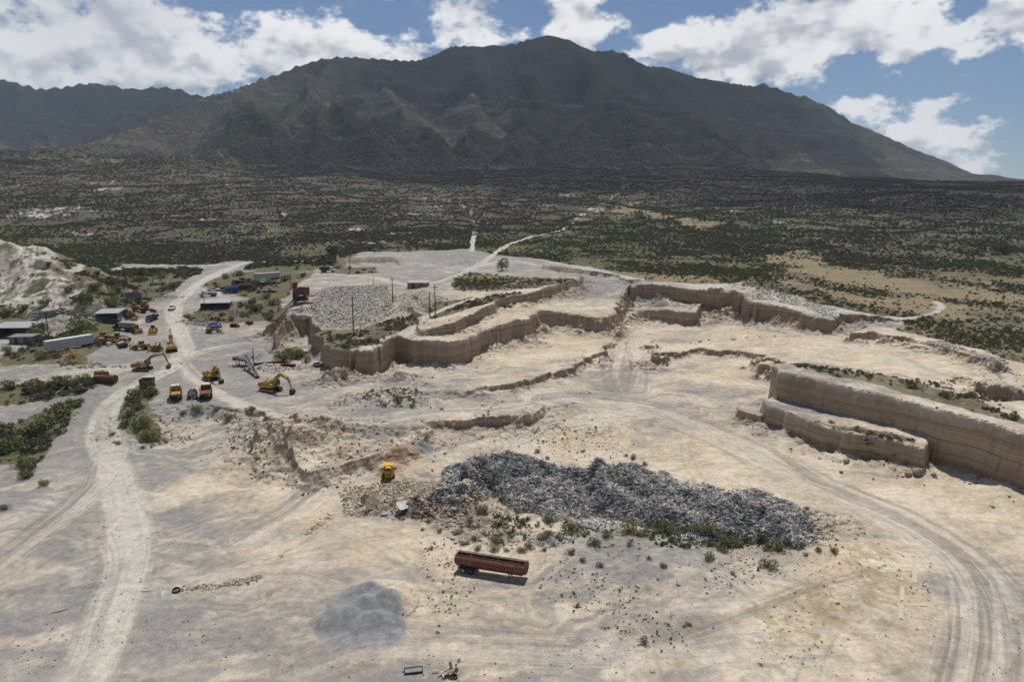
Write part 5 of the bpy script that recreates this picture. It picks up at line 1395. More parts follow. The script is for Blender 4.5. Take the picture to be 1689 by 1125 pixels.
lorry(391, 469, R(-100), 'black truck beside the red truck', 'black', 'dark', 'flat', .9)
lorry(434, 467, R(-80), 'white-cabbed truck in front of the far white trailer', 'white', 'grey', 'flat', .85)
lorry(541, 449, R(-8), 'black-bodied dump truck with white cab on the upper road', 'white', 'black', 'dump', 1.0)
lorry(205, 545, R(170), 'black dump truck with grey body among the yellow wrecks', 'black', 'grey', 'dump', 1.0)
lorry(251, 529, R(-90), 'dark grey truck wreck behind the road-side loader', 'dark', 'dark', 'dump', .85)
lorry(168, 560, R(100), 'dark red cabless truck wreck by the white trailer corner', 'rust', 'rust', 'flat', .8)

# half-round dump trailer, rusty, in the open
def tub_trailer():
    a, L = heading(768, 941, 836, 952)
    at = G(768, 941)
    t = thing('dump_trailer', 'long rust-brown half-round dump trailer standing alone in the open', 'trailer', at, a); t.scale = (.9, .9, .9)
    nseg = 18
    prof = [(1.25 * math.cos(u), 2.05 + .98 * math.sin(u)) for u in [R(58) - i * R(296) / nseg for i in range(nseg + 1)]]
    k = MB(); k.shell(prof, -1.4, 10.3, .06)
    tub = k.build('tub', 'red_rust', t)
    k = MB()
    for x in (.6, 2.6, 4.6, 6.6, 8.6):
        for u in range(nseg):
            a_, b2_ = prof[u], prof[u + 1]
            if a_[1] > 2.7 or b2_[1] > 2.7: continue
            k.bar((x, a_[0] * 1.015, 2.05 + (a_[1] - 2.05) * 1.015), (x, b2_[0] * 1.015, 2.05 + (b2_[1] - 2.05) * 1.015), .06, .04)
    k.build('rib', 'rust', tub)
    for x in (-1.4, 10.3):
        k = MB(); ring = [(y, z) for y, z in prof]
        vs = [(x - .04, y, z) for y, z in ring] + [(x + .04, y, z) for y, z in ring]; m = len(ring)
        k.add(vs, [tuple(range(m)), tuple(range(2 * m - 1, m - 1, -1))] + [(i, (i + 1) % m, m + (i + 1) % m, m + i) for i in range(m)])
        k.build('tailgate' if x < 0 else 'headboard', 'red_rust', t)
    for sy in (-1, 1):
        k = MB(); k.box((4.45, sy * .66, 2.92), (11.8, .12, .12)); k.build('top_rail', 'rust', t)
    k = MB()
    for x in (-1.2, 1.1, 3.4, 5.7, 8.0, 10.1): k.box((x, 0, 2.95), (.1, 1.3, .07))
    k.each('cross_bar', 'dark', t)
    k = MB(); k.box((4.45, .32, 3.0), (11.5, .62, .04)); k.build('cover_sheet', 'rust', t)
    k = MB(); k.cyl((-1.2, -.05, 3.05), (10.2, -.05, 3.05), .08, n=8); k.build('rolled_tarp', 'dark', t)
    k = MB(); k.box((4.2, .45, .98), (11.2, .14, .22)); k.box((4.2, -.45, .98), (11.2, .14, .22))
    for x in (-.5, 2, 4.5, 7, 9): k.box((x, 0, .98), (.12, 1.0, .16))
    k.box((.6, 0, .78), (2.4, 1.1, .22)); k.build('frame', 'rust', t)
    for x in (0, 1.35):
        for sy in (-1, 1):
            wheel(t, x, sy * 1.02, .5, .5, 'white' if (sy < 0 and x == 0) else 'rust')
        k = MB(); k.cyl((x, -1.0, .5), (x, 1.0, .5), .09, n=8); k.build('axle', 'dark', t)
    for sy in (-1, 1):
        k = MB(); k.box((7.6, sy * .75, .55), (.14, .14, 1.0)); k.box((7.6, sy * .75, .04), (.35, .35, .08)); k.bar((7.6, sy * .75, .8), (8.5, sy * .5, 1.0), .07); k.build('landing_leg', 'rust', t)
    for sy in (-1, 1):
        k = MB(); k.prism([(-.75, 1.0), (-.65, 1.08), (2.0, 1.08), (2.1, 1.0)], sy * 1.05 - .28, sy * 1.05 + .28); k.build('mudguard', 'dark', t)
    return t
tub_trailer()

def box_trailer(px0, py0, px1, py1, label, h=2.7, L=None, m='offwhite'):
    a, LL = heading(px0, py0, px1, py1); L = L or LL
    t = thing('box_trailer', label, 'trailer', G(px0, py0), a, 'box trailers in the yard')
    k = MB(); k.box((L / 2, 1.2, 1.05 + h / 2), (L, 2.4, h), bev=.05); b_ = k.build('box', m, t)
    k = MB(); npan = int(L / .6)
    for i in range(npan + 1):
        k.box((.06 + i * (L - .12) / npan, -.02, 1.05 + h / 2), (.06, .05, h - .15))
    k.each('side_rib', m, b_)
    k = MB(); k.box((L / 2, 1.2, 1.05 + h + .03), (L + .05, 2.45, .06)); k.build('roof', 'white', b_)
    for y in (.62, 1.78):
        k = MB(); k.box((-.03, y, 1.05 + h / 2), (.05, 1.1, h - .2)); k.build('door', m, b_)
    k = MB(); k.box((L / 2, .75, .95), (L - .4, .15, .2)); k.box((L / 2, 1.65, .95), (L - .4, .15, .2)); k.each('frame_rail', 'dark', t)
    for x in (L - 1.2, L - 2.4):
        for y in (.25, 2.15): wheel(t, x, y, .5, .4, 'steel')
    for y in (.5, 1.9):
        k = MB(); k.box((2.2, y, .5), (.16, .16, 1.0)); k.build('landing_leg', 'dark', t)
    return t
box_trailer(80, 584, 156, 570, 'long white box trailer beside the yellow wrecks on the left')
box_trailer(421, 464, 462, 459, 'white box trailer in front of the scrub above the parked cars', 2.6)

# ------------------------------------------------------------------ tanks, bins, plant
def tank(px, py, rz, L, r, label, m='rust'):
    t = thing('steel_tank', label, 'tank', G(px, py), rz, 'old tanks at the road side')
    k = MB(); k.cyl((-L / 2, 0, r), (L / 2, 0, r), r, n=22); k.build('shell', m, t, smooth_=False)
    for x in (-L / 2, -L / 6, L / 6, L / 2):
        k = MB(); k.cyl((x - .06, 0, r), (x + .06, 0, r), r + .05, n=22); k.build('hoop', 'rust', t)
    k = MB(); k.cyl((L * .15, 0, 2 * r - .05), (L * .15, 0, 2 * r + .22), .3, n=12); k.build('manhole', m, t)
    for x in (-L * .3, L * .3):
        k = MB(); k.box((x, 0, .12), (.25, r * 1.5, .24)); k.build('saddle', 'dark', t)
    return t
tank(175, 631, R(-6), 5.6, 1.05, 'large rusty cylindrical tank lying beside the bend of the dusty road', 'rust')
tank(168, 622, R(-6), 3.2, .8, 'smaller rusty tank lying behind the large rusty tank', 'rust')
def skip_bin(px, py, rz, label, s=1.0, m='rust'):
    t = thing('steel_bin', label, 'bin', G(px, py), rz); t.scale = (s, s, s)
    k = MB(); k.shell([(-1.2, 1.5), (-.75, .15), (.75, .15), (1.2, 1.5)], -1.6, 1.6, .06)
    k.build('hopper', m, t)
    for x in (-1.6, 1.6):
        k = MB(); k.add([(x - .03, -1.2, 1.5), (x - .03, -.75, .15), (x - .03, .75, .15), (x - .03, 1.2, 1.5), (x + .03, -1.2, 1.5), (x + .03, -.75, .15), (x + .03, .75, .15), (x + .03, 1.2, 1.5)],
                        [(0, 1, 2, 3), (7, 6, 5, 4), (0, 4, 5, 1), (1, 5, 6, 2), (2, 6, 7, 3), (3, 7, 4, 0)]); k.build('end_plate', m, t)
    for y in (-1.22, 1.22):
        k = MB(); k.box((0, y, 1.5), (3.4, .1, .12)); k.build('rim_bar', m, t)
    k = MB(); k.box((-1, 0, .08), (.15, 1.3, .16)); k.box((1, 0, .08), (.15, 1.3, .16)); k.each('skid', 'dark', t)
    return t
skip_bin(243, 634, R(5), 'small rusty steel bin among bushes at the roadside', 1.0)
skip_bin(203, 574, R(80), 'small black steel bin between the yellow wrecks', .8, 'black')

def derrick(px, py, rz, label):
    t = thing('loading_frame', label, 'steel frame', G(px, py), rz)
    k = MB()
    for x in (-1, 1):
        for y in (-1, 1): k.bar((x * 1.3, y * .9, 0), (x * .5, y * .5, 3.6), .2)
    k.each('leg', 'bright_yellow', t)
    k = MB()
    for z, f in ((1.2, .76), (2.4, .5)):
        for x in (-1, 1): k.bar((x * (1.3 - .8 * z / 3.6), -.75, z), (x * (1.3 - .8 * z / 3.6), .75, z), .12)
        for y in (-1, 1): k.bar((-1.1, y * .7, z), (1.1, y * .7, z), .12)
    k.each('cross_brace', 'old_yellow', t)
    k = MB(); k.box((0, 0, 3.7), (1.6, 1.3, .25)); k.bar((-.4, 0, 3.7), (-2.2, 0, 3.0), .3); k.build('head', 'old_yellow', t)
    return t
derrick(124, 598, R(25), 'yellow steel loading frame on the bank below the white trailer')

def crusher(px, py):
    t = thing('crushing_plant', 'rust-red crushing hopper with tall plate at the edge of the mesa', 'crusher', G(px, py), R(-12))
    k = MB(); k.box((-2.3, 0, 3.6), (.25, 3.2, 7.6)); k.build('tall_plate', 'rust', t)
    k = MB(); k.shell([(-2.2, 5.6), (-.9, 2.9), (.9, 2.9), (2.2, 5.6)], -2.1, 2.4, .1); k.build('hopper', 'red_rust', t)
    k = MB(); k.box((2.4, 0, 4.2), (.12, 4.2, 2.7)); k.build('hopper_end', 'red_rust', t)
    for x in (-1.8, 2.0):
        for y in (-1.4, 1.4):
            k = MB(); k.bar((x, y, -1.5), (x, y, 4.0), .28); k.build('support_leg', 'rust', t)
    k = MB(); k.box((.4, 0, 1.6), (3.2, 2.2, 1.7), taper=.85); k.cyl((.4, -1.5, 1.7), (.4, -1.15, 1.7), .9, n=16); k.build('jaw_box', 'dark', t)
    k = MB(); k.box((3.6, 0, 2.7), (4.0, 2.4, .18)); k.build('feed_platform', 'rust', t)
    k = MB()
    for x in (2.0, 3.5, 5.2): k.bar((x, -1.2, 2.75), (x, -1.2, 3.8), .08)
    k.bar((2.0, -1.2, 3.8), (5.2, -1.2, 3.8), .08); k.each('hand_rail', 'rust', t)
    return t
crusher(497, 499)
def conveyor(p0, p1, label, wid=1.0, m='rust', legs=2, cat='conveyor'):
    a, b_ = Vector(p0), Vector(p1); d = b_ - a
    t = thing('conveyor', label, cat, a, math.atan2(d.y, d.x)); L = math.hypot(d.x, d.y); H = d.z
    for sy in (-1, 1):
        k = MB(); k.bar((0, sy * wid / 2, 0), (L, sy * wid / 2, H), .14, .38); k.build('side_beam', m, t)
    k = MB(); k.bar((0, 0, .1), (L, 0, H + .1), wid * .9, .06); k.build('belt', 'dark', t)
    for x, z in ((0, 0), (L, H)):
        k = MB(); k.cyl((x, -wid * .55, z), (x, wid * .55, z), .28, n=12); k.build('drum', 'dark', t)
    for i in range(legs):
        f = (i + 1) / (legs + .3)
        gz = ground_z(a.x + d.x * f, a.y + d.y * f) - a.z
        for sy in (-1, 1):
            k = MB(); k.bar((L * f, sy * wid * .8, gz - .1), (L * f, sy * wid / 2, H * f), .14); k.build('leg', m, t)
    return t
c0 = G(452, 541); c1 = G(490, 498)
conveyor((c0.x, c0.y, c0.z + 2.6), (c1.x, c1.y, c1.z + 1.8), 'yellowish conveyor climbing from the yard to the rusty hopper', 1.1, 'old_yellow')
g0 = G(407, 607); g1 = G(425, 624)
conveyor((g1.x, g1.y, g1.z + .4), (g0.x, g0.y, g0.z + 3.4), 'small tilted grey conveyor next to the lone pole in the yard', .9, 'steel', 2)
def screen(px, py, rz, label):
    t = thing('screening_machine', label, 'screen', G(px, py), rz)
    k = MB(); k.box((0, 0, 1.6), (3.6, 1.6, .5), rot=(0, .18, 0)); k.build('screen_box', 'rust', t)
    for x in (-1.5, 1.5):
        for y in (-.7, .7):
            k = MB(); k.bar((x, y, 0), (x, y, 1.6), .16); k.build('leg', 'dark', t)
    k = MB(); k.cyl((-2.0, -.9, 1.9), (-2.0, .9, 1.9), .55, n=14); k.build('drum', 'red_rust', t)
    k = MB(); k.box((1.8, 0, .9), (1.2, 1.2, .6)); k.build('motor_box', 'red_rust', t)
    return t
screen(400, 602, R(-10), 'rusty red screening machine left of the small grey conveyor')
def beam(px0, py0, px1, py1, label):
    a, L = heading(px0, py0, px1, py1)
    t = thing('steel_beam', label, 'beam', G(px0, py0), a)
    for z in (.08, .62):
        k = MB(); k.box((L / 2, 0, z), (L, .5, .08)); k.build('flange', 'rust', t)
    k = MB(); k.box((L / 2, 0, .35), (L, .08, .46)); k.build('web', 'rust', t)
    return t
beam(418, 603, 470, 598, 'long dark rusty steel beam lying below the mesa bluff')
beam(463, 604, 488, 604, 'short pale steel beam lying on grass below the mesa bluff')

def tractor(px, py, rz, label, s=1.0):
    t = thing('old_tractor', label, 'tractor', G(px, py), rz, 'red tractors beside the debris'); t.scale = (s, s, s)
    for sy in (-1, 1): wheel(t, -.9, sy * .8, .75, .4, 'red'); wheel(t, 1.2, sy * .6, .42, .25, 'red')
    k = MB(); k.box((.7, 0, 1.05), (1.7, .65, .65), taper=.92); k.build('hood', 'red', t)
    k = MB(); k.box((-.6, 0, .95), (1.1, .7, .5)); k.box((-.9, 0, 1.4), (.12, .5, .5)); k.build('seat', 'dark', t)
    k = MB(); k.prism([(-1.6, 1.0), (-1.3, 1.55), (-.5, 1.6), (-.2, 1.2), (-.5, 1.45), (-1.25, 1.42)], -1.0, 1.0); k.build('mudguard', 'red', t)
    k = MB(); k.cyl((1.0, .15, 1.3), (1.0, .15, 2.0), .05, n=6); k.build('exhaust', 'dark', t)
    return t
tractor(388, 540, R(-20), 'small red tractor wreck right of the blue tarpaulin')
tractor(411, 535, R(160), 'small red tractor wreck farther right at the weeds', .85)

# ------------------------------------------------------------------ sheds, walls, container
def shed(px, py, rz, w, d, h, label, roof='roof', wall='block', open_front=True, rise=.6, name='shed', nposts=4, cat='shed'):
    t = thing(name, label, cat, G(px, py), rz)
    k = MB(); k.box((w / 2, d, h / 2), (w, .18, h)); k.build('back_wall', wall, t)
    for x in (.09, w - .09):
        k = MB(); k.prism([(0, 0), (d, 0), (d, h), (0, h + rise * .0)], 0, 0.18)
        for i, p in enumerate(k.v): k.v[i] = Vector((x - .09 + p.y, p.x, p.z))
        k.build('side_wall', wall, t)
    if open_front:
        for i in range(nposts):
            k = MB(); k.box((.2 + i * (w - .4) / (nposts - 1), .05, h / 2), (.14, .14, h)); k.build('post', 'wood', t)
    else:
        k = MB(); k.box((w / 2, 0, h / 2), (w, .18, h)); fw = k.build('front_wall', wall, t)
        k = MB(); k.box((w * .3, -.1, 1.0), (.9, .06, 2.0)); k.build('door', 'dark', fw)
        k = MB(); k.box((w * .7, -.1, 1.5), (1.0, .06, .8)); k.build('window', 'glass', fw)
    k = MB(); k.box((w / 2, d * .5, .06), (w - .2, d - .2, .1)); k.build('slab', 'concrete', t)
    nsh = max(3, int(w / 1.1))
    for i in range(nsh):
        k = MB(); ww = w + .8; x0 = -.4 + i * ww / nsh
        pr = MB(); seg = 6
        for j in range(seg):
            xx = x0 + (j + .5) * ww / nsh / seg
            pr.add([(xx - ww / nsh / seg / 2, -.5, h + .05 + .035 * (j % 2)), (xx + ww / nsh / seg / 2, -.5, h + .05 + .035 * ((j + 1) % 2)), (xx + ww / nsh / seg / 2, d + .4, h + .05 + rise + .035 * ((j + 1) % 2)), (xx - ww / nsh / seg / 2, d + .4, h + .05 + rise + .035 * (j % 2))], [(0, 1, 2, 3)])
            pr.box((xx, d / 2, h + rise / 2 - .02), (.05, .05, .05))
        pr.build('roof_sheet', roof, t)
    return t
shed(-18, 556, R(4), 13, 9, 3.0, 'open shed with pale sheet-metal roof at the left edge', nposts=5)
shed(158, 530, R(12), 7.5, 8, 2.8, 'open block shed with sheet-metal roof behind the walled yard')
shed(331, 512, R(14), 11, 7, 2.8, 'long shed with patched tin roof left of the parked lorries', nposts=4)
shed(672, 476, R(-4), 8, 5, 2.4, 'low hut with pale roof on the upper terrace', 'concrete', 'block', False, .4, 'hut', cat='hut')
shed(16, 567, R(5), 7, 4, 2.2, 'small grey block outbuilding behind the big bush', 'block', 'block', False, .2, 'outbuilding', cat='building')
def container(px, py, rz, label, m, L=6.0):
    t = thing('cargo_container', label, 'container', G(px, py), rz, 'containers in the yard')
    k = MB(); k.box((L / 2, 1.2, 1.3), (L, 2.4, 2.5)); b_ = k.build('box', m, t)
    k = MB(); nn = int(L / .35)
    for i in range(nn): k.box((.2 + i * (L - .4) / (nn - 1), -.03, 1.3), (.12, .06, 2.2))
    k.each('corrugation', m, b_)
    for y in (.6, 1.8):
        k = MB(); k.box((-.03, y, 1.3), (.06, 1.1, 2.3)); k.build('door', m, t)
    return t
container(207, 492, R(6), 'grey container at the back of the yard with orange junk on top', 'grey', 6.5)
container(392, 479, R(18), 'rust-brown container behind the blue cargo truck', 'rust', 6.0)
gz0 = G(207, 492)
k = MB(); k.box((0, 0, .25), (2.4, 1.5, .5), taper=.8); k.box((.9, .1, .65), (.8, 1.0, .5), rot=(0, .3, .4)); k.bar((-1.3, -.4, .3), (1.2, .5, .9), .2)
tag(k.build('machine_cover', 'orange', None, (gz0.x + 3.6, gz0.y + 1.5, gz0.z + 2.56)), 'orange machine cover lying on top of the grey container', 'cover')

def block_wall(px_line, h, label):
    pts = [G(a, b_) for a, b_ in px_line]
    t = thing('block_wall', label, 'wall', pts[0]); cnt = 0
    bw, bh = 1.2, h / 4
    for a, b_ in zip(pts[:-1], pts[1:]):
        d = b_ - a; L = math.hypot(d.x, d.y); n = max(1, int(L / bw)); ang = math.atan2(d.y, d.x)
        me = None
        for r in range(4):
            for i in range(n):
                f = (i + .5 + (.5 if r % 2 else 0)) / n
                if f > 1: continue
                if me is None:
                    k = MB(); k.box((0, 0, 0), (L / n - .04, .2, bh - .03)); o = k.build('block', 'block', t); me = o.data
                else:
                    o = bpy.data.objects.new('block', me); COL.objects.link(o); o.parent = t
                p = a + d * f - pts[0]
                o.location = (p.x, p.y, ground_z(a.x + d.x * f, a.y + d.y * f) - pts[0].z + bh * (r + .5) - .1); o.rotation_euler = (0, 0, ang)
    return t
block_wall([(52, 531), (68, 524), (107, 518)], 2.4, 'grey block yard wall left of the corner')
block_wall([(107, 518), (130, 522), (157, 524)], 2.0, 'grey block yard wall running to the open block shed')

# ------------------------------------------------------------------ poles and wires
def pole(px, py, top_py, label, arm=True, lean=0.0, r=.16):
    g = G(px, py); d = ray(px, top_py); tt = math.hypot(g.x, g.y) / math.hypot(d[0], d[1]); h = CAM_H + d[2] * tt - g.z
    t = thing('utility_pole', label, 'pole', g, R(20), 'wooden utility poles around the yard', (lean, 0))
    k = MB(); k.cyl((0, 0, -.5), (0, 0, h), r * 1.25, r * .8, n=9); k.build('post', 'wood', t)
    if arm:
        k = MB(); k.box((0, .12, h - .7), (1.9, .1, .13)); k.bar((-.6, .1, h - .75), (0, .1, h - 1.3), .05); k.bar((.6, .1, h - .75), (0, .1, h - 1.3), .05); k.build('cross_arm', 'wood', t)
        for x in (-.85, 0, .85):
            k = MB(); k.cyl((x, .12, h - .65), (x, .12, h - .42), .06, n=6); k.build('insulator', 'offwhite', t)
    return g + Vector((0, 0, h - .5))
T1 = pole(584, 560, 488, 'tall dark utility pole on the grassy nose of the mesa')
T2 = pole(648, 500, 458, 'utility pole on the upper terrace left of the low hut')
T3 = pole(718, 519, 470, 'taller of the two utility poles standing together on the mesa')
T4 = pole(709, 523, 482, 'shorter of the two utility poles standing together on the mesa', False)
T5 = pole(577, 452, 426, 'utility pole beside the upper road near the dump truck')
T6 = pole(420, 618, 574, 'lone thin pole beside the small grey conveyor', False, 0, .12)
T7 = pole(80, 553, 514, 'utility pole in front of the grey block yard wall')
T8 = pole(595, 558, 532, 'short thin post beside the tall pole on the mesa nose', False, 0, .1)
T9 = pole(616, 470, 456, 'short pole beside the gravel bank left of the low hut', False, 0, .12)
T10 = pole(338, 512, 488, 'utility pole in front of the patched tin shed', False, 0, .13)
T11 = pole(227, 491, 470, 'pole beside the grey container', False, 0, .13)
T12 = pole(480, 480, 455, 'thin pole left of the rust-red hopper', False, 0, .14)
def cable(a, b_, sag, label):
    n = 14; k = MB()
    p = [a.lerp(b_, i / n) - Vector((0, 0, sag * 4 * (i / n) * (1 - i / n))) for i in range(n + 1)]
    for i in range(n): k.cyl(p[i] - a, p[i + 1] - a, .018, n=4, cap=False)
    tag(k.build('power_cable', 'wire', None, a), label, 'cable')
cable(T1, T2, 1.2, 'power cable from the mesa-nose pole to the hut pole')
cable(T1, T3, 1.4, 'power cable from the mesa-nose pole to the taller twin pole')

# concrete plinth under the mesa pole
k = MB(); k.box((0, 0, .3), (3.4, 1.8, .7), bev=.05); k.box((-.6, 0, .85), (1.0, 1.0, .5))
tag(k.build('concrete_plinth', 'concrete', None, G(590, 562)), 'pale concrete plinth at the foot of the tall mesa pole', 'plinth')
# ------------------------------------------------------------------ heaps of loose pieces (nobody could count them)
def island_mat(name, stops, rough=.8, metal=0.0):
    m, n, b, o = new_mat(name)
    geo = n.n.new('ShaderNodeNewGeometry'); cr = n.n.new('ShaderNodeValToRGB'); n.l.new(geo.outputs['Random Per Island'], cr.inputs[0])
    e = cr.color_ramp.elements
    while len(e) < len(stops): e.new(.5)
    for i, (p, c) in enumerate(stops): e[i].position = p; e[i].color = (*c, 1)
    n.l.new(cr.outputs[0], b.inputs['Base Color']); b.inputs['Roughness'].default_value = rough; b.inputs['Metallic'].default_value = metal
    return m
def pieces(name, C, A, B_, Cc, mat, label, jitter=0.0, seed=1):
    """one mesh of many small blocks: centres and three half-axes each"""
    n = len(C); sg = np.array([(-1, -1, -1), (1, -1, -1), (1, 1, -1), (-1, 1, -1), (-1, -1, 1), (1, -1, 1), (1, 1, 1), (-1, 1, 1)], float)
    V = C[:, None] + sg[None, :, 0:1] * A[:, None] + sg[None, :, 1:2] * B_[:, None] + sg[None, :, 2:3] * Cc[:, None]
    if jitter:
        r = np.random.RandomState(seed); sc = np.linalg.norm(A, axis=1)[:, None, None]
        V = V + r.uniform(-jitter, jitter, V.shape) * sc
    Q = np.array([(3, 2, 1, 0), (4, 5, 6, 7), (0, 1, 5, 4), (1, 2, 6, 5), (2, 3, 7, 6), (3, 0, 4, 7)])
    F = (Q[None] + 8 * np.arange(n)[:, None, None]).reshape(-1, 4).astype(np.int32)
    me = bpy.data.meshes.new(name); me.vertices.add(8 * n); me.vertices.foreach_set('co', V.astype(np.float32).ravel())
    me.loops.add(F.size); me.loops.foreach_set('vertex_index', F.ravel()); me.polygons.add(len(F)); me.polygons.foreach_set('loop_start', np.arange(0, F.size, 4, dtype=np.int32))
    me.update(calc_edges=True); me.materials.append(mat)
    ob = bpy.data.objects.new(name, me); COL.objects.link(ob); ob['kind'] = 'stuff'; ob['label'] = label
    return ob
def frames(rs, n, tilt):
    """random upright-ish frames: long axis near horizontal with some tilt"""
    a = rs.uniform(0, 2 * math.pi, n); t = rs.normal(0, tilt, n)
    L = np.stack([np.cos(a) * np.cos(t), np.sin(a) * np.cos(t), np.sin(t)], -1)
    r = rs.normal(size=(n, 3)); W = np.cross(L, r); W /= np.linalg.norm(W, axis=1)[:, None]
    return L, W, np.cross(L, W)
rs = np.random.RandomState(21)
# slats of the scrap heap
cand = np.stack([rs.uniform(HB[0] - 9, HB[1] + 9, 140000), rs.uniform(HB[2] - 11, HB[3] + 11, 140000)], -1)
hh, tt_ = heap(cand[:, 0], cand[:, 1])
k_ = (tt_ > .02) & (hh > .12) & (rs.rand(len(cand)) < np.clip(.35 + hh / 2.0, 0, 1))
cand = cand[k_][:30000]; nS_ = len(cand)
zc = ground_zv(cand[:, 0], cand[:, 1])
L, W, U = frames(rs, nS_, .32)
ln = rs.gamma(4.0, .085, nS_) + .14
C = np.column_stack([cand, zc + rs.uniform(-.08, .30, nS_)])
wd = rs.uniform(.03, .065, nS_)
M_SLAT = island_mat('grey_metal_slats', [(0, (.05, .046, .041)), (.2, (.16, .15, .136)), (.45, (.40, .38, .35)), (.75, (.66, .635, .60)), (1, (.80, .78, .74))], .85, .0)
pieces('scrap_heap', C, L * ln[:, None], W * wd[:, None], U * .022, M_SLAT, 'long tangled heap of grey metal slats across the quarry floor')
# two small spills in front of the heap and one flat spread of slats
def spill(px, py, rx, ry, n, name, label, mat, ls=.5, w=(.03, .08), thick=.02, tilt=.3, jitter=0.0, lift=.18, rot=0.0):
    c = G(px, py); r = np.sqrt(rs.rand(n)) ** 1.0; a = rs.uniform(0, 2 * math.pi, n)
    r = r * (1 + .35 * np.sin(3 * a + px))
    x0, y0 = np.cos(a) * r * rx, np.sin(a) * r * ry
    x = c.x + x0 * math.cos(rot) - y0 * math.sin(rot); y = c.y + x0 * math.sin(rot) + y0 * math.cos(rot)
    z = ground_zv(x, y); L, W, U = frames(rs, n, tilt); l_ = rs.gamma(4., ls / 4., n) + ls * .3
    ww = rs.uniform(w[0], w[1], n)
    return pieces(name, np.column_stack([x, y, z + rs.uniform(0, lift, n)]), L * l_[:, None], W * ww[:, None], U * (ww * .7 if thick is None else np.full(n, thick))[:, None], mat, label, jitter)
debris_poly_late = [(745, 775), (790, 750), (820, 790), (800, 830), (760, 830)]
spill(1152, 884, 4.2, 2.6, 1300, 'slat_spill', 'small grey spill of metal slats among shrubs in front of the heap', M_SLAT, .5)
spill(985, 868, 3.2, 2.0, 700, 'slat_spill', 'pale spill of metal slats at the left foot of the heap', M_SLAT, .5)
spill(905, 893, 3.4, 1.6, 260, 'slat_spill', 'thin scatter of slats between shrubs left of the heap foot', M_SLAT, .4)
M_DEB = island_mat('demolition_debris', [(0, (.09, .083, .075)), (.35, (.20, .188, .172)), (.65, (.32, .305, .285)), (.88, (.47, .455, .43)), (1, (.62, .61, .58))])
def debris_poly(name, px_poly, n, label, mat, size, tilt=.5, flat=.5, jit=.35, lift=.25):
    pl = gl(px_poly); a = np.array(pl); x = rs.uniform(a[:, 0].min(), a[:, 0].max(), n * 5); y = rs.uniform(a[:, 1].min(), a[:, 1].max(), n * 5)
    k_ = sdist(x, y, pl) + 2.0 * fbm(x, y, .15, 3, 88) > 0
    x, y = x[k_][:n], y[k_][:n]; m = len(x)
    s_ = size[0] + (size[1] - size[0]) * rs.rand(m) ** 3
    L, W, U = frames(rs, m, tilt)
    z = ground_zv(x, y)
    return pieces(name, np.column_stack([x, y, z + s_ * rs.uniform(-.2, lift, m)]), L * s_[:, None], W * (s_ * rs.uniform(.45, .95, m))[:, None], U * (s_ * rs.uniform(flat * .6, flat * 1.4, m))[:, None], mat, label, jit)
debris_poly('demolition_debris', [(516, 485), (545, 474), (640, 470), (650, 500), (640, 528), (600, 535), (560, 540), (525, 542), (516, 520)], 9000, 'broad slope of white and grey demolition debris on the mesa', M_DEB, (.06, .34), .5, .35)
debris_poly('demolition_debris', [(655, 482), (712, 482), (745, 495), (700, 516), (655, 512)], 2200, 'grey debris slope right of the hut pole on the mesa', M_DEB, (.06, .28), .5, .35)
M_ROCK = island_mat('tan_broken_rock', [(0, (.16, .125, .09)), (.4, (.29, .235, .175)), (.75, (.40, .335, .255)), (1, (.52, .46, .37))], .95)
debris_poly('rubble_tip', [(565, 806), (600, 796), (660, 792), (740, 785), (770, 772), (790, 800), (800, 850), (770, 872), (720, 862), (660, 850), (600, 846), (560, 838)], 5200, 'tip of tan rubble and waste left of the scrap heap', M_ROCK, (.04, .24), .6, .6, .35)
debris_poly('rubble_tip', [(780, 870), (830, 858), (850, 880), (810, 900), (780, 892)], 700, 'stony mound under the shrubs left of the heap foot', M_ROCK, (.06, .3), .6, .6, .35)
debris_poly('rubble_tip', debris_poly_late, 900, 'brown rubble running into the left end of the scrap heap', M_ROCK, (.05, .3), .6, .6, .35)
debris_poly('rubble_tip', [(1290, 850), (1330, 850), (1375, 885), (1330, 892), (1300, 880)], 500, 'brown rubble apron at the right end of the scrap heap', M_ROCK, (.04, .2), .6, .6, .35)
M_ROCKW = island_mat('pale_broken_rock', [(0, (.20, .18, .155)), (.5, (.36, .335, .295)), (1, (.54, .51, .46))], .95)
debris_poly('white_rubble', [(1215, 482), (1245, 468), (1300, 476), (1330, 490), (1350, 500), (1385, 512), (1370, 522), (1320, 508), (1270, 494)], 2600, 'white rubble bank along the rim of the far pit wall', M_ROCKW, (.06, .36), .6, .6, .35)
debris_poly('white_rubble', [(1540, 562), (1600, 576), (1660, 596), (1672, 618), (1640, 600), (1580, 584), (1530, 570)], 1500, 'white rubble along the rim of the eastern pit wall', M_ROCKW, (.05, .28), .6, .6, .35)
# rock fallen at the foot of the cut faces
cand_i = np.argwhere((SLOPE > .32) & (SLOPE < .95) & (m_veg < .3) & (m_heap < .05) & (QY > 90) & (QY < 300))
sel = cand_i[rs.choice(len(cand_i), 9000)]
x = QX[sel[:, 0], sel[:, 1]] + rs.uniform(-.8, .8, len(sel)); y = QY[sel[:, 0], sel[:, 1]] + rs.uniform(-1.6, .3, len(sel)); m = len(x)
s_ = .04 + .24 * rs.rand(m) ** 5; L, W, U = frames(rs, m, .6)
pieces('fallen_rock', np.column_stack([x, y, ground_zv(x, y) + .15 * s_]), L * s_[:, None], W * (s_ * .8)[:, None], U * (s_ * .6)[:, None], M_ROCK, 'broken rock fallen at the foot of the quarry faces', .35)
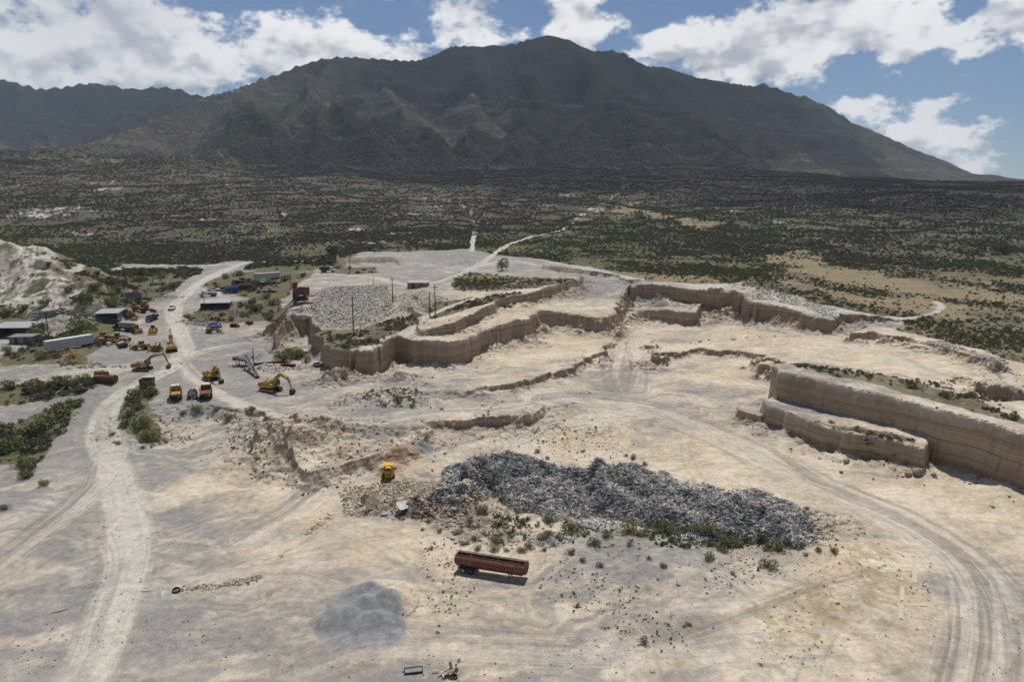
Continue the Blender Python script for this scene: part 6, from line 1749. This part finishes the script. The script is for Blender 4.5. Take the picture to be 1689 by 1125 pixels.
# stones strewn over the floor
nst = 5200; px_ = rs.uniform(0, 1689, nst); py_ = 830 + 290 * rs.rand(nst) ** .8
pts = np.array([P(a, b_, 0) for a, b_ in zip(px_, py_)]); cl = fbm(pts[:, 0], pts[:, 1], .09, 3, 91)
pts = pts[cl > .12]; m = len(pts); s_ = .02 + .08 * rs.rand(m) ** 4; L, W, U = frames(rs, m, .5)
M_STONE = island_mat('loose_stones', [(0, (.07, .06, .05)), (.6, (.20, .165, .125)), (1, (.45, .40, .32))], .95)
pieces('loose_stones', np.column_stack([pts, ground_zv(pts[:, 0], pts[:, 1]) + .3 * s_]), L * s_[:, None], W * (s_ * .8)[:, None], U * (s_ * .6)[:, None], M_STONE, 'small stones strewn over the quarry floor', .35)
# row of rubble shoved up by a blade
wl = gl([(560, 838), (510, 880), (480, 908), (455, 920), (440, 945), (410, 958), (360, 968), (300, 974)])
nb = 1900; x = []; y = []
for _ in range(nb):
    i = rs.randint(len(wl) - 1); f = rs.rand(); x.append(wl[i][0] + (wl[i + 1][0] - wl[i][0]) * f + rs.normal(0, .5)); y.append(wl[i][1] + (wl[i + 1][1] - wl[i][1]) * f + rs.normal(0, .5))
x, y = np.array(x), np.array(y); kk_ = fbm(x, y, .22, 2, 97) > .08; x, y = x[kk_], y[kk_]; nb = len(x); s_ = .025 + .12 * rs.rand(nb) ** 3; L, W, U = frames(rs, nb, .6)
pieces('rubble_windrow', np.column_stack([x, y, ground_zv(x, y) + .3 * s_]), L * s_[:, None], W * (s_ * .8)[:, None], U * (s_ * .7)[:, None], M_ROCK, 'thin row of rubble shoved up across the left foreground', .35)

# weeds and tufts of the floor
def weeds(px_poly, n, smin, smax, kinds, seed, name, label):
    r_ = np.random.RandomState(seed); pl = gl(px_poly); a = np.array(pl)
    x = r_.uniform(a[:, 0].min(), a[:, 0].max(), n * 4); y = r_.uniform(a[:, 1].min(), a[:, 1].max(), n * 4)
    k_ = (sdist(x, y, pl) > 0) & (r_.rand(len(x)) < np.clip(.35 + 1.3 * fbm(x, y, .12, 3, seed), 0.02, 1))
    x, y = x[k_][:n], y[k_][:n]
    s_ = smin + (smax - smin) * r_.rand(len(x)) ** 3
    scatter(name, np.column_stack([x, y, ground_zv(x, y) - .02]), s_, .8 + .5 * r_.rand(len(x)), r_.choice([KIND_NO[q] for q in kinds], len(x)), label)
weeds([(690, 880), (800, 890), (1000, 890), (1380, 885), (1400, 920), (1260, 960), (1200, 1000), (1150, 1080), (900, 1070), (720, 1050), (700, 990)], 1100, .06, .26, ('green', 'dry', 'dry', 'grey'), 5, 'floor_weeds', 'small weeds dotted over the grey floor around the trailer')
weeds([(800, 850), (1000, 862), (1340, 880), (1330, 905), (1000, 900), (800, 905)], 500, .2, .7, ('green', 'green', 'fresh', 'dry'), 6, 'floor_weeds', 'low weeds along the front foot of the scrap heap')
weeds([(1250, 900), (1540, 900), (1540, 1020), (1440, 1100), (1100, 1100), (1100, 1040)], 520, .05, .2, ('dry', 'dry', 'green'), 7, 'floor_weeds', 'dry weeds on the sandy floor at lower right')
weeds([(880, 715), (1000, 700), (1080, 745), (1070, 775), (960, 770), (880, 740)], 180, .08, .3, ('dry', 'green'), 8, 'floor_weeds', 'sparse weeds behind the scrap heap')
weeds([(600, 645), (690, 640), (690, 672), (600, 672)], 200, .15, .6, ('dry', 'green', 'grey'), 9, 'floor_weeds', 'weeds on the low mound beside the bench road')
weeds([(200, 690), (300, 690), (460, 700), (440, 760), (330, 740), (200, 740)], 300, .12, .5, ('dry', 'green', 'grey'), 10, 'floor_weeds', 'weeds below the haul truck bench')
weeds([(1310, 600), (1390, 607), (1500, 628), (1600, 652), (1680, 682), (1680, 698), (1560, 666), (1400, 630), (1315, 609)], 900, .25, .85, ('green', 'dry', 'dry', 'fresh', 'grey'), 12, 'butte_weeds', 'brown and green weeds covering the flat top of the right butte')
weeds([(525, 557), (545, 545), (600, 543), (650, 525), (692, 514), (700, 524), (660, 546), (622, 570), (575, 576), (545, 573)], 700, .2, .75, ('green', 'dry', 'dry', 'grey'), 13, 'mesa_weeds', 'dry weeds covering the grassy nose of the mesa')
weeds([(1340, 697), (1400, 708), (1510, 728), (1510, 737), (1400, 716), (1342, 702)], 160, .25, .7, ('green', 'dry', 'dry'), 14, 'ledge_weeds', 'weeds along the ledge below the right butte')
M_SCRAP = island_mat('rusty_scrap', [(0, (.05, .03, .022)), (.35, (.13, .065, .04)), (.6, (.20, .18, .16)), (.85, (.26, .23, .19)), (1, (.42, .41, .39))], .85)
for (a, b_, rx_, ry_, nn, lab) in ((338, 533, 9, 5, 260, 'rusty scrap strewn left of the blue tarpaulin'), (400, 516, 14, 6, 320, 'scrap strewn over the weedy ground below the parked cars'), (258, 492, 12, 6, 260, 'scrap metal strewn around the grey container'), (205, 570, 8, 3, 160, 'scrap pieces lying around the yellow wrecks'), (140, 604, 10, 3, 120, 'scrap pieces on the bank below the white trailer'),
                                  (500, 512, 6, 6, 160, 'scrap around the foot of the rust-red hopper'), (440, 606, 12, 4, 140, 'scrap pieces around the small grey conveyor'), (850, 474, 20, 6, 420, 'dark scrap among weeds on the upper mesa terrace'), (700, 838, 6, 3, 240, 'grey and rusty waste on the rubble tip')):
    spill(a, b_, rx_, ry_, nn, 'strewn_scrap', lab, M_SCRAP, .22, (.03, .14), None, .4, .2, .2)
tick('stuff')

# ------------------------------------------------------------------ single shrubs and trees
def shrub(px, py, wpx, kind, label, group, name='shrub', hs=.8, cat='shrub', parts=True):
    g = G(px, py); dist = math.hypot(g.x, g.y); r = .5 * wpx * (g - Vector((0, 0, CAM_H))).length / FPX / .93
    lf, sm, one = rng.choice(BUSH[kind])
    if parts:
        t = thing(name, label, cat, g - Vector((0, 0, .04)), rng.uniform(0, 6.28), group); t.scale = (r, r, r * hs * rng.uniform(.9, 1.15))
        for nm, me in (('foliage', lf), ('stems', sm)):
            o = bpy.data.objects.new(nm, me); COL.objects.link(o); o.parent = t
        return t
    o = bpy.data.objects.new(name, one); COL.objects.link(o); o.location = g - Vector((0, 0, .04)); o.rotation_euler = (0, 0, rng.uniform(0, 6.28)); o.scale = (r, r, r * hs * rng.uniform(.9, 1.15))
    return tag(o, label, cat, group)
def shrubs(lst, phrase, group, **kw):
    lst = sorted(lst, key=lambda q: q[0])
    for i, q in enumerate(lst):
        shrub(q[0], q[1], q[2], q[3], '%s of the %s' % (ORD[i] if i < len(ORD) else 'number %d from left' % (i + 1), phrase), group, parts=q[2] >= 11, **kw)
g_, f_, y_, d_ = 'green', 'fresh', 'grey', 'dry'
shrubs([(906, 883, 18, g_), (944, 877, 42, g_), (980, 900, 25, g_), (1036, 880, 37, g_), (1101, 877, 37, f_), (1125, 880, 21, y_), (1150, 877, 31, f_), (1178, 883, 40, g_), (1206, 886, 18, g_), (1202, 903, 31, g_), (1223, 900, 13, g_), (1239, 898, 13, g_), (1255, 889, 21, f_), (1283, 908, 32, f_), (1060, 884, 26, g_), (1085, 880, 20, g_), (920, 888, 24, g_), (1000, 886, 24, f_), (1300, 893, 16, g_), (1318, 902, 14, f_)], 'green shrubs lining the front foot of the scrap heap', 'shrubs along the scrap heap')
shrubs([(941, 914, 17, g_), (962, 927, 15, g_), (990, 936, 15, g_), (1039, 900, 15, y_), (1070, 923, 12, y_), (1094, 936, 15, g_), (1169, 923, 22, g_), (1192, 910, 19, g_), (1208, 948, 10, y_), (1255, 897, 10, g_), (1264, 909, 12, g_), (1266, 936, 28, g_), (1285, 908, 10, y_), (1329, 918, 10, g_), (1350, 910, 14, g_), (1375, 911, 17, f_)], 'shrubs on the open floor between scrap heap and foreground', 'shrubs on the open floor')
shrubs([(952, 1002, 12, f_), (1135, 1032, 12, f_), (1119, 967, 7, g_), (1085, 958, 7, g_), (978, 949, 7, g_), (1063, 1062, 24, d_), (722, 1045, 7, g_), (1255, 1098, 9, d_), (775, 978, 6, g_)], 'tiny shrubs scattered in the foreground around the trailer', 'tiny foreground shrubs')
shrubs([(904, 757, 9, g_), (887, 747, 12, g_), (961, 746, 9, g_), (1032, 753, 9, g_), (1044, 757, 13, g_), (1064, 768, 12, f_), (1328, 842, 13, g_), (704, 722, 8, g_)], 'small shrubs behind the scrap heap', 'shrubs behind the heap')
shrubs([(697, 875, 10, f_), (707, 862, 13, f_), (712, 907, 11, f_), (724, 878, 13, g_), (754, 882, 16, g_), (767, 899, 17, g_), (774, 862, 17, y_), (784, 892, 15, g_), (787, 907, 15, g_), (794, 850, 27, g_), (815, 909, 19, g_), (819, 874, 21, g_), (819, 894, 27, g_), (836, 910, 11, g_)], 'shrubs on the stony ground above the trailer', 'shrubs above the trailer')
shrubs([(861, 910, 19, g_), (864, 866, 17, g_), (874, 904, 21, g_), (897, 909, 12, g_), (899, 889, 27, g_), (904, 862, 21, g_)], 'shrubs between the trailer and the left end of the heap', 'shrubs at the heap end')
shrubs([(222, 652, 24, f_), (250, 652, 26, f_), (212, 687, 24, g_), (239, 702, 26, f_), (249, 726, 32, f_), (228, 676, 20, g_), (199, 705, 10, g_), (186, 718, 11, g_), (197, 733, 11, g_), (237, 739, 9, g_)], 'bright green shrubs on the bank right of the main road', 'shrubs on the road bank')
shrubs([(302, 683, 15, g_), (327, 681, 25, g_), (356, 678, 13, g_), (375, 692, 19, g_), (414, 677, 13, g_), (434, 683, 11, g_), (439, 694, 15, g_), (424, 758, 11, g_)], 'shrubs on the face of the haul truck bench', 'shrubs on the bench face')
shrubs([(656, 662, 18, g_), (634, 669, 13, y_), (679, 672, 13, g_), (728, 676, 8, g_)], 'shrubs on the low mound by the bench road', 'shrubs on the mound')
shrubs([(62, 556, 40, g_), (132, 545, 48, f_), (45, 568, 13, f_), (72, 592, 24, g_), (91, 590, 20, g_)], 'large shrubs around the left sheds and white trailer', 'shrubs around the sheds')
shrubs([(71, 801, 17, f_), (10, 840, 14, g_), (40, 790, 22, g_), (20, 640, 26, g_), (60, 645, 40, g_), (100, 638, 36, g_), (140, 630, 26, f_), (20, 745, 40, g_), (60, 715, 46, g_), (100, 690, 36, g_), (35, 770, 30, g_), (122, 670, 24, f_)], 'green shrubs on the weedy ground left of the main road', 'shrubs left of the road')
shrubs([(470, 592, 22, f_), (490, 588, 26, f_), (505, 598, 18, g_), (478, 583, 20, f_)], 'fresh green shrubs below the mesa bluff', 'shrubs below the bluff')
shrubs([(1506, 640, 24, g_), (1560, 655, 20, g_), (1605, 655, 16, g_), (1412, 711, 16, d_), (1438, 716, 12, g_), (1372, 698, 10, g_), (1468, 723, 12, d_)], 'shrubs on the right butte and its ledge', 'shrubs on the butte')
shrubs([(112, 482, 22, g_), (140, 494, 26, g_), (180, 502, 22, f_), (160, 474, 20, g_), (230, 464, 18, g_), (268, 458, 20, f_), (300, 454, 16, g_), (328, 452, 14, g_), (288, 472, 16, g_), (195, 482, 22, f_), (215, 500, 16, g_)], 'green bushes between the left sheds and the pale hillside', 'bushes behind the sheds')
shrubs([(422, 512, 24, g_), (450, 502, 22, g_), (402, 522, 18, f_), (438, 492, 20, g_), (380, 528, 14, g_), (470, 463, 20, g_), (500, 457, 18, f_), (355, 507, 14, f_), (415, 500, 16, g_), (395, 455, 20, f_), (372, 460, 16, g_), (460, 520, 16, g_)], 'green bushes between the parked lorries and the mesa', 'bushes around the lorries')
shrubs([(28, 588, 18, g_), (10, 578, 16, f_), (150, 540, 16, g_), (108, 560, 16, f_), (12, 520, 24, g_), (40, 512, 18, g_), (75, 505, 20, g_)], 'bushes close around the left-edge sheds', 'bushes at the left sheds')
shrubs([(545, 560, 14, d_), (565, 570, 14, d_), (610, 562, 16, d_), (640, 545, 16, g_), (660, 535, 14, d_), (600, 548, 12, g_), (680, 522, 14, d_)], 'dry bushes on the grassy nose of the mesa', 'bushes on the mesa nose')
def tree(px, py, wpx, kind, label, group, hs=1.25):
    g = G(px, py); r = .5 * wpx * (g - Vector((0, 0, CAM_H))).length / FPX / .93
    t = thing('tree', label, 'tree', g, rng.uniform(0, 6.28), group); t.scale = (r, r, r * hs)
    o = bpy.data.objects.new('crown', rng.choice(BUSH[kind])[0]); COL.objects.link(o); o.parent = t; o.location = (0, 0, .22)
    k = MB(); k.cyl((0, 0, -.1), (.03, .02, .5), .09, .05, n=7)
    for a in (0, 2.1, 4.2): k.cyl((.03, .02, .42), (.4 * math.cos(a), .4 * math.sin(a), .85), .045, .015, n=5)
    k.build('trunk', M_TWIG, t)
tree(828, 446, 26, 'green', 'round green tree standing alone beside the upper terrace road', None, 1.1)
tree(546, 424, 32, 'dark', 'dark spreading tree above the dump truck at the scrub edge', None, .9)
DT = [(1432, 386, 9), (1457, 386, 9), (1478, 372, 8), (1489, 377, 8), (1543, 375, 10), (1604, 388, 11), (1653, 419, 20), (1679, 384, 10), (1560, 404, 7), (1392, 372, 6)]
for i, (a, b_, w) in enumerate(sorted(DT)): tree(a, b_, w, 'dark', '%s of the dark round trees dotting the right-hand plain' % ORD[i], 'dark trees on the plain', .95)
def yucca(px, py, hpx, label):
    g = G(px, py); h = hpx * (g - Vector((0, 0, CAM_H))).length / FPX
    t = thing('yucca', label, 'yucca', g, rng.uniform(0, 6), 'yuccas on the plain')
    k = MB(); k.cyl((0, 0, -.2), (.1, 0, h * .7), .28, .2, n=7); k.cyl((.05, 0, h * .45), (.6, .2, h * .72), .16, .12, n=6); k.build('trunk', M_TWIG, t)
    for cx, cy, cz in ((.1, 0, h * .75), (.65, .2, h * .75)):
        k = MB()
        for _ in range(46):
            d = Vector((rng.gauss(0, 1), rng.gauss(0, 1), rng.gauss(.35, .8))).normalized(); L = h * .28
            s_ = d.orthogonal().normalized() * .06
            k.add([Vector((cx, cy, cz)) - s_, Vector((cx, cy, cz)) + s_, Vector((cx, cy, cz)) + d * L], [(0, 1, 2)])
        k.build('crown', M_DARK, t)
YU = [(1033, 412, 13), (1115, 418, 18), (911, 396, 9), (1215, 382, 9), (1318, 374, 8), (1345, 472, 8)]
for i, q in enumerate(sorted(YU)): yucca(*q, '%s of the dark yuccas standing in the scrub beyond the pit' % ORD[i])

# ------------------------------------------------------------------ small things lying about
def torus(R_, r_, n=18, m=8):
    v = []; f = []
    for i in range(n):
        for j in range(m):
            a, b_ = 2 * math.pi * i / n, 2 * math.pi * j / m
            v.append(((R_ + r_ * math.cos(b_)) * math.cos(a), (R_ + r_ * math.cos(b_)) * math.sin(a), r_ * math.sin(b_)))
            f.append((i * m + j, ((i + 1) % n) * m + j, ((i + 1) % n) * m + (j + 1) % m, i * m + (j + 1) % m))
    return v, f
k = MB(); k.add(*torus(.42, .16)); o = k.build('tyre_casing', 'rubber', None, G(291, 977) + Vector((0, 0, .22))); o.rotation_euler = (.35, .1, 0)
tag(o, 'worn black tyre lying beside the rubble row in the left foreground', 'tyre')
def board(name, px, py, rz, size, mat, label, cat, tilt=(0, 0), lift=.0):
    k = MB(); k.box((0, 0, 0), size, bev=min(size[0], size[1]) * .08)
    o = k.build(name, mat, None, G(px, py) + Vector((0, 0, size[2] / 2 + lift))); o.rotation_euler = (tilt[0], tilt[1], rz)
    return tag(o, label, cat)
board('timber_plank', 242, 975, .1, (1.7, .3, .08), 'cream', 'pale plank lying left of the worn black tyre', 'plank')
board('dark_plank', 98, 1010, .5, (2.0, .16, .08), 'wood', 'dark stick lying left of the dusty road in the foreground', 'plank')
board('corrugated_sheet', 670, 838, .7, (3.4, 1.8, .1), 'roof', 'grey corrugated sheet leaning on the rubble tip', 'metal sheet', (.5, .1), .5)
board('dark_sheet', 641, 848, .1, (2.6, 1.0, .06), 'steel', 'dark flat sheet at the foot of the rubble tip', 'metal sheet', (.15, 0), .1)
def spool(px, py, r, label, tilt, mat='cream'):
    t = thing('cable_drum_disc', label, 'drum disc', G(px, py) + Vector((0, 0, r * .75)), .3, 'wooden drum discs in the rubble', tilt)
    v, f = [], []; n = 22
    for z in (-.05, .05):
        for rad in (r, r * .18):
            v += [(rad * math.cos(2 * math.pi * i / n), rad * math.sin(2 * math.pi * i / n), z) for i in range(n)]
    for i in range(n):
        j = (i + 1) % n
        f += [(i, j, n + j, n + i), (2 * n + i, 3 * n + i, 3 * n + j, 2 * n + j), (i, 2 * n + i, 2 * n + j, j), (n + i, n + j, 3 * n + j, 3 * n + i)]
    k = MB(); k.add(v, f); k.build('disc', mat, t)
    k = MB(); k.box((0, 0, .07), (r * 1.9, .12, .04)); k.box((0, 0, .07), (.12, r * 1.9, .04)); k.each('batten', mat, t)
spool(613, 838, 1.15, 'cream wooden drum disc leaning in the left of the rubble tip', (1.0, .5))
spool(603, 830, .9, 'dark drum disc behind the cream disc in the rubble tip', (1.0, .6), 'old_yellow')
spool(771, 803, .95, 'cream drum disc lying below the left end of the scrap heap', (.5, .2))
spool(776, 826, .8, 'pale drum disc lower down below the scrap heap end', (.4, .3))
# rectangular black frame and junk at the bottom edge
t = thing('mattress_frame', 'flat rectangular panel with black frame lying at the bottom edge', 'frame', G(682, 1108), .18)
k = MB(); k.box((0, 0, .12), (1.9, .85, .06)); k.build('panel', 'grey', t)
k = MB(); k.box((0, .45, .15), (2.1, .12, .14)); k.box((0, -.45, .15), (2.1, .12, .14)); k.box((1.0, 0, .15), (.12, .78, .14)); k.box((-1.0, 0, .15), (.12, .78, .14)); k.each('frame_bar', 'black', t)
t = thing('junk_heap', 'small heap of broken boards and furniture at the bottom edge', 'junk', G(745, 1114), .2)
for i in range(22):
    k = MB(); k.box((rng.gauss(0, .7), rng.gauss(0, .45), .12 + .03 * i), (rng.uniform(.5, 1.7), rng.uniform(.08, .4), .05), rot=(rng.uniform(-.5, .5), rng.uniform(-.5, .5), rng.uniform(0, 3.1)))
    k.build('board', rng.choice(['plank', 'cream', 'wood', 'grey', 'black', 'offwhite']), t)
k = MB(); k.box((0, 0, .2), (.5, .4, .4), taper=.55, bev=.12); k.box((.1, .05, .42), (.2, .2, .16), taper=.5)
tag(k.build('white_sack', 'white', None, G(757, 1092)), 'small white sack standing behind the junk heap', 'sack')
t = thing('concrete_footing', 'pale H-shaped concrete footing strips set in the sandy floor', 'footing', Vector((0, 0, 0)))
for a, b_, w in (((1484, 922), (1486, 958), .55), ((1506, 920), (1509, 962), .55), ((1486, 941), (1507, 941), .7), ((1478, 998), (1527, 999), .55), ((1486, 998), (1486, 1022), .55), ((1488, 968), (1488, 992), .5)):
    p, q = G(*a), G(*b_); k = MB(); k.bar((p.x, p.y, p.z - .02), (q.x, q.y, q.z - .02), w, .16); k.build('strip', 'sandy', t)
t = thing('pipe_frame', 'white bent pipe frame lying on weeds behind the rusty tank', 'frame', G(100, 647), 0)
o0 = G(100, 647); pp = [G(a, b_) - o0 for a, b_ in ((93, 650), (118, 634), (128, 637), (136, 636), (122, 645), (112, 641))]
for i in range(5):
    k = MB(); k.cyl(pp[i] + Vector((0, 0, .3 + .25 * (i % 2))), pp[i + 1] + Vector((0, 0, .3 + .25 * ((i + 1) % 2))), .09, n=6); k.build('pipe', 'offwhite', t)
# tarpaulin over a heap of goods, and the white sheets beside it
def drape(name, px, py, rx, ry, h, mat, label, cat, seed):
    v, f = [], []; n, m = 14, 7
    r_ = np.random.RandomState(seed)
    for j in range(m + 1):
        for i in range(n):
            a = 2 * math.pi * i / n; q = j / m
            rad = (1 - .02) * (q ** .7) * (1 + .12 * math.sin(3 * a + seed) + .08 * r_.randn())
            v.append((rx * rad * math.cos(a), ry * rad * math.sin(a), max(h * (1 - q ** 2.2) * (1 + .18 * r_.randn()), .02)))
    for j in range(m):
        for i in range(n): f.append((j * n + i, j * n + (i + 1) % n, (j + 1) * n + (i + 1) % n, (j + 1) * n + i))
    f.append(tuple(range(n)))
    k = MB(); k.add(v, f); return tag(k.build(name, mat, None, G(px, py)), label, cat)
drape('blue_tarpaulin', 352, 540, 2.6, 1.8, 1.3, 'tarp', 'bright blue tarpaulin over a heap beside the yellow wreck', 'tarpaulin', 2)
drape('white_sheeting', 333, 544, 2.2, 1.8, .7, 'white', 'white sheeting heaped left of the blue tarpaulin', 'sheeting', 3)
drape('white_sheeting', 343, 549, 1.6, 1.0, .6, 'offwhite', 'smaller pale sheeting in front of the blue tarpaulin', 'sheeting', 4)
# boulders
def boulder(px, py, r, label, sx=1.0, mat=None):
    bm = bmesh.new(); bmesh.ops.create_icosphere(bm, subdivisions=3, radius=1.0)
    sd_ = rng.uniform(0, 50)
    for v in bm.verts:
        c = v.co; q = 1 + .22 * math.sin(2.1 * c.x + sd_) * math.cos(1.7 * c.y + sd_) + .12 * math.sin(4.3 * c.z + 3 * c.x + sd_) + .06 * math.sin(9 * c.y + 7 * c.x + sd_)
        v.co = Vector((c.x * q * sx, c.y * q, c.z * q * .85))
    me = bpy.data.meshes.new('boulder'); bm.to_mesh(me); bm.free(); me.materials.append(M_BOULDER)
    o = bpy.data.objects.new('boulder', me); COL.objects.link(o); o.location = G(px, py) + Vector((0, 0, r * .5)); o.scale = (r, r, r); o.rotation_euler = (0, 0, rng.uniform(0, 6))
    return tag(o, label, 'boulder', 'boulders at the foot of the butte')
M_BOULDER, _n, _b, _o = new_mat('boulder_rock')
_g = _n.n.new('ShaderNodeNewGeometry'); _f = _n.noise(_g.outputs['Position'], 1.4, 5, .65)
_n.l.new(_n.mix(_f, (.20, .145, .10), (.47, .37, .26)), _b.inputs['Base Color']); _b.inputs['Roughness'].default_value = .95
bump(_n, _b, _f, .8, .3)
boulder(1513, 782, .95, 'large rounded boulder at the right end of the ledge foot')
boulder(1497, 784, .6, 'middle-sized boulder left of the large rounded boulder', 1.3)
boulder(1540, 786, .5, 'small boulder right of the large rounded boulder')
boulder(1396, 762, .55, 'small boulder under the middle of the ledge wall', 1.3)
boulder(1388, 780, .35, 'smallest boulder out in front of the ledge wall')
tick('done')
